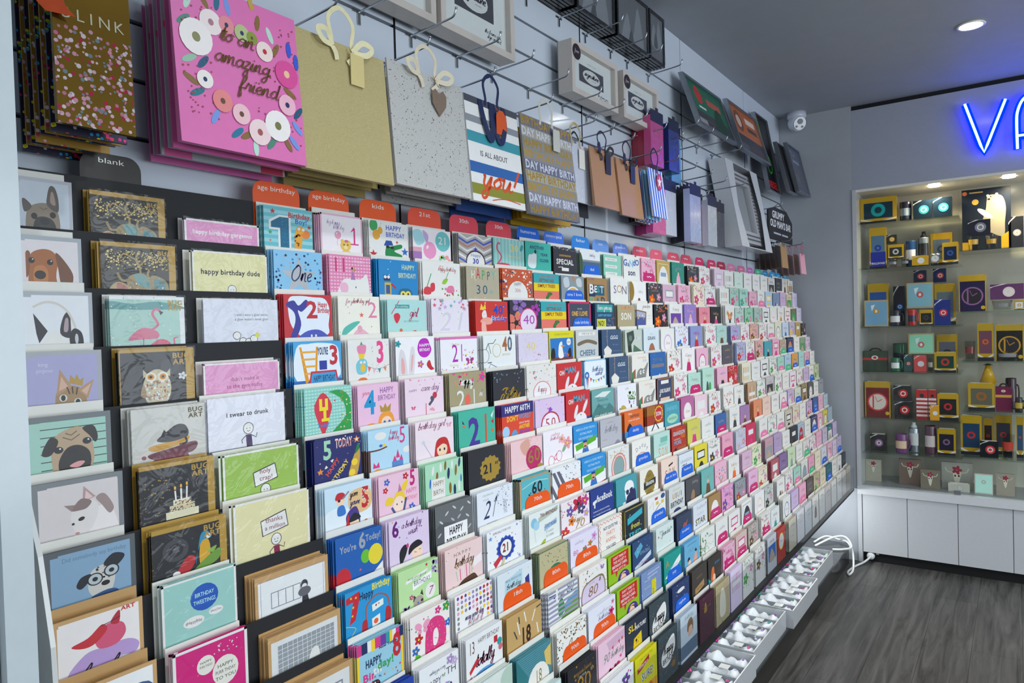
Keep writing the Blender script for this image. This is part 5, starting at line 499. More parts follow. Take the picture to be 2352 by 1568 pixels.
MAC = {'X0': ELEPH,
 'X1': 'R 0 .0 1 .28 #36a8b0;R 0 .28 1 .5 #f0d020;R 0 .5 1 .78 #e87a6a;T .55 .12 .06 r DON\'T_THINK_OF_IT n.6;T .5 .24 .08 #8a2a2a GETTING_OLD b n.6;T .5 .4 .09 #8a2a2a SIMPLY_TRIED b n.7;LS #3a7a3a .1 .48,1 .55,.8 .5,.7 .6,.6;C .62 .58 .1 .05 #3a7a3a;PS #8a5a3a .5,1 .6,.9 .7,1',
 'X2': 'W .62 .3 .1 #dfe6f0 dad n.4 w.02;L #c8a878 .014 .28,.0 .28,.6;P #e8e4da .1,.62 .28,.5 .5,.66 .4,.9 .15,.9;T .7 .5 .04 #8aa0c0 for_you n.3;D 3 14 .006 .01 #b8c8e0;T .75 .7 .03 #8aa0c0 birthday_wishes n.35',
 'X3': 'T .2 .32 .12 w OH b n.2;T .62 .28 .16 #38a8c8 MAN... b n.62;E .4 .56 .06 .2 20 #e8e4e8;E .78 .45 .06 .2 30 #e8e4e8;C .6 .8 .24 .2 #ecebf0;C .6 .66 .05 .07 w;C .6 .67 .02 .02 k;C .36 .92 .12 .1 k;R .84 .75 1 1 #3a3a8a',
 'X4': 'T .6 .16 .06 #e0907a MOST_SPECIAL n.5;T .75 .28 .09 #9ab SON n.24;PS #8a8a88 .25,1 .3,.6 .5,.48 .7,.5 .95,.3 .85,.65 .7,1;C .5 .62 .06 .07 w;C .68 .6 .06 .07 w;C .52 .62 .02 .03 k;C .7 .6 .02 .03 k;P #3a8a5a 0,.6 .12,.52 .12,1 0,1;P #b84a3a .12,.52 .2,.48 .2,1 .12,1',
 'X5': 'R 0 .46 1 1 #f4f4f4;P #5ab02e .06,.52 .96,.36 .92,.52 .1,.68;T .5 .14 .06 #cfe8f8 HERE_IS_A_STORY_FROM_A n.8;T .5 .27 .06 #cfe8f8 VOTING_FROM n.5;T .5 .4 .06 #cfe8f8 FOR_YOUR_BIRTHDAY n.6;PS #2a7ac8 .34,.95 .38,.62 .54,.58 .62,.92;C .46 .56 .08 .1 #d8a878;R .38 .44 .54 .5 #2a3a8a;C .46 .6 .05 .02 k;C .46 .7 .03 .03 r;P #c82a2a 0,.92 1,.76 1,.8 0,.98',
 'X6': '', 'X7': 'R .12 .04 .9 .5 #c8241e;P #c8241e .3,.5 .4,.5 .34,.66;T .5 .16 .07 #f4d8d0 DON\'T_THINK_OF b n.56;T .5 .27 .07 #f4d8d0 THIS_AS_JUST_A b n.56;T .5 .38 .07 w BIRTHDAY_CARD, b n.66;T .5 .48 .06 #f4d8d0 THINK_OF_IT_AS... b n.6;C .66 .78 .26 .22 #4a2f88;C .64 .84 .15 .18 #f0c8b0;C .58 .82 .035 .04 w;C .7 .82 .035 .04 w;L y .03 .55,.66 .64,.62 .75,.64;R .0 .78 .24 1.1 k',
 'X8': 'D 5 60 .01 .018 #c0603a,#5a8a6a,#7a8a90;PS w .2,.9 .15,.6 .4,.35 .75,.2 .85,.4 .8,.7 .5,.95;W .5 .6 .12 k happy w.03 n.5;T .5 .86 .14 #2a3034 BIRTHDAY b n.6;*C .75 1.05 .1 .1 #a8804a', 'Gr': '', 'V0': ''}
rn = random.Random(5)
MAC['Gr'] = ';'.join('L #eef .006 .12,%.2f .9,%.2f' % (.14+i*.056, .14+i*.056) for i in range(11))+';'+';'.join('L #eef .006 %.2f,.14 %.2f,.75' % (.12+i*.065, .12+i*.065) for i in range(13))+';PS w .5,.75 .55,.4 .66,.36 .7,.6 .75,.75'
MAC['X6'] = ';'.join('C %.2f %.2f .03 .035 %s' % (.08+i*.1, .06+j*.1, rn.choice(['y', '#a088c8', '#e8a0c0', 'r', 'L', '#8a8f8a'])) for i in range(10) for j in range(9) if j < 4 or i < 1 or (i > 7 and j < 8) or rn.random() < .1)+';W .5 .56 .06 #5a4a7a may_your_day n.5;W .52 .68 .05 #c89aa8 be_full_of n.4;T .5 .84 .1 #5a4a7a LAUGHTER n.6'
# columns 11..25 of rack 2, each cell: background accent motif [/tab]
FAR = '''pPf/M #c8a85aws #2f8f80pa dof wPf #e8d0e0lx wBc #d4e8dcwt wpt wwt wtt wdp dBt wBa whp
dof #d8b0c8ex pPf cPf wLf/M wrc #a8d0c0Pf mtf pPf wga/P #b8d0e8yx #7f93b8wd lwt #d8d0a8gp #d9d0eelt
kof wLp #9a80c8pa #e8909era kPa woY #b8d8ccPf #9ad0b4gf #b0c8bcef wdx wwo wGa wPx #6a7a4agp #dcd4eelt
wlo #e4e8f4bf #8f9ad0ra wPf #b0d8d0Ba #a8b0d8Pf wPf #e8b0a0Bf wrf wpt/P #e8e4ccto #c8daf0ba #c0b8d8yf #b8a060Gx kdf
wrf #f4f0f0Ma pPo wPf #5a5560Gt #b0b8d8rf wPf/M #e0b0a8Bf #4aa8b8ka pPx #b8a088wf/g n#c86s/b wlt #8fa88agp #e0d0e8lf
wPf #b8e0d4La/M #b8e0d0gd pka rwf cBc wgt wdx wgf mgt/P #b0d0e8ga/g #e0a050ba/b #a8d8d8tt pPf/b wlt
#c06aa0wo #f0d0dcwx wrf wrB wda #c8a888wc wgf #c8c4c8dp wgf wPt #f0e4ecPx wlf lwt w#c33d/b #d0d8a8gf
#d8d060Pa wBt #3f6aa8rd/M wda #a880b0Ba #e8946ara #f0d0c0pt wpt wPo/P lwf #d8e0d0gt/b #9a8a68Bx #5a5a58eo wgt ent
#e8d838kx wdf #f0a8c4Pa/M #c8ccd8lf #d0385cPx wpt/P wgf wPt/P #d0c8b8kx #e8dcc8pf wgt lrf #3a5a98bs/b pwt #b8ccd8nt
#6fb8b4Ba #f0b8d0tB woa #dcb8d0Pt #e8e8c8gf #c8a0b0ep #b8a0c8wt wpt dkx #b0c8d8rs w#b8ct #3a3a68ws/b pro #dcd040no #a8b8c8et
#a8834ewo/M #e8a0ccLf #8e98a4rf #e8b8d8Pt/M #ece6ccrf #b8606cwx #8a70a0Lt #d0e4c0ea wet wpf/g #f0e8ecLf pPt #c8c0d8st #2f7078wp lwt
w#7aad/M wPx #f0eeeaks/M #eef0f0fo #c8ccc8kf wGd wPf mPt/P wes #f0a8c4Pt/g cGt #d8dce8bt/b pwf #e0d0e8rt #c8b8d8lt/b
pPf/M #dcc0b8Px/M #b8b0a8Bf wrf/M #e8ecebta w#58ao #d0b8e0lt #f4b0ccrt/P #5a4a48Bt #c8b898gf #e8dcc0ct #2a6a78wt/b wpt w#a8bd ddt
#e4d4eePc #e8e8e2gf wBf #c8ccd4bp #b8342ayo #d4ccb8Bt #e4e4e8lt #d8dce0et wBa wgt #d8d0ccet wlt wdt #e0d8d8ct #c8c0b0Gt'''
ITEMS = [
('1', -.766, -.573, 2.02, 2.165, 4.72, 'yb', '#134', '#0aa', 'yellow and teal boxed mug set at the left end of the top shelf'),
('1', -.561, -.498, 2.025, 2.123, 4.72, 'cn', '#223', '#89a', 'dark can holder with pale swoosh between the teal boxes'),
('1', -.487, -.392, 2.022, 2.119, 4.72, 'bx', '#123', '#2a8a9a', 'navy boxed mug with teal arch, middle of the top shelf'),
('1', -.388, -.296, 2.014, 2.123, 4.72, 'bx', '#123', '#3ab', 'navy boxed mug with teal arch, right end of the top shelf'),
('2', -.719, -.629, 1.757, 1.986, 4.72, 'yb', '#56789a', '#2233aa', 'tall yellow box with a blue bulldog glass, second shelf'),
('2', -.629, -.575, 1.882, 1.937, 4.72, 'bx', '#332', '#d90', 'small dark box with orange top on the second shelf'),
('2', -.621, -.54, 1.791, 1.877, 4.72, 'yb', '#333', '#ccc', 'yellow box holding a small glass, second shelf'),
('2', -.532, -.475, 1.751, 1.893, 4.72, 'cn', '#247', '#dde', 'blue and white can cooler on the second shelf'),
('2', -.468, -.41, 1.746, 1.941, 4.72, 'bo', '#bbb', '#222', 'silver drink bottle with black cap on the second shelf'),
('2b', -.409, -.301, 1.778, 1.93, 4.8, 'yb', '#678', '#446', 'large yellow and grey window box at the back of the second shelf'),
('2', -.346, -.269, 1.744, 1.865, 4.72, 'yb', '#124', '#35a', 'yellow edged box with a blue mug, right end of the second shelf'),
('2f', -.403, -.354, 1.743, 1.829, 4.68, 'ck', '#aab', '#334', 'silver twin bell alarm clock on the second shelf'),
('2f', -.494, -.413, 1.745, 1.798, 4.68, 'bx', '#da2', '#eee', 'yellow and white folded box at front of the second shelf'),
('2f', -.616, -.569, 1.752, 1.789, 4.68, 'gl', '#ccd', '#889', 'small clear shot glass at front of the second shelf'),
('2f', -.553, -.506, 1.751, 1.788, 4.68, 'gl', '#ccd', '#889', 'short clear tumbler beside the yellow folded box'),
('3b', -.746, -.633, 1.56, 1.656, 4.8, 'yb', '#15a', '#dc3', 'blue box with yellow tag, back of the third shelf'),
('3b', -.607, -.547, 1.412, 1.635, 4.8, 'bx', '#112', '#26c', 'navy box with round blue badge, third shelf'),
('3', -.527, -.393, 1.496, 1.646, 4.72, 'fr', '#89bccc', '#c55', 'pale blue framed tile with red crest, hanging above the third shelf'),
('3b', -.394, -.29, 1.548, 1.635, 4.8, 'yb', '#678', '#556', 'yellow box with grey window, back right of the third shelf'),
('3', -.389, -.311, 1.407, 1.543, 4.72, 'bx', '#238', '#d34', 'blue and red boxed glass at the right of the third shelf'),
('3f', -.745, -.619, 1.404, 1.554, 4.67, 'fr', '#7ac', '#c93', 'pale blue framed tile with gold corner, left end of the third shelf'),
('3f', -.62, -.549, 1.403, 1.489, 4.67, 'mg', '#223', '#ddd', 'black mug with pale crest tied with a bow, third shelf'),
('3f', -.524, -.472, 1.41, 1.491, 4.67, 'mg', '#b22', '#224', 'red and navy mug on the third shelf'),
('3', -.464, -.398, 1.409, 1.486, 4.72, 'yb', '#222', '#444', 'black and yellow chevron box on the third shelf'),
('3c', -.499, -.434, 1.65, 1.722, 4.8, 'bx', '#224', '#c33', 'navy box with red crest stacked under the second shelf, left'),
('3c', -.4, -.335, 1.644, 1.725, 4.8, 'bx', '#125', '#c33', 'navy box with red crest stacked under the second shelf, right'),
('4', -.766, -.637, 1.123, 1.263, 4.72, 'bg', '#3a4a3a', '#c33', 'green and red cooler bag at the left end of the fourth shelf'),
('4b', -.621, -.544, 1.126, 1.292, 4.8, 'cn', '#264', '#123', 'dark green tin behind the small mug, fourth shelf'),
('4', -.523, -.393, 1.23, 1.352, 4.72, 'fr', '#9db', '#c66', 'pale green framed tile with red crest above the fourth shelf'),
('4b', -.387, -.284, 1.241, 1.341, 4.8, 'yb', '#667', '#333', 'yellow box with a glass, back right of the fourth shelf'),
('4f', -.617, -.558, 1.128, 1.212, 4.67, 'mg', '#264', '#eee', 'small green and white mug with handle, fourth shelf'),
('4', -.548, -.506, 1.13, 1.226, 4.72, 'bx', '#355', '#c55', 'narrow grey green box with red band, fourth shelf'),
('4', -.496, -.434, 1.132, 1.223, 4.72, 'bx', '#d55', '#eee', 'red and green box with white animal head, fourth shelf'),
('4f', -.426, -.396, 1.132, 1.212, 4.67, 'gl', '#ccc', '#998', 'clear glass at the middle of the fourth shelf'),
('4', -.393, -.288, 1.129, 1.242, 4.72, 'yb', '#143', '#c33', 'dark green boxed mug with yellow lid, fourth shelf'),
('5', -.759, -.623, .849, 1.066, 4.72, 'yk', '#711', '#d44', 'red round clock in a yellow topped box, fifth shelf'),
('5c', -.606, -.515, .954, 1.045, 4.72, 'bx', '#222', '#c22', 'black boxed mug with red shield, upper of the stacked pair'),
('5', -.601, -.507, .857, .951, 4.72, 'bx', '#222', '#c22', 'black boxed mug with red shield, lower of the stacked pair'),
('5', -.488, -.431, .853, 1.023, 4.72, 'st', '#c33', '#eee', 'red and white striped bottle box, left of the pair'),
('5', -.427, -.387, .856, 1.024, 4.72, 'st', '#b33', '#ddd', 'red and white striped bottle box behind the yellow tag'),
('5f', -.415, -.37, .873, .939, 4.67, 'bx', '#e9a52a', '#eee', 'small yellow tag card hanging on the fifth shelf'),
('5', -.382, -.279, .855, 1.004, 4.72, 'yb', '#222', '#c33', 'yellow box with red and black glass, right end of the fifth shelf'),
('6', -.734, -.651, .648, .749, 4.72, 'bx', '#222', '#969', 'black boxed mug with lilac badge at the left of the sixth shelf'),
('6f', -.604, -.525, .663, .764, 4.67, 'mg', '#747', '#eca', 'purple character mug on the sixth shelf'),
('6', -.534, -.477, .676, .829, 4.72, 'bo', '#458', '#ddd', 'blue and grey patterned drink bottle on the sixth shelf'),
('6', -.451, -.392, .656, .814, 4.72, 'cn', '#645', '#dcc', 'maroon shaker cup on the sixth shelf'),
('6', -.385, -.296, .656, .803, 4.72, 'yb', '#223', '#868', 'yellow topped box with purple mug, right end of the sixth shelf'),
('7', -.767, -.683, .444, .59, 4.75, 'bf', '#b9b2a0', '#955', 'cream gift bag printed with a bull skull, bottom left of the cabinet'),
('7', -.587, -.471, .445, .607, 4.75, 'bf', '#8a7468', '#b77', 'brown wood-look plaque with bull skull on the cabinet base'),
('7f', -.469, -.372, .459, .567, 4.68, 'bf', '#857c6c', '#a99', 'grey brown slatted box leaning beside the skull plaque'),
('7', -.369, -.219, .483, .608, 4.75, 'bf', '#aaa9a0', '#a66', 'pale canvas with bull skull and red flower on the cabinet base'),
('7f', -.333, -.23, .459, .503, 4.68, 'bx', '#c8c6b8', '#bbb', 'small cream box lying in front of the skull canvas'),
('7f', -.207, -.122, .456, .569, 4.68, 'fr', '#cfe', '#bcb', 'small cream photo frame with pale window on the cabinet base'),
('7f', -.107, -.024, .475, .579, 4.68, 'bf', '#a8a090', '#a55', 'beige block with skull motif at the right of the cabinet base'),
('a', -.251, -.024, 1.821, 2.156, 4.78, 'bear', '#1a2230', '#c93', 'black box with a white polar bear and round gold badge'),
('af', -.22, -.116, 1.891, 1.974, 4.69, 'bx', '#223', '#889', 'black box with pale stripe in front of the polar bear'),
('af', -.226, -.166, 1.813, 1.893, 4.69, 'gl', '#bbc', '#da3', 'clear tumbler with yellow badge, left of the pair'),
('af', -.143, -.084, 1.808, 1.886, 4.69, 'gl', '#bbc', '#da3', 'clear tumbler with yellow badge, right of the pair'),
('a', -.036, .032, 1.811, 1.983, 4.78, 'bx', '#23252c', '#aaa', 'black insulated cup box with silver clips, top right of the cabinet'),
('b', -.27, -.141, 1.475, 1.674, 4.73, 'yk', '#214', '#969', 'boxed alarm clock with purple face and yellow lid'),
('b', -.123, .028, 1.529, 1.615, 4.73, 'bx', '#636', '#edd', 'purple and white cap box with yellow label'),
('bf', -.12, -.019, 1.471, 1.526, 4.68, 'gl', '#bbb', '#999', 'wide clear glass dish under the purple box'),
('bf', -.014, .027, 1.468, 1.523, 4.68, 'yb', '#eee', '#d92', 'yellow and white wedge box at the frame edge'),
('c', -.251, -.194, 1.194, 1.303, 4.74, 'gl', '#bbb', '#833', 'tall clear glass with maroon badge'),
('c', -.186, -.111, 1.197, 1.401, 4.74, 'yb', '#745', '#d62', 'yellow topped box with maroon and orange print'),
('c', -.103, .025, 1.252, 1.392, 4.74, 'yk', '#16110c', '#c92', 'large black box with gold ringed clock'),
('cf', -.102, .006, 1.194, 1.252, 4.68, 'gl', '#ccc', '#999', 'wide clear glass bowl below the gold clock'),
('dh', -.181, -.098, 1.066, 1.175, 4.75, 'co', '#da2', '#542', 'yellow cone shaped party hat on the box'),
('d', -.233, -.109, .915, 1.068, 4.73, 'yb', '#665', '#a62', 'yellow box with window and horse badge glass'),
('d', -.105, -.034, .916, 1.063, 4.73, 'bg', '#714', '#da4', 'maroon and gold cooler bag on the shelf'),
('db', -.068, -.003, .994, 1.091, 4.82, 'mg', '#312', '#523', 'dark maroon cup behind the cooler bag'),
('df', -.022, .021, .925, .997, 4.68, 'mg', '#222', '#ca3', 'black mug with yellow ribbon at the frame edge'),
('e', -.272, -.172, .653, .883, 4.74, 'yb', '#246', '#c33', 'yellow topped box with blue glass and rooster badge'),
('eb', -.167, -.123, .783, .862, 4.82, 'yb', '#322', '#a33', 'small yellow topped box behind the rooster box'),
('ef', -.179, -.095, .66, .753, 4.68, 'bx', '#16181f', '#d44', 'black boxed mug with red and white badge, lower right'),
('ef', -.085, -.02, .653, .792, 4.68, 'gl', '#aaa', '#c43', 'tall clear glass with red and white badge'),
('eb', -.114, -.034, .778, .884, 4.82, 'yb', '#445', '#c44', 'yellow topped box with grey window at lower right'),
('e', -.014, .018, .647, .888, 4.74, 'yb', '#357', '#c54', 'yellow topped box cut by the right frame edge')]
HP = math.pi/2
# ---------------- the room ----------------
def wallbox(name, *a, m=PAINT):
    b = MB(); b.box(*a); return struct(b.build(name, m))
b = MB(); b.box(-1.3, 4, -2.5, 5.1, -.05, 0, 'd'); struct(b.build('floor', FLOOR))
wallbox('ceiling', -1.3, 4, -2.5, 5.1, 2.70, 2.75, '#a2a7ae')
wallbox('wall_right', 4, 4.05, -2.5, 5.1, 0, 2.70, '#c9ccd0'); wallbox('wall_front', -1.3, 4, -2.55, -2.5, 0, 2.70, '#c9ccd0')
# slat wall: horizontal boards with aluminium grooves, split by black uprights
b = MB(); b.box(-1.3, -1.212, -2.5, 5.1, 0, 2.70, '#4a5058'); zs = [1.785+.0972*i for i in range(-14, 8)]
J = [-2.0, -.55, .34, 1.232, 2.122, 3.012, 3.90, 4.607]
for j0, j1 in zip(J, J[1:]):
    last = 0
    for z in zs+[2.70]:
        b.box(-1.212, -1.2, j0+.003, j1-.003, last+.004 if last else 0, z-.004 if z < 2.7 else 2.70, '#d5dde8'); last = z
for j in J[2:-1]: b.box(-1.2115, -1.199, j-.003, j+.003, .3, 2.46, '#15161a')
struct(b.build('wall_left', LAM))
wallbox('wall_back', -1.3, -.79, 4.607, 4.66, 0, 2.70, '#a9adb3'); wallbox('wall_back', -.79, 4, 5.0, 5.1, 0, 2.7, '#9aa0a6')
b = MB(); b.box(-.79, 4, 4.607, 4.99, 2.205, 2.672, '#a4a8b4'); o = struct(b.build('wall_bulkhead', PLAST))
b = MB(); b.box(-.79, 4, 4.625, 4.99, 2.672, 2.70, '#121418'); struct(b.build('trim_1', MATTE))
# ---------------- ceiling downlights ----------------
def downlight(x, y, label):
    e = empty('ceiling_light', label, 'ceiling light', (x, y, 2.70), 0, 'recessed ceiling downlights')
    m = MB(); m.lathe([(.052, 0), (.056, -.004), (.05, -.008), (.044, -.006)], 'w', cap=False, seg=28); m.build('trim_ring', PLAST, e, smooth=True)
    m = MB(); m.lathe([(.001, -.004), (.045, -.004), (.045, -.005), (.001, -.005)], 'w', seg=28); m.build('lens', LENS, e)
downlight(-.15, 3.68, 'round recessed ceiling downlight shining above the neon sign')
# ---------------- security camera ----------------
e = empty('security_camera', 'white turret security camera in the top corner of the back wall', 'camera', (-1.075, 4.53, 2.70))
m = MB(); m.lathe([(.055, 0), (.055, -.03), (.05, -.036)], '#c8ccd6'); m.build('mounting_base', PLAST, e, smooth=True)
m = MB(); dr = Vector((.62, -.70, -.35)).normalized(); rt = dr.cross(Vector((0, 0, 1))).normalized(); up = rt.cross(dr); ce = Vector((0, 0, -.06)); rings = []
for i in range(11):
    t = -HP+math.pi*i/14; rings.append([ce+dr*(.052*math.sin(t))+(rt*math.cos(q)+up*math.sin(q))*.052*math.cos(t) for q in [2*math.pi*k/18 for k in range(18)]])
m.loft(rings, '#d5d8e0'); m.build('camera_ball', PLAST, e, smooth=True)
def disc(mb, c, r, col, th=.004):
    mb.loft([[c+dr*s+(rt*math.cos(q)+up*math.sin(q))*r for q in [2*math.pi*k/16 for k in range(16)]] for s in (0, th)], col)
m = MB(); f0 = ce+dr*.036; disc(m, f0, .038, '#e2e4ea'); disc(m, f0+dr*.004+up*.012, .016, '#0c0d10'); disc(m, f0+dr*.004-up*.018+rt*.018, .006, '#16171c'); disc(m, f0+dr*.004-up*.018-rt*.018, .006, '#16171c'); m.build('lens_plate', PLAST, e)
# ---------------- neon sign ----------------
e = empty('neon_sign', 'blue neon letter sign on the panel above the cabinet', 'sign', (0, 4.607, 0))
V = [(-.219, 2.582), (-.15, 2.35), (-.135, 2.312), (-.12, 2.35), (-.039, 2.572)]
A1 = smooth([(.009, 2.305), (.007, 2.44), (.012, 2.50), (.035, 2.555), (.075, 2.578), (.115, 2.555), (.138, 2.50), (.143, 2.44), (.143, 2.305)], 5); A2 = [(.009, 2.372), (.143, 2.372)]
for nm, S in (('letter_v', [V]), ('letter_a', [A1, A2])):
    m = MB(); k = MB()
    for s in S:
        m.tube([(x, -.055, z) for x, z in s], .0062, 'w', 10)
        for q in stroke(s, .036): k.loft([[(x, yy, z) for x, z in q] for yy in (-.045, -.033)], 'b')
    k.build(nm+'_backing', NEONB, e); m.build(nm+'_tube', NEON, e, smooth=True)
# ---------------- display cabinet ----------------
e = empty('display_cabinet', 'white built-in display cabinet with glass doors on the back wall', 'cabinet', (-.79, 4.607, 0))
WH = '#c4c6ca'
def cb(name, x0, x1, y0, y1, z0, z1, c=WH, m=PLAST, par=e):
    q = MB(); q.box(x0+.79, x1+.79, y0-4.607, y1-4.607, z0, z1, c); return q.build(name, m, par)
cb('side_frame', -.79, -.768, 4.60, 4.985, .0, 2.205); cb('back_panel', -.768, 1.0, 4.965, 4.985, .44, 2.20, '#ccc7b8')
cb('cabinet_ceiling', -.768, 1.0, 4.612, 4.965, 2.19, 2.205, '#e8e4d8'); cb('cabinet_base', -.768, 1.0, 4.64, 4.965, .44, .455, '#8f9498')
cb('bottom_rail', -.79, 1.0, 4.595, 4.645, .405, .452, '#d2d4d6'); cb('plinth', -.768, 1.0, 4.635, 4.98, 0, .058, '#0b0c0e', MATTE)
for i, (x0, x1) in enumerate([(-.765, -.533), (-.530, -.285), (-.282, -.034), (-.031, .24), (.243, .5)]):
    cb('cupboard_door', x0, x1, 4.607, 4.627, .06, .403, '#c6c8cb')
cb('cupboard_carcass', -.768, 1.0, 4.63, 4.965, .06, .438, '#55585c')
for x0, x1 in ((-.766, -.262), (-.257, .3)):
    d = cb('glass_door', x0, x1, 4.612, 4.617, .455, 2.19, 'w', GLASS)
cb('door_lock', -.30, -.268, 4.598, 4.611, .456, .476, '#5a5d62', ALU, d)
cb('partition_edge', -.262, -.257, 4.620, 4.626, .455, 2.19, '#c4d2cc', GLASS)
B1 = [2.012, 1.742, 1.396, 1.128, .855, .650]; B2 = [1.81, 1.468, 1.194, .918, .66]
for z in B1: cb('glass_shelf', -.766, -.262, 4.645, 4.96, z-.009, z, 'w', SHELFG)
for z in B2: cb('glass_shelf', -.257, .3, 4.645, 4.96, z-.009, z, 'w', SHELFG)
for x in (-.378, -.03):
    m = MB(); m.lathe([(.03, 2.189), (.03, 2.184), (.001, 2.184)], 'w', x+.79, .09, 20); m.build('cabinet_light', WARM, e)
for z in [.6+.12*i for i in range(13)]: pass
# ---------------- goods in the cabinet ----------------
G = 'sports goods and gifts in the glass cabinet'
def item(zone, x0, x1, z0, z1, yp, ty, c1, c2, lab):
    bay = B2 if zone[0] in 'abcde' else B1
    sh = [z for z in bay+[.455] if z-.03 < z0 < z+.035 or False]
    z0n = sh[0] if sh else z0
    if zone in ('2b', '4b', 'c', '3b', 'eb', 'db'): z0n = max([z for z in bay if z < z0+.035])
    if zone == '3b' or zone in ('eb', 'db'): z0n = max([z for z in bay if z < z0+.03])
    z0 = z0n+.0005; z1 -= 0.002; wd = x1-x0; h = z1-z0; cx = (x0+x1)/2
    nm = {'yb': 'gift_box', 'bx': 'gift_box', 'cn': 'can_cooler', 'bo': 'drink_bottle', 'ck': 'alarm_clock', 'gl': 'drinking_glass', 'fr': 'picture_frame', 'mg': 'mug', 'bg': 'cooler_bag', 'yk': 'boxed_clock', 'st': 'striped_box', 'bf': 'plaque', 'bear': 'gift_box', 'co': 'party_hat'}[ty]
    cat = {'gift_box': 'box', 'striped_box': 'box', 'boxed_clock': 'clock', 'alarm_clock': 'clock', 'drinking_glass': 'glass', 'drink_bottle': 'bottle', 'picture_frame': 'frame', 'party_hat': 'hat', 'cooler_bag': 'bag'}.get(nm, nm.replace('_', ' '))
    e = empty(nm, lab, cat, (cx, yp, z0), 0, G); m = MB(); D = min(.07, max(.03, wd*.7)); H = h/wd
    if yp > 4.79: D = .05
    if yp < 4.70: D = min(D, .035 if ty not in ('gl', 'mg', 'ck') else .06)
    rc = lambda y=0: None
    if ty in ('yb', 'yk', 'bx', 'st', 'bear'):
        base = '#c9a01c' if ty in ('yb', 'yk') else c1
        m.box(-wd/2, wd/2, 0, D, 0, h, base); dsl = ''
        if ty == 'yb': dsl = 'R .1 %.3f .9 %.3f %s;C .5 %.3f .2 .2 %s;P w 0,%.3f .5,%.3f 1,%.3f 1,%.3f .5,%.3f 0,%.3f;R 0 %.3f 1 %.3f #23242a;C .5 %.3f .1 .1 %s' % (H*.2, H*.82, c1, H*.5, c2, H*.82, H*.95, H*.82, H*.87, H, H*.87, H*.92, H, H*.5, c1)
        if ty == 'yk': dsl = 'R .04 %.3f .96 %.3f %s;C .5 %.3f .4 .4 %s;C .5 %.3f .34 .34 %s;L %s .03 .5,%.3f .68,%.3f;L %s .02 .5,%.3f .4,%.3f;R .3 %.3f .36 %.3f %s;C .88 %.3f .08 .08 #d8b02a' % (H*.17, H, c1, H*.58, c2, H*.58, '#e8dccf' if c1 == '#711' else '#2a2028', c2, H*.58, H*.5, c2, H*.58, H*.42, H*.4, H*.76, c2, H*.9)
        if ty == 'bx': dsl = 'P w 0,0 .5,0 .1,%.3f 0,%.3f;P %s 0,0 .35,0 .08,%.3f 0,%.3f;C .56 %.3f %.3f %.3f %s;C .56 %.3f %.3f %.3f w;C .56 %.3f %.3f %.3f %s' % (H*.16, H*.25, c1, H*.14, H*.18, H*.52, min(.27, H*.33), min(.27, H*.33), c2, H*.52, min(.16, H*.2), min(.16, H*.2), H*.52, min(.1, H*.13), min(.1, H*.13), c2)
        if ty == 'st': dsl = ';'.join('R 0 %.3f 1 %.3f %s' % (H*q/7, H*(q+.5)/7, c2) for q in range(2, 7))+';C .5 %.3f .2 .2 #333' % (H*.2)
        if ty == 'bear': dsl = 'R 0 0 1 .05 #10141c;C .06 .09 .05 .05 #c86a2a;R .16 .07 .44 .1 #c9a468;C .28 .32 .07 .07 #c9a24a;PS #9a9584 .42,.9 .5,.5 .52,.3 .6,.2 .72,.18 .84,.25 .9,.5 .88,.85 .85,1.2 .6,1.1;C .62 .26 .1 .09 #a09b8a;C .56 .28 .03 .025 k;C .6 .22 .015 .015 k;C .54 .19 .03 .03 #e8e2cc;C .72 .17 .03 .03 #e8e2cc;E .48 .62 .06 .2 -50 #e8e2cc;P #c9a01c 0,1.3 .2,1.3 .2,1.5 0,1.5;P #c9a01c .8,1.2 .95,1.1 .95,1.5 .8,1.5'
        if 'BULL' in lab.upper() and ty == 'yb': dsl += ';R .05 %.3f .95 %.3f #2430a0;T .5 %.3f .12 w BULLDOGS b n.8' % (H*.6, H*.96, H*.9)
        art(m, dsl, wd, h); m.build('box', PLAST, e)
        q = MB(); q.box(-wd*.42, wd*.42, D*.2, D*.8, h, h+.0012, '#e8e4dc'); q.build('lid_flap', MATTE, e)
    elif ty in ('cn', 'bo', 'mg', 'gl'):
        r = wd/2*(.8 if ty == 'mg' else .98); cy = r+.001
        if ty == 'gl':
            m.lathe([(r*.78, 0), (r, h), (r*.93, h), (r*.72, .006), (.001, .006)], 'w', 0, cy, 20, True); m.build('glass', GLASS, e, smooth=True)
            q = MB(); q.lathe([(r*.86+.001, h*.35), (r*.93+.001, h*.7)], c2, 0, cy, 20, False); q.f = [f for i, f in enumerate(q.f) if 12 <= i <= 17]; q.c = q.c[:len(q.f)]; q.fo = q.fo[:len(q.f)]; q.build('printed_badge', PLAST, e)
        else:
            top = h*.82 if ty == 'bo' else h
            m.lathe([(r*.96, 0), (r, .004), (r, top-.004), (r*.96, top), (r*.85, top), (r*.85, top-.01), (.001, top-.01)], c1, 0, cy, 22); m.build('body', PLAST if ty != 'bo' else ALU, e, smooth=True)
            q = MB(); q.lathe([(r+.0006, h*.25), (r+.0006, h*.65)], c2, 0, cy, 22, False); q.f = [f for i, f in enumerate(q.f) if 12 <= i <= 19]; q.c = q.c[:len(q.f)]; q.fo = q.fo[:len(q.f)]; q.build('printed_badge', PLAST, e)
            if ty == 'bo': q = MB(); q.lathe([(r*.7, top), (r*.5, h*.9), (r*.35, h*.92), (r*.35, h)], c2, 0, cy, 18); q.build('cap', PLAST, e, smooth=True)
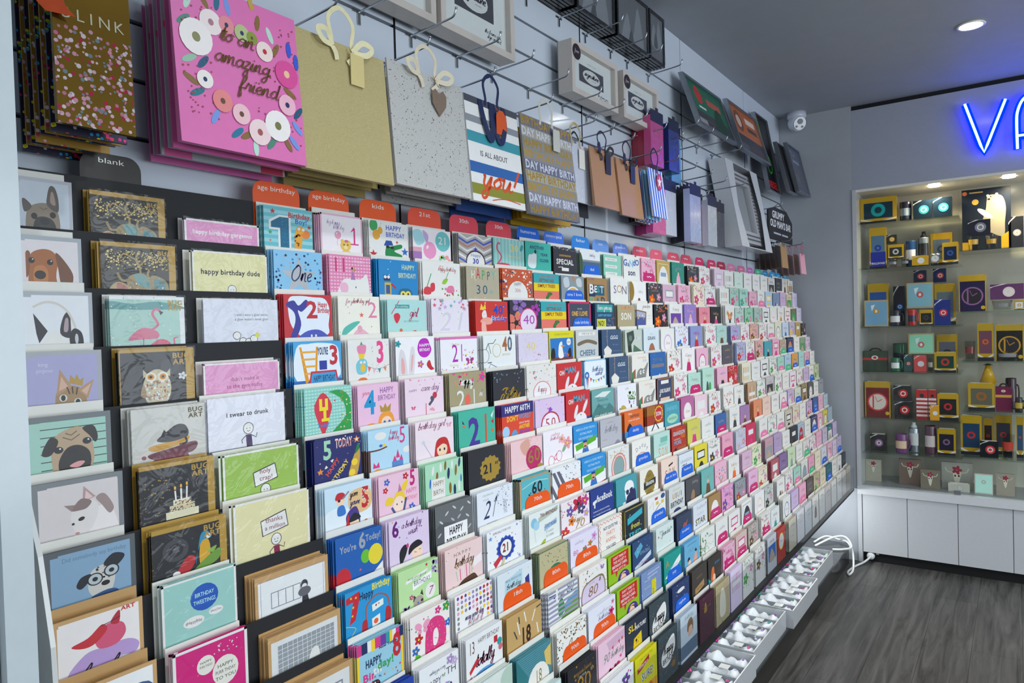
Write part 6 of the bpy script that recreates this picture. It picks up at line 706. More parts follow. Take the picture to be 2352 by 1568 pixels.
            if ty == 'mg': q = MB(); q.tube(smooth([(r*.95, cy, h*.8), (r*1.35, cy, h*.7), (r*1.35, cy, h*.35), (r*.95, cy, h*.22)], 5), .004, c1); q.build('handle', PLAST, e, smooth=True)
    elif ty == 'fr':
        t = .01; m.box(-wd/2, wd/2, 0, t, 0, h, '#c2a878' if 'cream' not in lab else '#d8d6c8'); m.build('frame_body', PLAST, e)
        q = MB(); q.box(-wd*.45, wd*.45, -.001, 0, h*.06, h*.94, c1[:4] if len(c1) > 7 else c1); art(q, 'P %s .25,.2 .45,.15 .3,.5;C .5 .5 .14 .15 %s;C .5 .5 .06 .08 w' % ('#e8f0f4', c2), wd*.9, h*.88, -.001, None, h*.94); q.build('picture', PLAST, e)
    elif ty == 'bf':
        m.box(-wd/2, wd/2, 0, .02, 0, h, c1); art(m, 'H %s 9;PS #e8e0cc .38,.3 .62,.3 .6,.6 .53,%.2f .47,%.2f .4,.6;LS #cfc6b0 .05 .4,.38 .2,.35 .12,.2;LS #cfc6b0 .05 .6,.38 .8,.35 .88,.2;F .5 .28 .16 #a8324a %s;C .44 .5 .03 .04 k;C .56 .5 .03 .04 k' % (c1, min(.9, H*.85), min(.9, H*.85), c2), wd, h); m.build('board', MATTE, e)
    elif ty == 'bg':
        m.box(-wd/2, wd/2, 0, .06, 0, h*.9, c1); m.box(-wd/2-.001, wd/2+.001, -.001, .061, h*.5, h*.6, c2); art(m, 'C .5 .3 .14 .1 w;C .5 .3 .08 .06 %s' % c2, wd, h*.9, -.001); m.build('bag_body', MATTE, e)
        q = MB(); q.tube(smooth([(-wd*.25, .03, h*.9), (-wd*.12, .03, h), (wd*.12, .03, h), (wd*.25, .03, h*.9)], 4), .004, '#222'); q.build('carry_strap', MATTE, e)
    elif ty == 'co':
        m.lathe([(wd/2, 0), (wd*.1, h)], c1, 0, wd/2, 16); m.build('cone', PLAST, e, smooth=True); q = MB(); q.lathe([(wd*.3, h*.92), (wd*.1, h)], c2, 0, wd/2, 16); q.build('tip', PLAST, e)
    elif ty == 'ck':
        r = wd*.45; m.loft([[(r*math.cos(q), yy, r+.01+r*math.sin(q)) for q in [2*math.pi*k/24 for k in range(24)]] for yy in (0, .03)], c1); m.build('clock_case', ALU, e)
        q = MB(); art(q, 'C .5 .5 .42 .42 #e8e8e4;L k .03 .5,.5 .5,.22;L k .03 .5,.5 .68,.55', 2*r, 2*r, -.0005, -r, 2*r+.01); q.build('dial', PLAST, e)
        for s in (-1, 1): q = MB(); q.lathe([(.014, 2*r+.004), (.012, 2*r+.014), (.001, 2*r+.018)], c1, s*r*.5, .015, 14); q.build('bell', ALU, e, smooth=True)
        q = MB(); q.box(-r*.6, -r*.5, .01, .02, 0, .02, c1); q.box(r*.5, r*.6, .01, .02, 0, .02, c1); q.build('feet', ALU, e)
for a in ITEMS: item(*a)
# ---------------- card racks ----------------
XK = lambda k: -1.124+.0235*k
ZK = lambda k: 1.69-.0855*k
HR = .141; LED = lambda k: ZK(k)-HR
def rack(label, y0, y1, ztop, black):
    e = empty('card_rack', label, 'display rack', (-1.2, y0, .43)); L = y1-y0
    def bx(nm, x0, x1, ya, yb, z0, z1, c, m=MATTE): q = MB(); q.box(x0+1.2, x1+1.2, ya-y0, yb-y0, z0-.43, z1-.43, c); return q.build(nm, m, e)
    for k in range(14):
        if black and k > 11: continue
        x = XK(k); m = MB(); x += 1.2; zl = LED(k)-.43
        m.box(x-.0206, x-.0194, 0, L, zl-.002, ZK(k)+ztop-.43, '#1b1c20'); m.box(x-(.0206 if k else .027), x+.0022, 0, L, zl-.0022, zl-.0003, '#1b1c20')
        m.build('tier', MATTE, e)
    m = MB(); P = [(.012, 1.25), (.045, 1.25), (.37, .0), (.012, 0)]; m.loft([[(x-.004, yy, z) for x, z in [(.012, 1.09), (.036, 1.09), (.34, .004), (.012, .004)]] for yy in (L-.012, L-.004)], '#202126'); m.build('support_bracket', MATTE, e)
    bx('bottom_shelf', -1.198, -.80, y0, y1, .43, .4425, '#17181b')
    return e
r1 = rack('black tiered rack of square art and humour cards on the left', .345, .792, .006, True)
m = MB(); P = [(-1.195, 1.80), (-1.15, 1.80), (-.80, .9), (-.80, .43), (-1.195, .43)]
P = [(-1.19, 1.72), (-1.155, 1.72), (-.925, 1.20), (-.90, 1.10), (-.86, .43), (-1.19, .43)]
m.loft([[(x+1.2, yy, z-.43) for x, z in P] for yy in (-.006, -.0005)], '#d8dad8'); m.build('side_panel', PLAST, r1)
r2 = rack('long tiered rack of birthday and greeting cards along the slat wall', .797, 4.56, -.006, False)
m = MB(); m.box(.398, .4005, .05, 4.56-.797, .0125, .137, 'w'); m.build('clear_front_lip', ACRY, r2)
for y in (.435, .935, 1.435, 1.935, 2.435, 2.935, 3.435): q = MB(); q.box(.4006, .401, y, y+.002, .0125, .137, '#aab'); q.build('lip_seam', ACRY, r2)
m = MB(); m.box(-.012, .012, 0, 3.6, -.012, 0, 'w'); ls = m.build('light_strip', STRIP, None, (-.95, .9, .4295)); tag(ls, 'white light strip fixed under the long card rack', 'lamp')
# ---------------- cards ----------------
CW = {0: .110, 1: .110, 2: .120, 3: .133, 4: .135, 5: .143, 6: .134, 7: .135, 8: .132, 9: .130, 10: .130, 11: .124}
CY = [.800, .927, 1.058, 1.195, 1.355, 1.500, 1.650, 1.797, 1.955, 2.112, 2.255, 2.400, 2.536, 2.684, 2.848, 2.985, 3.170, 3.308, 3.452, 3.600, 3.744, 3.884, 4.029, 4.176, 4.313, 4.440]
rn = random.Random(11); STK = MB(); ENVR = MB(); NC = [0]
def card(k, y0, w, bg, label, dsl, ztop=0., nstack=3, sleeve=False, env='w', envup=.009, group='greeting cards on the long rack', small=False, tilt=None, vs=1., envlab=None, aw=None):
    x = XK(k); z0 = LED(k); h = HR+ztop; cy = y0+w/2; NC[0] += 1
    tl = rn.uniform(-.9, .9) if tilt is None else tilt
    dy = rn.uniform(-.0025, .0025)
    bgl = bg
    e = None
    m = MB()
    if small:
        STK.box(x-.0008, x, cy-w/2, cy+w/2, z0, z0+h, bg)
        q = MB(); art(q, dsl, w, h, vs=vs); 
        for f, c, fo in zip(q.f, q.c, q.fo): STK.face([(x-q.v[i][1], cy+q.v[i][0], z0+q.v[i][2]) for i in f], c, fo)
    else:
        m.box(-w/2, w/2, 0, .0008, 0, h, bg)
        if aw: art(m, 'R .07 .07 .94 2 '+dsl.split(';')[0].split()[-1], w, h, 0, vs=1.); art(m, dsl, aw, h, -EPS*2, w/2-aw, vs=vs)
        else: art(m, dsl, w, h, vs=vs)
        o = m.build('greeting_card', PAPER, None, (x, cy+dy, z0+.0002), HP); tag(o, label, 'card', group)
        if abs(tl) > .05: o.rotation_euler = (0, 0, HP); 
        if sleeve:
            q = MB(); q.box(-w/2-.002, w/2+.002, -.0014, .002, .0002, h+.003, 'w'); q.f = q.f[2:3]+q.f[1:2]; q.c = q.c[:2]; q.fo = q.fo[:2]; q.build('cellophane_sleeve', CELLO, o)
    for s in range(1, nstack+1):
        jy = rn.uniform(-.0012, .0008); jz = rn.uniform(-.0015, .001)
        STK.box(x-.0037*s-.0008, x-.0037*s, cy-w/2-.0011*s+jy, cy+w/2-.0011*s+jy, z0, z0+h+jz, bg if not dsl.startswith('A') else bg)
        q = MB(); sd = ';'.join(t for t in dsl.split(';') if t[:2] in ('R ', 'G ', 'H ', 'V ', 'A ', 'D ', 'P ', 'PS', 'C ') and len(t) < 90)
        q2 = []
        if k < 14 and y0 < 2.3:
            for i, (polys, c, foil) in enumerate(draw(sd, h/w/vs)):
                if i > 12: break
                for p in polys:
                    p2 = clip(p, 0, 0, .09, h/w/vs)
                    if len(p2) > 2: STK.face([(x-.0037*s+EPS*(i+1), cy-w/2-.0011*s+jy+u*w, z0+h+jz-v*w*vs) for u, v in p2], c)
    if env:
        ew = w+rn.uniform(-.002, .004); eh = h+envup+rn.uniform(-.003, .003)
        if small: ENVR.box(x-.0184, x-.0168, cy-ew/2-.003, cy+ew/2-.003, z0, z0+eh, env)
        else:
            q = MB(); n = 3
            q.box(-ew/2, ew/2, 0, .0016, 0, eh, '#e8e6de' if env == 'w' else env)
            q.face([(-ew/2, .0017, eh), (ew/2, .0017, eh), (0, .0017, eh*.6)], '#e4e2dc')
            o2 = q.build('envelope', PAPER, None, (x-.0168, cy-.003, z0+.0002), HP)
            sh = ' '.join(label.split(' ')[:9])
            tag(o2, ('kraft' if env != 'w' else 'white')+' envelope behind the '+(envlab or (label if len(label.split()) < 12 else ' '.join(label.split()[:12]))), 'envelope', 'envelopes behind the card stacks')
def tab(k, y, w, col, txt, ztop, label, x=None, tcol='w', z0=None, grp='coloured section divider tabs'):
    x = XK(k)+.0014 if x is None else x; z0 = LED(k) if z0 is None else z0; h = ztop-z0; m = MB(); r = min(.022, w*.25)
    P = [(-w/2, 0), (w/2, 0)]+[(w/2-r+r*math.cos(R(a)), h-r+r*math.sin(R(a))) for a in range(0, 91, 15)]+[(-w/2+r+r*math.cos(R(a)), h-r+r*math.sin(R(a))) for a in range(90, 181, 15)]
    m.loft([[(px, yy, pz) for px, pz in P] for yy in (0, .0006)], col)
    q = draw(('LS w .03 .3,.12 .4,.16 .5,.12 .6,.16 .7,.13' if txt[0] == '~' else 'T .5 %.3f %.3f %s %s n%.2f' % (.16, .085, tcol, txt, min(.8, .085*len(txt)))), h/w)
    for polys, c, f in q:
        for p in polys: m.face([(-w/2+u*w, -EPS*2, h-v*w) for u, v in p], c)
    o = m.build('divider_tab', PAPER, None, (x, y+w/2, z0+.0002), HP); tag(o, label, 'divider tab', grp)
ORD = ['top', 'second', 'third', 'fourth', 'fifth', 'sixth', 'seventh', 'eighth', 'ninth', 'tenth', 'eleventh', 'twelfth', 'thirteenth', 'bottom']
G1 = 'square art cards on the black rack'
CARDD = {'D': (.363, .112), 'B': (.500, .114), 'S': (.638, .142)}
SDY = [.012, .004, .010, -.008, -.020, -.014, -.014, .004, .020, .040]; SDZ = [-.042, -.012, -.008, -.028, .003, .001, .012, -.017, -.020, -.015]
BDZ = [-.016, -.009, -.006, 0, 0, .005, .003, .016, .013]; DDZ = [-.010, -.009, -.002, .002, .003, .006, .008, .013, .018]
for l in CARDS1.split('\n'):
    cd, bg, lab, dsl = l.split('|'); c, k = cd[0], int(cd[1]); y0, w = CARDD[c]
    dz = {'D': DDZ, 'B': BDZ, 'S': SDZ}[c][k]
    if c == 'S': y0 += SDY[k]
    y0 = min(y0, .789-w)
    kraft = bg == '#c9a06c'
    card(k, y0, w, bg, lab, dsl, dz, 2 if c == 'B' else (4 if kraft and c == 'S' else 1), c != 'D', '#c39a63' if kraft else ('w' if c != 'B' or bg[1] != 'b' else '#b8923c'), .012 if c == 'D' else .003, G1, vs={'D': .076/(.066+.0055*k)/.93, 'B': .84, 'S': .9}[c], aw=.066+.0055*k if c == 'D' else None)
TABC = {'o': '#ee5a12', 'b': '#1566d6', 'M': '#cc1a70', 'P': '#ee7fae', 'g': '#4cc08a'}
for l in CARDS2.split('\n'):
    cd, bg, lab, dsl, *tb = l.split('|'); c, k = map(int, cd.split(',')); y0 = CY[c]; w = CW[c]
    card(k, y0, w, bg, lab, dsl, rn.uniform(-.003, .004), 4 if c < 6 else 3, vs=.092/w/(.98 if c < 2 else .92))
    if tb:
        tc, tt = tb[0].split(':'); lt = {'o': 'orange', 'b': 'blue'}[tc]
        where = 'the '+ORD[k]+' row of the long rack'
        tab(k, y0+w*.16, w*.8, TABC[tc], tt, ZK(k)-.046, lt+' tab reading '+tt.replace('_', ' ')+' before the '+' '.join(lab.split()[:8]))
BN = {'w': 'white', 'p': 'pale pink', 'd': 'charcoal', 'k': 'black', 'l': 'lilac', 'm': 'mint', 'c': 'cream', 'n': 'navy', 'e': 'grey', 'r': 'red'}
def cname(h):
    if not h.startswith('#'): return BN.get(h, 'pale')
    h2 = h[1:]; h2 = ''.join(q*2 for q in h2) if len(h2) == 3 else h2; r_, g_, b_ = [int(h2[i:i+2], 16) for i in (0, 2, 4)]
    import colorsys; hh, ss, vv = colorsys.rgb_to_hsv(r_/255, g_/255, b_/255); hh *= 360
    if ss < .1: return 'off white' if vv > .88 else ('pale grey' if vv > .7 else ('grey' if vv > .4 else 'dark grey'))
    hn = 'red' if hh < 14 or hh > 345 else 'tan' if hh < 46 else 'yellow' if hh < 66 else 'green' if hh < 150 else 'teal' if hh < 195 else 'blue' if hh < 250 else 'purple' if hh < 295 else 'pink'
    return ('pale ' if ss < .3 and vv > .6 else 'dark ' if vv < .5 else '')+hn
import re
MOT = {'f': 'flowers', 's': 'a framed shape', 'a': 'a small figure', 'x': 'a boxed panel', 'c': 'candles', 't': 'lines of writing', 'p': 'a photo block', 'o': 'an oval badge', 'B': 'brown blossom', 'Y': 'a butterfly', 'd': 'animals', 'k': 'a dark shape', 'b': 'a blue badge'}
AN = {'P': 'pink', 'w': 'white', 'r': 'red', 'o': 'orange', 'g': 'green', 'b': 'blue', 'B': 'brown', 'L': 'purple', 'l': 'lilac', 'y': 'yellow', 't': 'teal', 'k': 'black', 'e': 'grey', 'd': 'dark', 'G': 'gold', 'M': 'magenta', 'n': 'navy', 'm': 'mint', 'c': 'cream', 'p': 'pink', 'h': 'tan', 'f': 'peach', 's': 'silver', 'v': 'pale', 'u': 'blue'}
def far_dsl(ac, mt, sd):
    r_ = random.Random(sd); a = ac; j = lambda s: s+r_.uniform(-.05, .05)
    wr = 'W .5 %.2f .06 %s %s n.5' % (j(.3), r_.choice(['#a88', '#99a', '#b8a070', a]), r_.choice(['birthday', 'happy', 'wishes']))
    if mt == 'f': return 'F %.2f %.2f .2 %s y;F %.2f %.2f .15 #d88aa8 w;D %d 26 .015 .035 %s,#8ab08a,#e8b8c8 0 .0 1 .22;D %d 16 .015 .03 %s,#7aa07a 0 .6 1 1;%s' % (j(.3), j(.65), a, j(.75), j(.5), sd, a, sd+1, a, wr)
    if mt == 's': return 'A %s .12 .015;PS %s .2,1.2 .2,.5 .5,.2 .8,.5 .8,1.2;R .3 .45 .7 .6 #8aa8c8' % (a, a)
    if mt == 'a': return '%s;PS %s .35,1 .4,.55 .55,.5 .65,.6 .68,1;C .52 .46 .07 .08 #e8c0a0;D %d 10 .01 .02 %s' % (wr, a, sd, a)
    if mt == 'x': return 'R .2 .2 .8 .5 %s;R .25 .25 .75 .45 w;PS %s .3,.9 .4,.65 .6,.62 .7,.9' % (a, a)
    if mt == 'c': return ';'.join('L %s .04 %.2f,.2 %.2f,.8' % (r_.choice([a, '#c88', '#8aa', 'G']), .15+.12*i, .15+.12*i) for i in range(6))+';R .15 .45 .85 .6 w'
    if mt == 't': return '%s;W .5 .55 .05 #aaa wishes n.4;D %d 10 .012 .02 %s .05 .6 .95 .95' % (wr, sd, a)
    if mt == 'p': return 'R .1 .35 .9 .95 %s;PS #b8a898 .2,.95 .4,.5 .6,.6 .8,.95;%s' % (a, wr.replace('.3', '.2', 1))
    if mt == 'o': return 'C .5 .55 .3 .34 %s;C .5 .55 .25 .29 #f4ecec;W .5 .58 .06 #a88 love n.3' % a
    if mt == 'B': return 'LS #b08878 .05 .5,1.1 .45,.7 .3,.5;LS #b08878 .04 .46,.8 .7,.5;D %d 30 .02 .04 #c8907a,#e8b0b0,%s .1 .2 .9 .8' % (sd, a if a != 'B' else '#b8786a')
    if mt == 'Y': return 'Y .5 .5 .3 #d8803a;C .5 .75 .1 .12 k;F .25 .35 .12 #e8b060 k'
    if mt == 'd': return '%s;PS #4a4a5a .3,1 .34,.6 .42,.5 .5,.65 .48,1;PS %s .52,1 .54,.65 .64,.55 .72,.65 .7,1' % (wr, a)
    if mt == 'k': return 'PS k .35,.9 .4,.5 .6,.42 .66,.9;C .5 .6 .3 .3 %s;C .5 .6 .25 .25 w' % a
    return 'C .5 .6 .25 .25 %s' % a
VIS = []
for k, row in enumerate(FAR.split('\n')):
    cells = row.split()
    while len(cells) < 15: cells.append('wpt')
    for j, ce_ in enumerate(cells[:15]):
        mm = re.match(r'^(#[0-9a-f]{6}|[a-zA-Z])(#[0-9a-f]{3}|[a-zA-Z])([a-zA-Z])(?:/([a-zA-Z]))?$', ce_)
        if not mm: print('CELL?', k, ce_); continue
        bg, ac, mt, tb = mm.groups(); c = 11+j; y0 = CY[c]; w = CW.get(c, .128)
        if c >= 16: w = min(.13, (CY[c+1] if c < 25 else 4.565)-y0-.012)
        an = AN.get(ac) or cname(ac)
        pos = '%s row, %s column from the back wall' % (ORD[k], {0: 'first', 1: 'second', 2: 'third', 3: 'fourth', 4: 'fifth', 5: 'sixth', 6: 'seventh', 7: 'eighth', 8: 'ninth', 9: 'tenth', 10: 'eleventh', 11: 'twelfth', 12: 'thirteenth', 13: 'fourteenth', 14: 'fifteenth'}[25-c])
        lab = '%s card with %s %s, %s' % (cname(bg), an if an else 'faint', MOT.get(mt, 'pattern').replace('a ', '').replace('an ', ''), pos)
        sm = c > 11 + (8 if k < 4 else 9 if k < 9 else 10 if k < 12 else 9)
        card(k, y0, w, bg, lab, far_dsl(ac, mt, k*31+c), rn.uniform(-.006, .006), 3 if c < 18 else 2, small=sm, vs=.8, envlab=cname(bg)+' card, '+pos)
        if tb: tab(k, y0+w*.12, w*.82, TABC[tb], '~', ZK(k)-.05, {'M': 'magenta', 'P': 'pink', 'g': 'green', 'b': 'blue'}[tb]+' divider tab in the '+pos.replace(',', ' at the'))
print('cards', NC, 'labels', len(LABELS))
o = STK.build('greeting_cards', PAPER); tag(o, 'stacked duplicate cards behind each front card and small far-end cards on the racks', 'cards'); o['kind'] = 'stuff'
o = ENVR.build('envelopes', PAPER); tag(o, 'white envelopes behind the small cards at the far end of the rack', 'envelopes'); o['kind'] = 'stuff'
# top row of divider tabs against the wall
TX = -1.1465
tab(0, .497, .092, '#2a2723', 'blank', 1.737, 'dark brown tab reading blank above the elephant cards', TX, 'w', LED(0))
TT = [(.800, .105, '#ee5a20', 'age_birthday', 1.738, 'orange tab reading age birthday above the giraffe card'), (.925, .105, '#ee5a20', 'age_birthday', 1.738, 'orange tab reading age birthday above the teddy bear card'), (1.060, .110, '#ee5a20', 'kids', 1.735, 'orange tab reading kids above the crocodile card'),
 (1.213, .115, '#e8543a', '21st', 1.735, 'orange red tab reading 21st above the balloon card'), (1.370, .115, '#e04a5a', '30th', 1.733, 'pink red tab reading 30th above the chevron card'), (1.518, .115, '#e04a5a', '30th', 1.735, 'pink red tab reading 30th above the flamingo 30th card'),
 (1.655, .115, '#1566d6', 'humorous', 1.730, 'blue tab reading humorous above the polar bear card'), (1.790, .115, '#3f74d8', 'someone_special', 1.731, 'blue tab reading someone special above the dark card'), (1.960, .115, '#2a84d8', 'father', 1.728, 'blue tab reading father above the lake card'),
 (2.100, .115, '#6a9ae0', 'son', 1.727, 'light blue tab reading son above the mint strip card'), (2.252, .115, '#6a8ee0', 'grandson', 1.723, 'light blue tab reading grandson above the blue letter card'), (2.405, .118, '#e0506a', 'mother', 1.725, 'rose tab reading mother above the mum card'),
 (2.545, .115, '#e8607a', 'mum', 1.722, 'rose tab reading mum above the gold edged card'), (2.690, .118, '#e0506a', '~', 1.721, 'rose tab above the green card with a pink arch'), (2.845, .115, '#e04a66', '~', 1.718, 'rose tab above the dark figure card'),
 (2.99, .10, '#cc2a62', '~', 1.715, 'crimson tab behind the white card with purple flowers'), (3.15, .11, '#cc2a62', '~', 1.712, 'crimson tab above the lilac boxed card'), (3.30, .12, '#b8284e', '~', 1.712, 'dark crimson tab above the candle card'),
 (3.45, .115, '#e888b0', '~', 1.708, 'pink tab above the mint card'), (3.60, .12, '#e07aa0', '~', 1.704, 'pink tab above the plain white card'), (3.75, .11, '#d07ac8', '~', 1.704, 'orchid tab above the white card near the far end'), (3.89, .11, '#3cb88a', '~', 1.706, 'green tab in the top row near the far end'),
 (4.03, .11, '#2a9ad8', '~', 1.706, 'first sky blue tab right of the green tab'), (4.17, .115, '#2a9ad8', '~', 1.704, 'second sky blue tab right of the green tab'), (4.31, .11, '#2a9ad8', '~', 1.702, 'third sky blue tab right of the green tab'), (4.44, .10, '#2898c8', '~', 1.702, 'last blue tab beside the back wall')]
TC = [.846, .972, 1.109, 1.260, 1.407, 1.556, 1.699, 1.838, 1.999, 2.134, 2.282, 2.439, 2.588, 2.756, 2.891, 3.048, 3.20, 3.331, 3.476, 3.631, 3.775, 3.921, 4.052, 4.198, 4.326, 4.465]
for yc, (y, w, c, t, z, lab) in zip(TC, TT): tab(0, yc-w/2, w, c, t, 1.738-max(0, yc-2.9)*.008, lab, TX, 'w', LED(0))
# ---------------- slat wall hooks ----------------
HK = 'chrome prong hooks on the slat wall'
def hook(y, z, label, L=.148, rise=.022):
    e = empty('display_hook', label, 'hook', (-1.2, y, z), 0, HK)
    m = MB(); m.tube(smooth([(0, 0, 0), (L*.5, 0, .004), (L*.86, 0, .008), (L*.95, 0, .012), (L, 0, rise+.004)], 4), .0024, 'w', 8)
    m.tube([(L-.001, 0, rise+.003), (L+.0005, 0, rise+.007)], .0032, 'w', 8); m.build('prong', STEEL, e, smooth=True)
    m = MB(); m.box(0, .003, -.018, .018, -.002, .004, 'w'); m.box(0, .004, -.004, .004, -.028, -.002, 'w'); m.build('back_plate', STEEL, e)
def onum(i): return ORD[i] if i < 13 else str(i)
for i, y in enumerate([1.118, 1.286, 1.46, 1.612, 1.794, 1.993, 2.15, 2.33, 2.50, 2.66, 2.83]):
    hook(y, 2.168, ('bare ' if i in (0, 1, 2, 3, 4, 9, 10) else '')+'chrome hook in the upper hook row, %s from the left' % ('first' if i == 0 else onum(i)))
for i, y in enumerate([1.798, 1.986, 2.156, 2.341, 2.475, 2.665, 2.83, 3.003, 3.18, 3.38]):
    hook(y, 2.447 if i < 6 else 2.255, 'chrome hook %s, %s from the left' % ('under the black wrapped frames' if i < 6 else 'under the chalkboard signs', 'first' if i in (0, 6) else onum(i if i < 6 else i-6)))
bagh = [(.44, 'left gold confetti bag'), (.70, 'pink friend bag'), (.93, 'gold glitter bag'), (1.19, 'silver dotted bag'), (1.43, 'striped bag'), (1.70, 'metallic lettered bag'), (1.95, 'small white bag'), (2.07, 'left kraft bag'), (2.22, 'right kraft bag'), (2.44, 'narrow striped bags')]
for y, n in bagh: hook(y, 2.071, 'chrome hook holding the '+n, .15)
for i, (y, z, n) in enumerate([(2.61, 2.071, 'pink wrapped pack'), (2.80, 2.071, 'tissue paper packs'), (2.98, 2.071, 'silver sheet packs'), (3.16, 2.071, 'dark sheet packs'), (2.93, 1.975, ''), (4.10, 1.88, 'brown paper bags'), (4.36, 1.88, 'pink mini bags'), (3.3, 2.071, '')]):
    hook(y, z, 'chrome hook '+('holding the '+n if n else ('bare below the tissue packs' if i == 4 else 'bare left of the silver boxed frame')), .148 if i < 5 else .19)
# ---------------- gift bags ----------------
BG = 'gift bags hanging in bunches on the slat wall'
def bag(name, lab, x, y, w, zt, zb, c, dsl, mtl, lean=.02, d=.006, handle=None, tagc=None, tagshape='rect', hz=2.074, grp=BG, bow=False, droop=False):
    """thin folded bag; local frame: x along the wall, -y to the room"""
    h = zt-zb; e = empty(name, lab, 'gift bag' if 'bag' in name else 'pack', (x, y+w/2, zb), HP, grp)
    m = MB(); P = [[(-w/2, -lean, 0), (w/2, -lean, 0), (w/2, 0, h), (-w/2, 0, h)], [(-w/2, -lean+d, .0), (w/2, -lean+d, 0), (w/2, d*.3, h), (-w/2, d*.3, h)]]
    A, B = P
    for f in ((A[0], A[1], A[2], A[3]), (B[1], B[0], B[3], B[2]), (A[0], B[0], B[1], A[1]), (A[3], A[2], B[2], B[3]), (A[0], A[3], B[3], B[0]), (A[1], B[1], B[2], A[2])): m.face(f, c)
    if dsl:
        for i, (polys, cc, foil) in enumerate(draw(dsl, h/w)):
            for p in polys:
                q = clip(p, 0, 0, 1, h/w)
                if len(q) > 2: m.face([(-w/2+u*w, -lean*(v*w/h)-EPS*3*(i+1), h-v*w) for u, v in q], cc, foil)
    m.build('bag_body', mtl, e)
    q = None; hd = None
    if handle:
        q = MB(); H2 = hz-zb-.002; hw = .0035 if w < .2 else .0045
        ribbon(q, smooth([(-w*.13, -.0015, h-.012), (-w*.11, -.001, h+.005), (-.03, .0, (h+H2)/2+.01), (0, .001, H2), (.03, 0, (h+H2)/2+.01), (w*.11, -.001, h+.005), (w*.13, -.0015, h-.012)], 4), hw, handle)
        if bow:
            for s in (-1, 1):
                ribbon(q, smooth([(s*w*.11, -.004, h-.010), (s*w*.20, -.010, h+.012), (s*w*.30, -.014, h+.006), (s*w*.24, -.012, h-.010), (s*w*.12, -.005, h-.010)], 6), .0055, handle)
                ribbon(q, smooth([(s*w*.12, -.005, h-.012), (s*w*.10, -.009, h-.024), (s*w*.06-.004, -.007, h-.036)], 4), .0055, handle)
        if droop:
            for s in (-1, 1): ribbon(q, smooth([(s*w*.22, -.001, h-.002), (s*w*.20, -.010, h-.05), (s*w*.12, -.014, h-.092), (s*w*.05, -.012, h-.085), (s*w*.03, -.006, h-.03), (s*w*.02, -.001, h)], 6), .0085, handle)
        hd = q.build('ribbon_handle', FAB, e)
    if tagc:
        q = MB(); tx, tz = w*.12, h-.045
        if tagshape == 'heart': P = [(0, -.045), (.022, -.02), (.024, .004), (.012, .014), (0, .004), (-.012, .014), (-.024, .004), (-.022, -.02)]
        elif tagshape == 'hex': P = [(-.02, -.03), (.018, -.03), (.022, -.02), (.022, .016), (.008, .03), (-.008, .03), (-.02, .016)]
        elif tagshape == 'round': P = [(.024*math.cos(a*.5236), .03*math.sin(a*.5236)) for a in range(12)]
        else: P = [(-.014, -.03), (.02, -.03), (.02, .03), (-.014, .03)]
        yo = -.0035 - lean*.3
        q.loft([[(tx+px, yo+s, tz+pz) for px, pz in P] for s in (0, -.0012)], tagc)
        if tagshape == 'round': q.face([(tx+.019*math.cos(R(90+36*i))*(1 if i % 2 == 0 else .42), yo-.0016, tz+.023*math.sin(R(90+36*i))*(1 if i % 2 == 0 else .42)) for i in range(10)], 'w')
        q.tube([(tx, yo, tz+.02), (w*.05, -.004, h-.006)], .0008, tagc)
        q.build('gift_tag', GLIT if tagshape == 'heart' else PAPER, hd or e)
    return e
def bunch(n, x0, x1, y0a, y1a, w, zt, zb, cols, front, mtl=PAPER, dz=.0, wv=0):
    """bags behind the front one, from the wall outwards"""
    for i in range(n):
        t = i/max(1, n); x = x0+(x1-x0)*t; y = y0a+(y1a-y0a)*t; c, dsl, nm = cols[i % len(cols)]
        bag('gift_bag', '%s bag, %s behind the %s' % (nm, ['directly', 'second', 'third', 'fourth', 'fifth', 'sixth', 'seventh'][n-1-i], front), x, y, w*(1+wv*((i*7) % 3-1)), zt+dz*((i*5) % 3-1), zb+dz*((i*5) % 3-1), c, dsl, mtl, .012, .004)
DOTS = 'D 5 420 .022 .03 #e8481f,#d8d020,#e81f8a,#2a9ad8,#5ab86a,#c8c8c8 0 0 1 3.6'
CONF = 'R 0 0 1 4 #86682a;D 6 330 .014 .034 #e9a9bd,#f4e4e8,#c83a58,#f0c8d4,#8a9aa0,#d88aa0 0 1.98 1 3.6'
bunch(7, -1.188, -1.022, .434, .412, .098, 2.05, 1.730, [('#2a2740', DOTS, 'dark polka dot bottle'), ('#a07a2a', 'D 9 200 .016 .034 #e9a9bd,#f4e4e8,#c83a58 0 .5 1 3.6', 'gold confetti bottle')], 'gold confetti front bag', PAPER, .003)
bag('gift_bag', 'gold foil bottle bag with pink confetti at the front left', -1.0, .405, .098, 2.05, 1.728, '#86682a', CONF+';T .16 1.88 .15 #e8e0c0 B;T .34 1.88 .15 #e8e0c0 L;T .48 1.88 .15 #e8e0c0 I;T .65 1.88 .15 #e8e0c0 N;T .84 1.88 .15 #e8e0c0 K', FOIL, .012, .008)
m = MB(); m.strip(smooth([(-1.02, .400, 2.05), (-1.0, .40, 1.98), (-.995, .408, 1.93), (-.99, .400, 1.885), (-.985, .412, 1.865)], 5), (.004, .016, .0), '#b8420c'); m.strip(smooth([(-1.03, .39, 2.05), (-1.01, .385, 1.96), (-1.0, .395, 1.90)], 5), (.004, .012, 0), '#8a2f0a'); o = m.build('ribbon', FAB); tag(o, 'orange satin ribbon hanging beside the left confetti bags', 'ribbon')
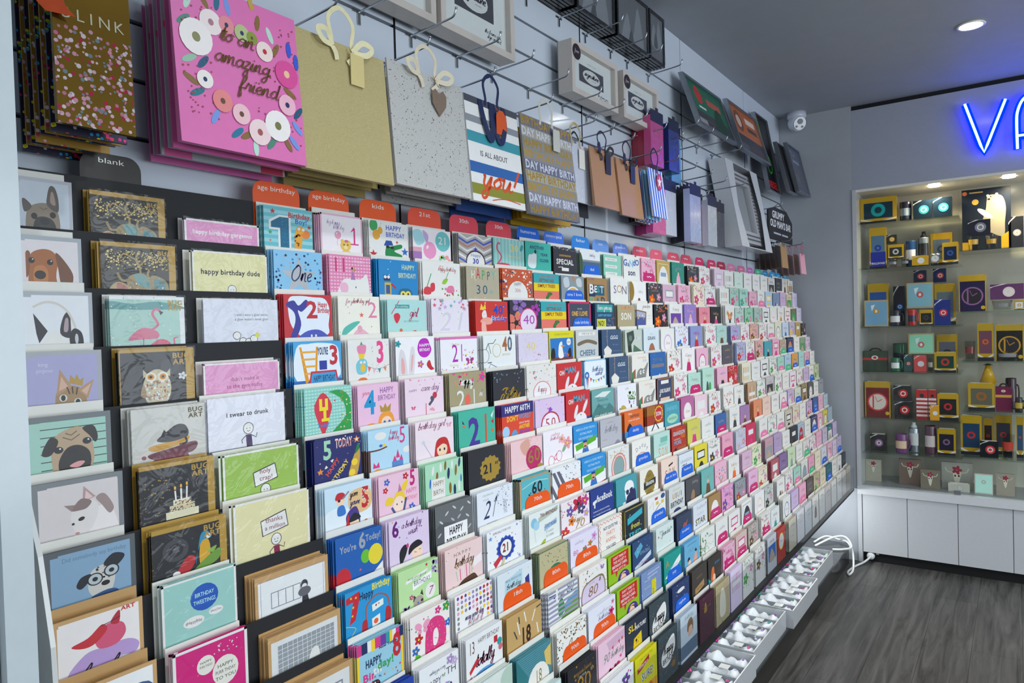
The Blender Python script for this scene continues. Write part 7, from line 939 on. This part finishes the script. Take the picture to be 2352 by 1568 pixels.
CACT = 'R 0 0 1 2 #a9adb4;PS #2a8a5a .03,1.1 .06,.5 .16,.5 .2,1.1;PS #5ac03a .08,1.1 .1,.56 .14,.56 .17,1.1;PS #2a8a5a .8,1.1 .82,.6 .92,.6 .95,1.1;F .1 .46 .05 P y;R .02 1.0 .22 1.16 #d8609a;R .78 1.0 .98 1.16 #b83a5a;D 4 60 .02 .04 #2a9a8a,#e05a7a,#e8a84a 0 0 1 .4'
bunch(7, -1.188, -1.060, .622, .596, .236, 2.012, 1.750, [('#d46aa8', '', 'plain pink'), ('#a9adb4', CACT, 'grey cactus print'), ('#c85f9c', '', 'pink backed'), ('#b9bdc2', CACT, 'grey cactus and llama print')], 'large pink friend bag', PAPER, .004)
FR = []
r_ = random.Random(3)
def wreath():
    o = []
    fl = [(.28, .26, .085, '#f4e6e4', '#b07a8a'), (.40, .24, .06, '#e8909a', n_) if False else (.40, .24, .06, '#e8909a', 'n'), (.52, .26, .06, '#b8c48a', 'n'), (.60, .27, .045, '#8a9a3a', 'B'), (.16, .40, .12, '#f6efec', '#8a8a5a'), (.70, .34, .07, '#f6e0da', 'r'), (.88, .46, .10, '#e04f9a', '#f4c89a'), (.20, .68, .06, '#f4ece6', 'n'), (.32, .80, .075, '#ea8a8a', 'B'), (.46, .86, .07, '#f4c4cc', 'B'), (.60, .96, .09, '#f4d8d8', '#a85a5a'), (.76, .88, .11, '#f6efec', '#7a7a4a'), (.86, .70, .075, '#f4b8cc', 'n')]
    for x, y, a, c in [(.12, .16, 20, '#bfe0d0'), (.24, .12, -30, '#8a6a3a'), (.08, .3, 50, '#4f8a78'), (.34, .1, 10, '#2a6a8a'), (.42, .1, -10, '#7a9ae0'), (.66, .14, 10, '#8a6a3a'), (.76, .2, -20, '#bfe0d0'), (.8, .3, 30, '#8a6a3a'), (.1, .56, 60, '#9ac4a8'), (.2, .56, 40, '#1f5a7a'), (.1, .7, -60, '#8a6a3a'), (.14, .78, 60, '#1f7a8a'), (.26, .92, 30, '#7a9ae0'), (.42, 1.0, 50, '#1f7a9a'), (.56, 1.08, 0, '#bfe0d0'), (.5, 1.0, 60, '#8a6a3a'), (.7, 1.02, 40, '#4f8a78'), (.94, .86, -40, '#7a9ae0'), (.9, .6, -60, '#8a6a3a'), (.96, .74, 40, '#1f5a7a'), (.84, 1.0, -30, '#8a6a3a'), (.9, .98, -40, '#7a9ae0'), (.92, .26, 0, '#3a5ad0'), (.98, .34, 0, '#3a5ad0')]:
        o.append('E %.2f %.2f .022 .062 %d %s' % (x, y, a, c))
    o.append('D 8 60 .005 .008 #a8485a .05 .1 .3 .95;D 9 60 .005 .008 #a8485a .6 .1 .98 1.0')
    for x, y, q, c, c2 in fl: o.append('E %.2f %.2f %.3f %.3f 10 %s;E %.2f %.2f %.3f %.3f 0 %s' % (x, y, q, q*1.05, c, x, y, q*.25, q*.28, c2))
    return 'R 0 0 1 2 #e276b4;'+';'.join(o).replace('.28 .26', '.28 .26')
WR = wreath()+';*W .47 .36 .058 #6a4c24 to_an n.27 w.009;*W .5 .52 .058 #6a4c24 amazing n.44 w.009;*W .62 .68 .058 #6a4c24 friend n.32 w.009'
bag('gift_bag', 'large pink gift bag with a flower wreath reading to an amazing friend', -1.05, .592, .232, 2.012, 1.748, '#e276b4', WR, PAPER, .022, .012, '#c8a84a')
bunch(3, -1.188, -1.066, .885, .825, .215, 2.0, 1.750, [('#cbb570', '', 'gold glitter')], 'gold glitter front bag', GLIT, .004)
bag('gift_bag', 'gold glitter gift bag with cream ribbon bow and square tag', -1.05, .822, .222, 2.003, 1.746, '#e6d498', '', GLIT, .02, .012, '#efe6b8', '#d8c688', bow=True)
bunch(3, -1.188, -1.066, 1.150, 1.075, .235, 2.0, 1.752, [('#a8a6a2', 'D 4 260 .004 .008 #3a3a3e,#6a6a70,#8a8a90 0 0 1 1.2', 'silver dotted')], 'silver dotted front bag', PAPER, .004)
bag('gift_bag', 'silver white gift bag with black dots and a glitter heart tag', -1.05, 1.052, .243, 2.013, 1.752, '#ecebe6', 'D 4 420 .003 .0062 #2a2a2e,#55555c,#8a8a92,#b89a9a 0 0 1 1.2;D 9 300 .003 .005 #e6e8ea,#dfe6ea 0 0 1 1.2', GLIT, .02, .012, '#e8dcc0', '#a08a78', 'heart', bow=True)
STR = 'R 0 0 1 .1 #4a4e58;R 0 .26 1 .36 #8a9098;R 0 .48 1 .62 #3a94a4;T .46 .76 .06 k IS_ALL_ABOUT n.52;R 0 .72 1 .72 w;R 0 .84 1 .96 #2a62a8;R 0 1.08 1 1.2 #8a8a2a;R 0 1.3 1 1.5 #274a88;W .5 1.14 .12 #d8501c you! n.66 w.035;LS #d8501c .012 .35,1.24 .6,1.2 .9,1.22'
STR = 'R 0 0 1 .08 #4a4e58;R 0 .22 1 .3 #8a9098;R 0 .40 1 .52 #3a94a4;R 0 .74 1 .86 #2a62a8;R 0 .98 1 1.1 #8a8a2a;R 0 1.2 1 1.5 #274a88;T .46 .66 .06 k IS_ALL_ABOUT n.52;W .5 1.0 .13 #d8501c you! n.66 w.035;LS #d8501c .012 .35,1.14 .6,1.1 .9,1.12'
bunch(2, -1.188, -1.08, 1.39, 1.31, .235, 2.0, 1.742, [('#274a88', '', 'navy backed striped')], 'white striped front bag', PAPER, .003)
bag('gift_bag', 'striped gift bag reading IS ALL ABOUT you with navy ribbon', -1.05, 1.300, .215, 2.004, 1.750, '#e8e8e6', STR, PAPER, .022, .012, '#1c2a55', '#d8561a', 'hex', droop=True)
bunch(4, -1.188, -1.066, 1.655, 1.555, .255, 1.998, 1.750, [('#b8901c', '', 'mustard')], 'metallic lettered front bag', PAPER, .004)
HB = []
for i in range(9):
    y = .06+i*.115; cc = ['#6a6c80', '#a8a498', '#8e8c88', '#8a8c96'][i % 4]
    HB.append('R 0 %.3f 1 %.3f %s' % (y-.05, y+.055, cc)); HB.append('*T .5 %.3f .082 %s %s b n.98' % (y+.04, ['#c8a03a', '#e8eaf4', '#b8952e'][i % 3], ['BIRTHDAY_HAPPY', 'DAY_HAPPY_BIRTH', 'HAPPY_BIRTHDAY'][i % 3]))
bag('gift_bag', 'silver and gold foil gift bag covered in HAPPY BIRTHDAY lettering', -1.045, 1.522, .255, 2.008, 1.744, '#8e8c90', ';'.join(HB), PAPER, .026, .012, '#d8d4c8', '#c8c8c0')
bag('gift_bag', 'small white embossed bag with a feather shaped tag', -1.10, 1.80, .205, 2.01, 1.83, '#c9cddc', 'D 5 60 .01 .016 #b8c0d8,#dfe4f4', PAPER, .006, .006, '#b8a878', '#e8e4dc')
bag('gift_bag', 'dark grey bag between the white bag and kraft bags', -1.15, 1.925, .12, 1.99, 1.80, '#3c3f48', '', PAPER, .01, .006, '#222')
bag('gift_bag', 'plain kraft gift bag with dark ribbon, left of two', -1.082, 1.955, .17, 2.012, 1.823, '#b08462', '', PAPER, .018, .010, '#26262e', '#2c2f3e', bow=True)
bag('gift_bag', 'plain kraft gift bag with dark ribbon, right of two', -1.075, 2.12, .168, 2.005, 1.812, '#b08462', '', PAPER, .02, .010, '#1a1a20', '#2c2f3e', bow=True)
ST = [('#1f6a7a', 'V #8a2a3a 5', 'teal and maroon'), ('#3a2a2a', 'D 3 30 .05 .09 #2a8a7a,#c8502a', 'dark patterned'), ('#dfe4f0', 'V #c88a5a 4', 'white and tan striped'), ('#2a8ac8', 'V #e8eaf4 4', 'blue striped'), ('#e4e8f8', 'V #2a4ac8 5', 'white and blue striped'), ('#c8d8e8', 'V #3aa0c8 4', 'pale blue striped')]
for i, (c, d_, n) in enumerate(ST): bag('gift_bag', 'narrow %s bag in the bunch right of the kraft bags' % n, -1.17+.02*i, 2.37-.012*i, .12, 1.995, 1.82, c, d_, PAPER, .016, .004)
bag('gift_bag', 'narrow striped bag with a round red star tag, front of its bunch', -1.045, 2.30, .125, 1.998, 1.825, '#dfe4f4', 'V #3a6ad0 6;S .5 .5 .01 w', PAPER, .02, .006, '#111', '#c83a5a', 'round')
# ---------------- wrapped packs ----------------
PKG = 'wrapped packs hanging on hooks'
def pack(lab, x, y, w, zt, zb, c, dsl='', head='#1c2440', d=.02, lean=.008, mt=PLAST):
    h = zt-zb; e = empty('wrapped_pack', lab, 'pack', (x, y+w/2, zb), HP, PKG); m = MB(); hd = min(.045, h*.25)
    m.box(-w/2, w/2, -lean, d, 0, h-hd*.5, c); art(m, dsl, w, h-hd*.5, -lean) if dsl else 0; m.build('contents', mt, e)
    q = MB(); q.box(-w/2, w/2, -lean-.001, -lean, h-hd, h, head); q.box(-.012, .012, -lean-.001, -lean, h, h+.012, head); q.build('header_card', PAPER, e)
    q = MB(); q.face([(-w/2, -lean-.002, 0), (w/2, -lean-.002, 0), (w/2, -lean-.002, h-hd), (-w/2, -lean-.002, h-hd)], 'w'); q.build('clear_wrap', CELLO, e)
SEQ = 'C .5 .8 .25 .25 #e8a0c8;C .5 .8 .15 .15 #f4d8ec'
for i in range(3): pack('pink sequin box in clear wrap, %s in the upper group' % ['rear', 'middle', 'front'][i], -1.175+.03*i, 2.50-.012*i, .115, 2.255, 2.048, '#b02a48' if i < 2 else '#d0508c', '')
pack('dark blue box in clear wrap with black sides', -1.11, 2.63, .105, 2.255, 2.050, '#2c3c80', '', '#16202e', .05)
pack('light blue box in clear wrap behind the dark blue one', -1.15, 2.75, .10, 2.262, 2.030, '#6ab4e0', '', '#101c40')
for i in range(3): pack('magenta metallic pack hanging low, %s of three' % ['rear', 'middle', 'front'][i], -1.17+.03*i, 2.505-.02*i, .12, 2.01, 1.79, '#c0287a' if i < 2 else '#d84f9c', '')
pack('white tissue pack with navy header right of the magenta packs', -1.13, 2.625, .115, 2.02, 1.80, '#d4d8e4')
for i in range(4): pack('dark edged tissue pack, %s of four behind the silver one' % ORD[i].replace('top', 'first'), -1.185+.022*i, 2.85-.02*i, .09, 2.02, 1.785, '#2c3036', '', '#15171c', .006)
pack('silver white tissue pack with glossy wrap', -1.085, 2.775, .12, 2.018, 1.78, '#b4bce4', '', '#1a2248')
pack('copper pink metallic sheet pack', -1.13, 2.965, .07, 2.01, 1.785, '#a8647a', '', '#1a1c2c')
pack('white and silver sheet pack with blue edge', -1.10, 3.02, .11, 2.005, 1.785, '#ccd2e0', '', '#1c2038')
pack('black sheet pack, right end of the tissue packs', -1.11, 3.15, .11, 1.995, 1.79, '#20243a', '', '#14161e')
# ---------------- shadow box frames ----------------
FG = 'white signature photo frames on the slat wall'
SIG = 'R .2 .26 .8 .66 #4a4a52;C .5 .46 .21 .16 #e4e4e4;W .5 .47 .06 #3a3a42 signature n.34 w.014;T .56 .53 .02 #667 FRAMES n.1;W .78 .82 .03 #667 the_frame_you n.26 w.006;W .8 .88 .03 #667 sign_around n.22 w.006;W .5 .18 .02 #9ab8a0 signing n.2'
def boxframe(lab, x, y, w, zb, h, d, badge=False):
    e = empty('photo_frame', lab, 'picture frame', (x, y+w/2, zb), HP, FG); m = MB(); t = .018; c = '#d2c8c0'
    for a in ((-w/2, w/2, 0, t), (-w/2, w/2, h-t, h)): m.box(a[0], a[1], 0, d, a[2], a[3], c)
    m.box(-w/2, -w/2+t, 0, d, t, h-t, c); m.box(w/2-t, w/2, 0, d, t, h-t, c); m.build('frame_border', PAPER, e)
    q = MB(); q.box(-w/2+t, w/2-t, d*.35, d*.4, t, h-t, '#eceeee'); art(q, SIG, w-2*t, h-2*t, d*.35, None, h-t, vs=.72 if h > .2 else .5); q.build('mount_board', PAPER, e)
    q = MB(); q.box(-w/2+t, w/2-t, .004, .006, t, h-t, 'w'); q.build('glass_pane', GLASS, e)
    q = MB(); q.box(-w/2, w/2, d, d+.003, 0, h, '#8a8a8a'); q.build('backing_board', MATTE, e)
    if badge: q = MB(); art(q, 'C .5 .5 .5 .5 #2c1f28;W .5 .55 .12 #c8c0c8 frame n.5 w.02', .05, .05, -.001, -w/2+.004, h-.01); q.build('round_sticker', PAPER, e)
boxframe('white box frame with signature mount, cut by the top edge', -1.125, 1.000, .300, 2.182, .25, .05)
boxframe('white box frame with signature mount, left of the hooks', -1.12, 1.312, .308, 2.182, .23, .05)
boxframe('white box frame with dark round sticker, left of two lower', -1.12, 1.93, .31, 2.182, .165, .05, True)
boxframe('white box frame with dark round sticker, right of two lower', -1.12, 2.285, .30, 2.182, .165, .05, True)
FB = 'black frames in plastic wrap at the top of the slat wall'
def bframe(lab, x, y, w, zb, h):
    e = empty('black_frame', lab, 'picture frame', (x, y+w/2, zb), HP, FB); m = MB(); t = .012
    for i in range(5): m.box(-w/2, w/2, .001+i*.014, .011+i*.014, 0, t, '#101114')
    m.box(-w/2, w/2, 0, .07, h-t, h, '#101114'); m.box(-w/2, -w/2+t, 0, .07, t, h-t, '#101114'); m.box(w/2-t, w/2, 0, .07, t, h-t, '#101114'); m.box(-w/2+t, w/2-t, .008, .07, t, h-t, '#17181b'); m.build('frame_stack', PLAST, e)
    q = MB(); q.box(-w/2+t, w/2-t, .004, .006, t, h-t, '#6b6f74'); art(q, 'PS #8a9096 .1,1 .3,.3 .5,.6 .7,.1 .9,1;PS #50555a .3,1 .45,.5 .6,1', w-2*t, h-2*t, .004, None, h-t); q.build('print_sheet', PAPER, e)
    q = MB(); q.box(-w/2, w/2, -.002, -.001, 0, h, 'w'); q.build('plastic_wrap', CELLO, e)
for i, (y, w_) in enumerate([(1.72, .24), (1.98, .26), (2.26, .26), (2.53, .14)]):
    bframe(['leftmost black frame stack at the top edge', 'second black frame stack with silver print', 'third black frame stack with grey print', 'rightmost narrow black frame stack near the ceiling'][i], -1.125, y, w_, 2.4605, .19)
# ---------------- chalkboard style signs leaning on hooks ----------------
def board(lab, y0, y1, zb, zt, xt, xb, c, dsl, edge='#9aa0a8'):
    w = y1-y0; h = zt-zb; e = empty('tin_sign', lab, 'sign', (0, (y0+y1)/2, zb), HP, 'framed tin signs resting on the slat wall hooks'); m = MB(); t = .014
    def pt(u, v, off=0): return (-w/2+u*w, -(xb+(xt-xb)*(1-v*w/h)*1.0)-off, h-v*w)
    H = h/w
    def quad(u0, v0, u1, v1, o0, o1, cc):
        A = [pt(u0, v0, o0), pt(u1, v0, o0), pt(u1, v1, o0), pt(u0, v1, o0)]; B = [pt(u0, v0, o1), pt(u1, v0, o1), pt(u1, v1, o1), pt(u0, v1, o1)]; m.loft([A, B], cc)
    tt = .03; quad(0, 0, 1, tt, .0, .022, edge); quad(0, H-tt, 1, H, .0, .022, edge); quad(0, tt, tt, H-tt, .0, .022, edge); quad(1-tt, tt, 1, H-tt, .0, .022, edge); m.build('metal_border', ALU, e)
    m = MB(); quad(tt, tt, 1-tt, H-tt, .002, .012, c)
    for i, (polys, cc, foil) in enumerate(draw(dsl, H)):
        for p in polys:
            q = clip(p, tt, tt, 1-tt, H-tt)
            if len(q) > 2: m.face([pt(u, v, .012+EPS*3*(i+1)) for u, v in q], cc)
    m.build('printed_panel', PAPER, e)
GRN = 'R 0 0 1 .32 #1f6a50;C .3 .14 .09 .09 #c83030;R .5 .13 .88 .2 #b85a48;R .22 .26 .4 .28 w;R .06 .36 .94 .66 #3a3c40;R .1 .4 .3 .46 #9a9a9a;A #555 .1 .01;L #777 .008 .1,.52 .9,.52;C .3 .58 .1 .06 #55585c;R .6 .4 .9 .6 #4a4c50;PS #16422e .55,.66 .6,.3 .8,.2 .9,.6'
ORG = 'R 0 0 1 .34 #b8663a;C .28 .18 .14 .12 #7a4a3a;C .28 .18 .08 .07 #d8b8a0;R .54 .09 .88 .16 #e8d0c0;R .54 .2 .88 .25 #5a3a30;R .06 .38 .94 1 #383a42;R .1 .44 .36 .56 #55565e;R .42 .42 .9 .62 #4a4048;R .1 .66 .3 .8 #4a4c54;R .36 .68 .6 .8 #553f44;C .7 .74 .06 .05 w;R .66 .6 .9 .66 #8a8a90'
board('green topped chalkboard style tin sign leaning on the hooks', 2.895, 3.365, 2.281, 2.515, -1.165, -1.088, '#3c3e44', GRN)
board('orange topped burger menu tin sign right of the green one', 3.47, 3.94, 2.281, 2.545, -1.17, -1.092, '#3c3a42', ORG)
board('black sign with green swirl and red lettering', 3.98, 4.22, 2.16, 2.60, -1.185, -1.11, '#0a0a0c', 'L #8ac020 .04 .2,.1 .3,.5 .4,.8;E .55 1.15 .2 .22 0 #2a9a2a;E .55 1.15 .16 .18 0 #0a0a0c;C .5 1.1 .08 .1 #2a4a9a;T .5 1.72 .16 #d82020 DIESEL b n.8;S .15 .1 .1 r', '#2a2c30')
board('narrow framed sign seen edge on behind the last chalkboard', 4.16, 4.33, 2.17, 2.46, -1.12, -1.05, '#0c0c10', '', '#7a7a80')
board('grey chalkboard style sign nearest the back wall', 4.30, 4.585, 2.19, 2.48, -1.10, -1.035, '#555d70', 'LS #8a92a8 .02 .15,.2 .3,.12 .45,.22 .6,.14;R .3 .3 .8 .36 #8a92a8;R .2 .5 .8 .9 #5d5c66;C .4 .7 .1 .1 #6a6a72;D 3 20 .01 .02 #7a8298 .1 .1 .9 .9')
# ---------------- silver boxed frame ----------------
e = empty('boxed_photo_frame', 'ornate silver photo frame in an open white carton', 'picture frame', (0, 3.55, 1.80), HP)
def lp(u, z, o=0, zt=.42, xt=-1.13, xb=-1.055): t = z/zt; return (u, -(xb+(xt-xb)*t)-o, z)
m = MB(); w = .50; D0 = .055
def slab(mm, u0, u1, z0, z1, o0, o1, c): mm.loft([[lp(u0, z0, o0), lp(u1, z0, o0), lp(u1, z1, o0), lp(u0, z1, o0)], [lp(u0, z0, o1), lp(u1, z0, o1), lp(u1, z1, o1), lp(u0, z1, o1)]], c)
slab(m, -.25, .25, 0, .42, -D0-.003, -D0, '#c4c6cc'); slab(m, -.25, -.245, 0, .42, -D0, .02, '#d2d4d8'); slab(m, .245, .25, 0, .42, -D0, .02, '#d2d4d8'); slab(m, -.245, .245, 0, .005, -D0, .02, '#c8cad0'); slab(m, -.245, .245, .415, .42, -D0, .02, '#c8cad0'); 
m.face([lp(-.25, 0, .021), lp(-.13, 0, .021), lp(-.18, .2, .021), lp(-.13, .42, .021), lp(-.25, .42, .021)], '#d6d8dc'); m.face([lp(.25, 0, .021), lp(.13, 0, .021), lp(.18, .2, .021), lp(.13, .42, .021), lp(.25, .42, .021)], '#d6d8dc'); m.build('carton', PLAST, e)
m = MB(); slab(m, -.2, .2, .03, .09, -.03, .0, '#b8b8bc'); slab(m, -.2, .2, .33, .39, -.03, .0, '#b8b8bc'); slab(m, -.2, -.12, .09, .33, -.03, 0, '#b8b8bc'); slab(m, .12, .2, .09, .33, -.03, 0, '#b8b8bc')
for i in range(22):
    for z in (.05, .07, .35, .37): slab(m, -.19+i*.0175, -.181+i*.0175, z-.004, z+.004, 0, .003, '#6a6a70')
for i in range(13):
    for u in (-.17, -.15, .15, .17): slab(m, u-.004, u+.004, .1+i*.0175, .108+i*.0175, 0, .003, '#6a6a70')
m.build('silver_frame', PLAST, e)
m = MB(); slab(m, -.12, .12, .09, .33, -.03, -.028, '#a8a8ac'); m.build('sample_photo', PAPER, e); m = MB(); slab(m, -.12, .12, .09, .33, -.012, -.010, 'w'); m.build('glass_pane', GLASS, e)
# ---------------- hanging sign and mini bags ----------------
e = empty('hanging_sign', 'black hanging wooden sign reading GRUMPY OLD MAN\'S BAR', 'sign', (-1.06, 4.07, 1.885), HP)
m = MB(); P = [(-.24, 0), (.24, 0), (.24, .12), (.12, .175), (-.12, .175), (-.24, .15)]; m.loft([[(x, y, z) for x, z in P] for y in (0, .008)], '#24252b')
art(m, 'T .4 .12 .075 #e8e8ea GRUMPY b n.5;T .5 .22 .075 #e8e8ea OLD_MAN\'S_BAR b n.86;R .2 .28 .5 .3 #b8bac4;R .54 .28 .8 .3 #b8bac4', .48, .175, 0); m.build('sign_board', MATTE, e)
q = MB(); q.tube([(-.15, .003, .165), (0, .01, .21), (.15, .003, .165)], .0015, '#333'); q.build('hanging_cord', MATTE, e)
hook(4.07, 2.071, 'chrome hook holding the grumpy bar sign', .15)
for i in range(5): bag('gift_bag', 'small dark kraft bag below the bar sign, %s from the wall' % ['first', 'second', 'third', 'fourth', 'fifth'][i], -1.17+.032*i, 4.03-.012*i, .12, 1.862, 1.735, '#4a3426' if i < 4 else '#b08a5e', '', PAPER, .01, .006, '#3a2a20', None, 'rect', 1.884)
for i in range(5): bag('gift_bag', 'small pink bag with bright ribbon beside the back wall, %s from the wall' % ['first', 'second', 'third', 'fourth', 'fifth'][i], -1.165+.036*i, 4.35-.01*i, .11, 1.832, 1.715, '#7a4a40' if i < 4 else '#e8a8bc', '', PAPER, .01, .006, '#e0286a', None, 'rect', 1.884)
# ---------------- white shelving at the far left ----------------
e = empty('shelving_unit', 'white shelving unit upright at the left edge of the photo', 'shelving', (-1.2, .29, 0))
m = MB(); m.box(0, .40, -.027, 0, 0, 2.68, '#c2ccd0'); m.build('upright_panel', PLAST, e)
m = MB(); m.box(0, .385, -.055, -.028, 0, 2.68, '#aeb9be'); m.build('end_panel', PLAST, e)
m = MB(); m.box(.02, .40, -.30, -.0556, 1.135, 1.155, '#c6cccf'); m.build('shelf_board', PLAST, e)
m = MB(); m.box(.0, .02, -.30, -.0556, .4, 1.5, '#55595e'); m.build('back_board', MATTE, e)
# ---------------- plinth, trays and wrapped glasses ----------------
m = MB(); m.box(-1.198, -.83, .36, 4.53, 0, .112, '#0f1012'); m.box(-1.198, -.82, .36, 4.53, .112, .12, '#34373a'); o = m.build('display_plinth', PLAST); tag(o, 'low black plinth running under the card rack', 'plinth')
TG = 'grey divided trays on the black plinth'; TN = ['farthest', 'second farthest', 'middle', 'second nearest', 'nearest']
for t in range(5):
    y1 = 4.07-.475*t; y0 = y1-.455; xo = [-.826, -.80, -.826, -.812, -.83][t]; n = 5; e = empty('divided_tray', TN[t]+' white tray with grey dividers on the black plinth', 'tray', (-1.06, y0, .1205), 0, TG)
    W2 = xo+1.06; L = .455; m = MB(); g = '#a9adb2'
    m.box(0, W2, 0, L, 0, .004, g); m.box(0, .004, 0, L, .004, .08, g); m.box(W2-.004, W2, 0, L, .004, .08, '#b9bdc0')
    m.box(.004, W2-.004, 0, .004, .004, .08, '#b9bdc0'); m.box(.004, W2-.004, L-.004, L, .004, .08, '#b9bdc0'); m.build('tray_body', PLAST, e)
    for k in range(1, n): q = MB(); q.box(.004, W2-.004, L*k/n-.0015, L*k/n+.0015, .004, .066, '#9aa0a6'); q.build('divider', PLAST, e)
    for k in range(n):
        yc = y0+L*(k+.5)/n; r_ = random.Random(t*10+k); lab = 'white satin wrapped glass in the %s, slot %s from its near end' % (TN[t]+' tray', ['first', 'second', 'third', 'fourth', 'fifth'][k])
        gl = empty('wrapped_glass', lab, 'glass', (-1.05, yc, .1255), 0, 'satin wrapped glasses in the trays')
        q = MB(); rings = []; rr = .027
        for i, (x, r) in enumerate([(.012, .006), (.02, .022), (.05, rr), (.07, .024), (.085, .014)]): rings.append([(x, r*math.cos(a), .042+r*math.sin(a)) for a in [2*math.pi*j/14 for j in range(14)]])
        q.loft(rings, 'w'); q.build('glass_bowl', GLASS, gl, smooth=True)
        q = MB(); rings = []; ph = r_.uniform(0, 6)
        for i in range(15):
            u = i/14; x = .075+u*(W2-.105); r = .017+.013*math.sin(u*3.1+ph*.3)**2+.006*math.sin(u*19+ph); cy = .010*math.sin(u*7+ph); rings.append([(x, cy+r*1.25*math.cos(a)*(1+.25*math.sin(3*a+u*9)), max(.001, .040+r*math.sin(a)*(1+.3*math.sin(2*a+u*11+ph)))) for a in [2*math.pi*j/12 for j in range(12)]])
        q.loft(rings, '#eef1f4'); q.build('satin_wrap', FAB, gl, smooth=True)
        cc = ['#8a3aa8', '#d0308a', '#b8b8d8', '#a86ac8', '#3a9a8a'][(t*3+k) % 5]
        q = MB()
        for a in range(6): q.lathe([(.001, .064), (.007, .069), (.001, .074)], cc, .062+.008*math.cos(a), .010*math.sin(a), 6)
        q.build('gem_cluster', PLAST, gl); q = MB(); q.lathe([(.001, .058), (.007, .063), (.001, .068)], cc, W2-.045, .008, 6); q.build('gem', PLAST, gl)
        if (t*3+k) % 3 != 1: q = MB(); q.box(W2-.10, W2-.065, -.016, .018, .070, .071, '#e9e9e4'); q.build('price_card', PAPER, gl)
# ---------------- cable and plug ----------------
m = MB(); pts = smooth([(-1.0, 4.42, .128), (-.95, 4.50, .15), (-.88, 4.52, .135), (-.83, 4.49, .135), (-.79, 4.42, .10), (-.775, 4.34, .03), (-.79, 4.30, .008), (-.805, 4.36, .006), (-.79, 4.46, .006), (-.755, 4.55, .012), (-.73, 4.60, .03), (-.727, 4.622, .036)], 6)
m.tube(pts, .006, '#d8dad8', 8); e = empty('power_cable', 'white power cable looping from the plinth to the cabinet kickboard', 'cable', (0, 0, 0)); m.build('cable', PLAST, e, smooth=True)
m = MB(); m.tube(smooth([(-.98, 4.35, .128), (-.90, 4.47, .16), (-.84, 4.50, .16), (-.80, 4.44, .125), (-.83, 4.36, .128), (-.88, 4.33, .128)], 6), .006, '#d8dad8', 8); m.build('cable_loop', PLAST, e, smooth=True)
m = MB(); m.loft([[(-.727+r*math.cos(a), yy, .036+r*math.sin(a)) for a in [2*math.pi*j/16 for j in range(16)]] for yy, r in ((4.605, .010), (4.61, .021), (4.634, .022))], '#dcdedc'); m.build('plug', PLAST, e, smooth=True)
m = MB(); m.box(-.70, -.685, 4.628, 4.635, .045, .058, '#ccc'); m.box(-.735, -.72, 4.628, 4.635, .045, .058, '#ccc'); o = m.build('kickboard_clips', PLAST); tag(o, 'pair of small clips at the top of the black kickboard', 'clip')
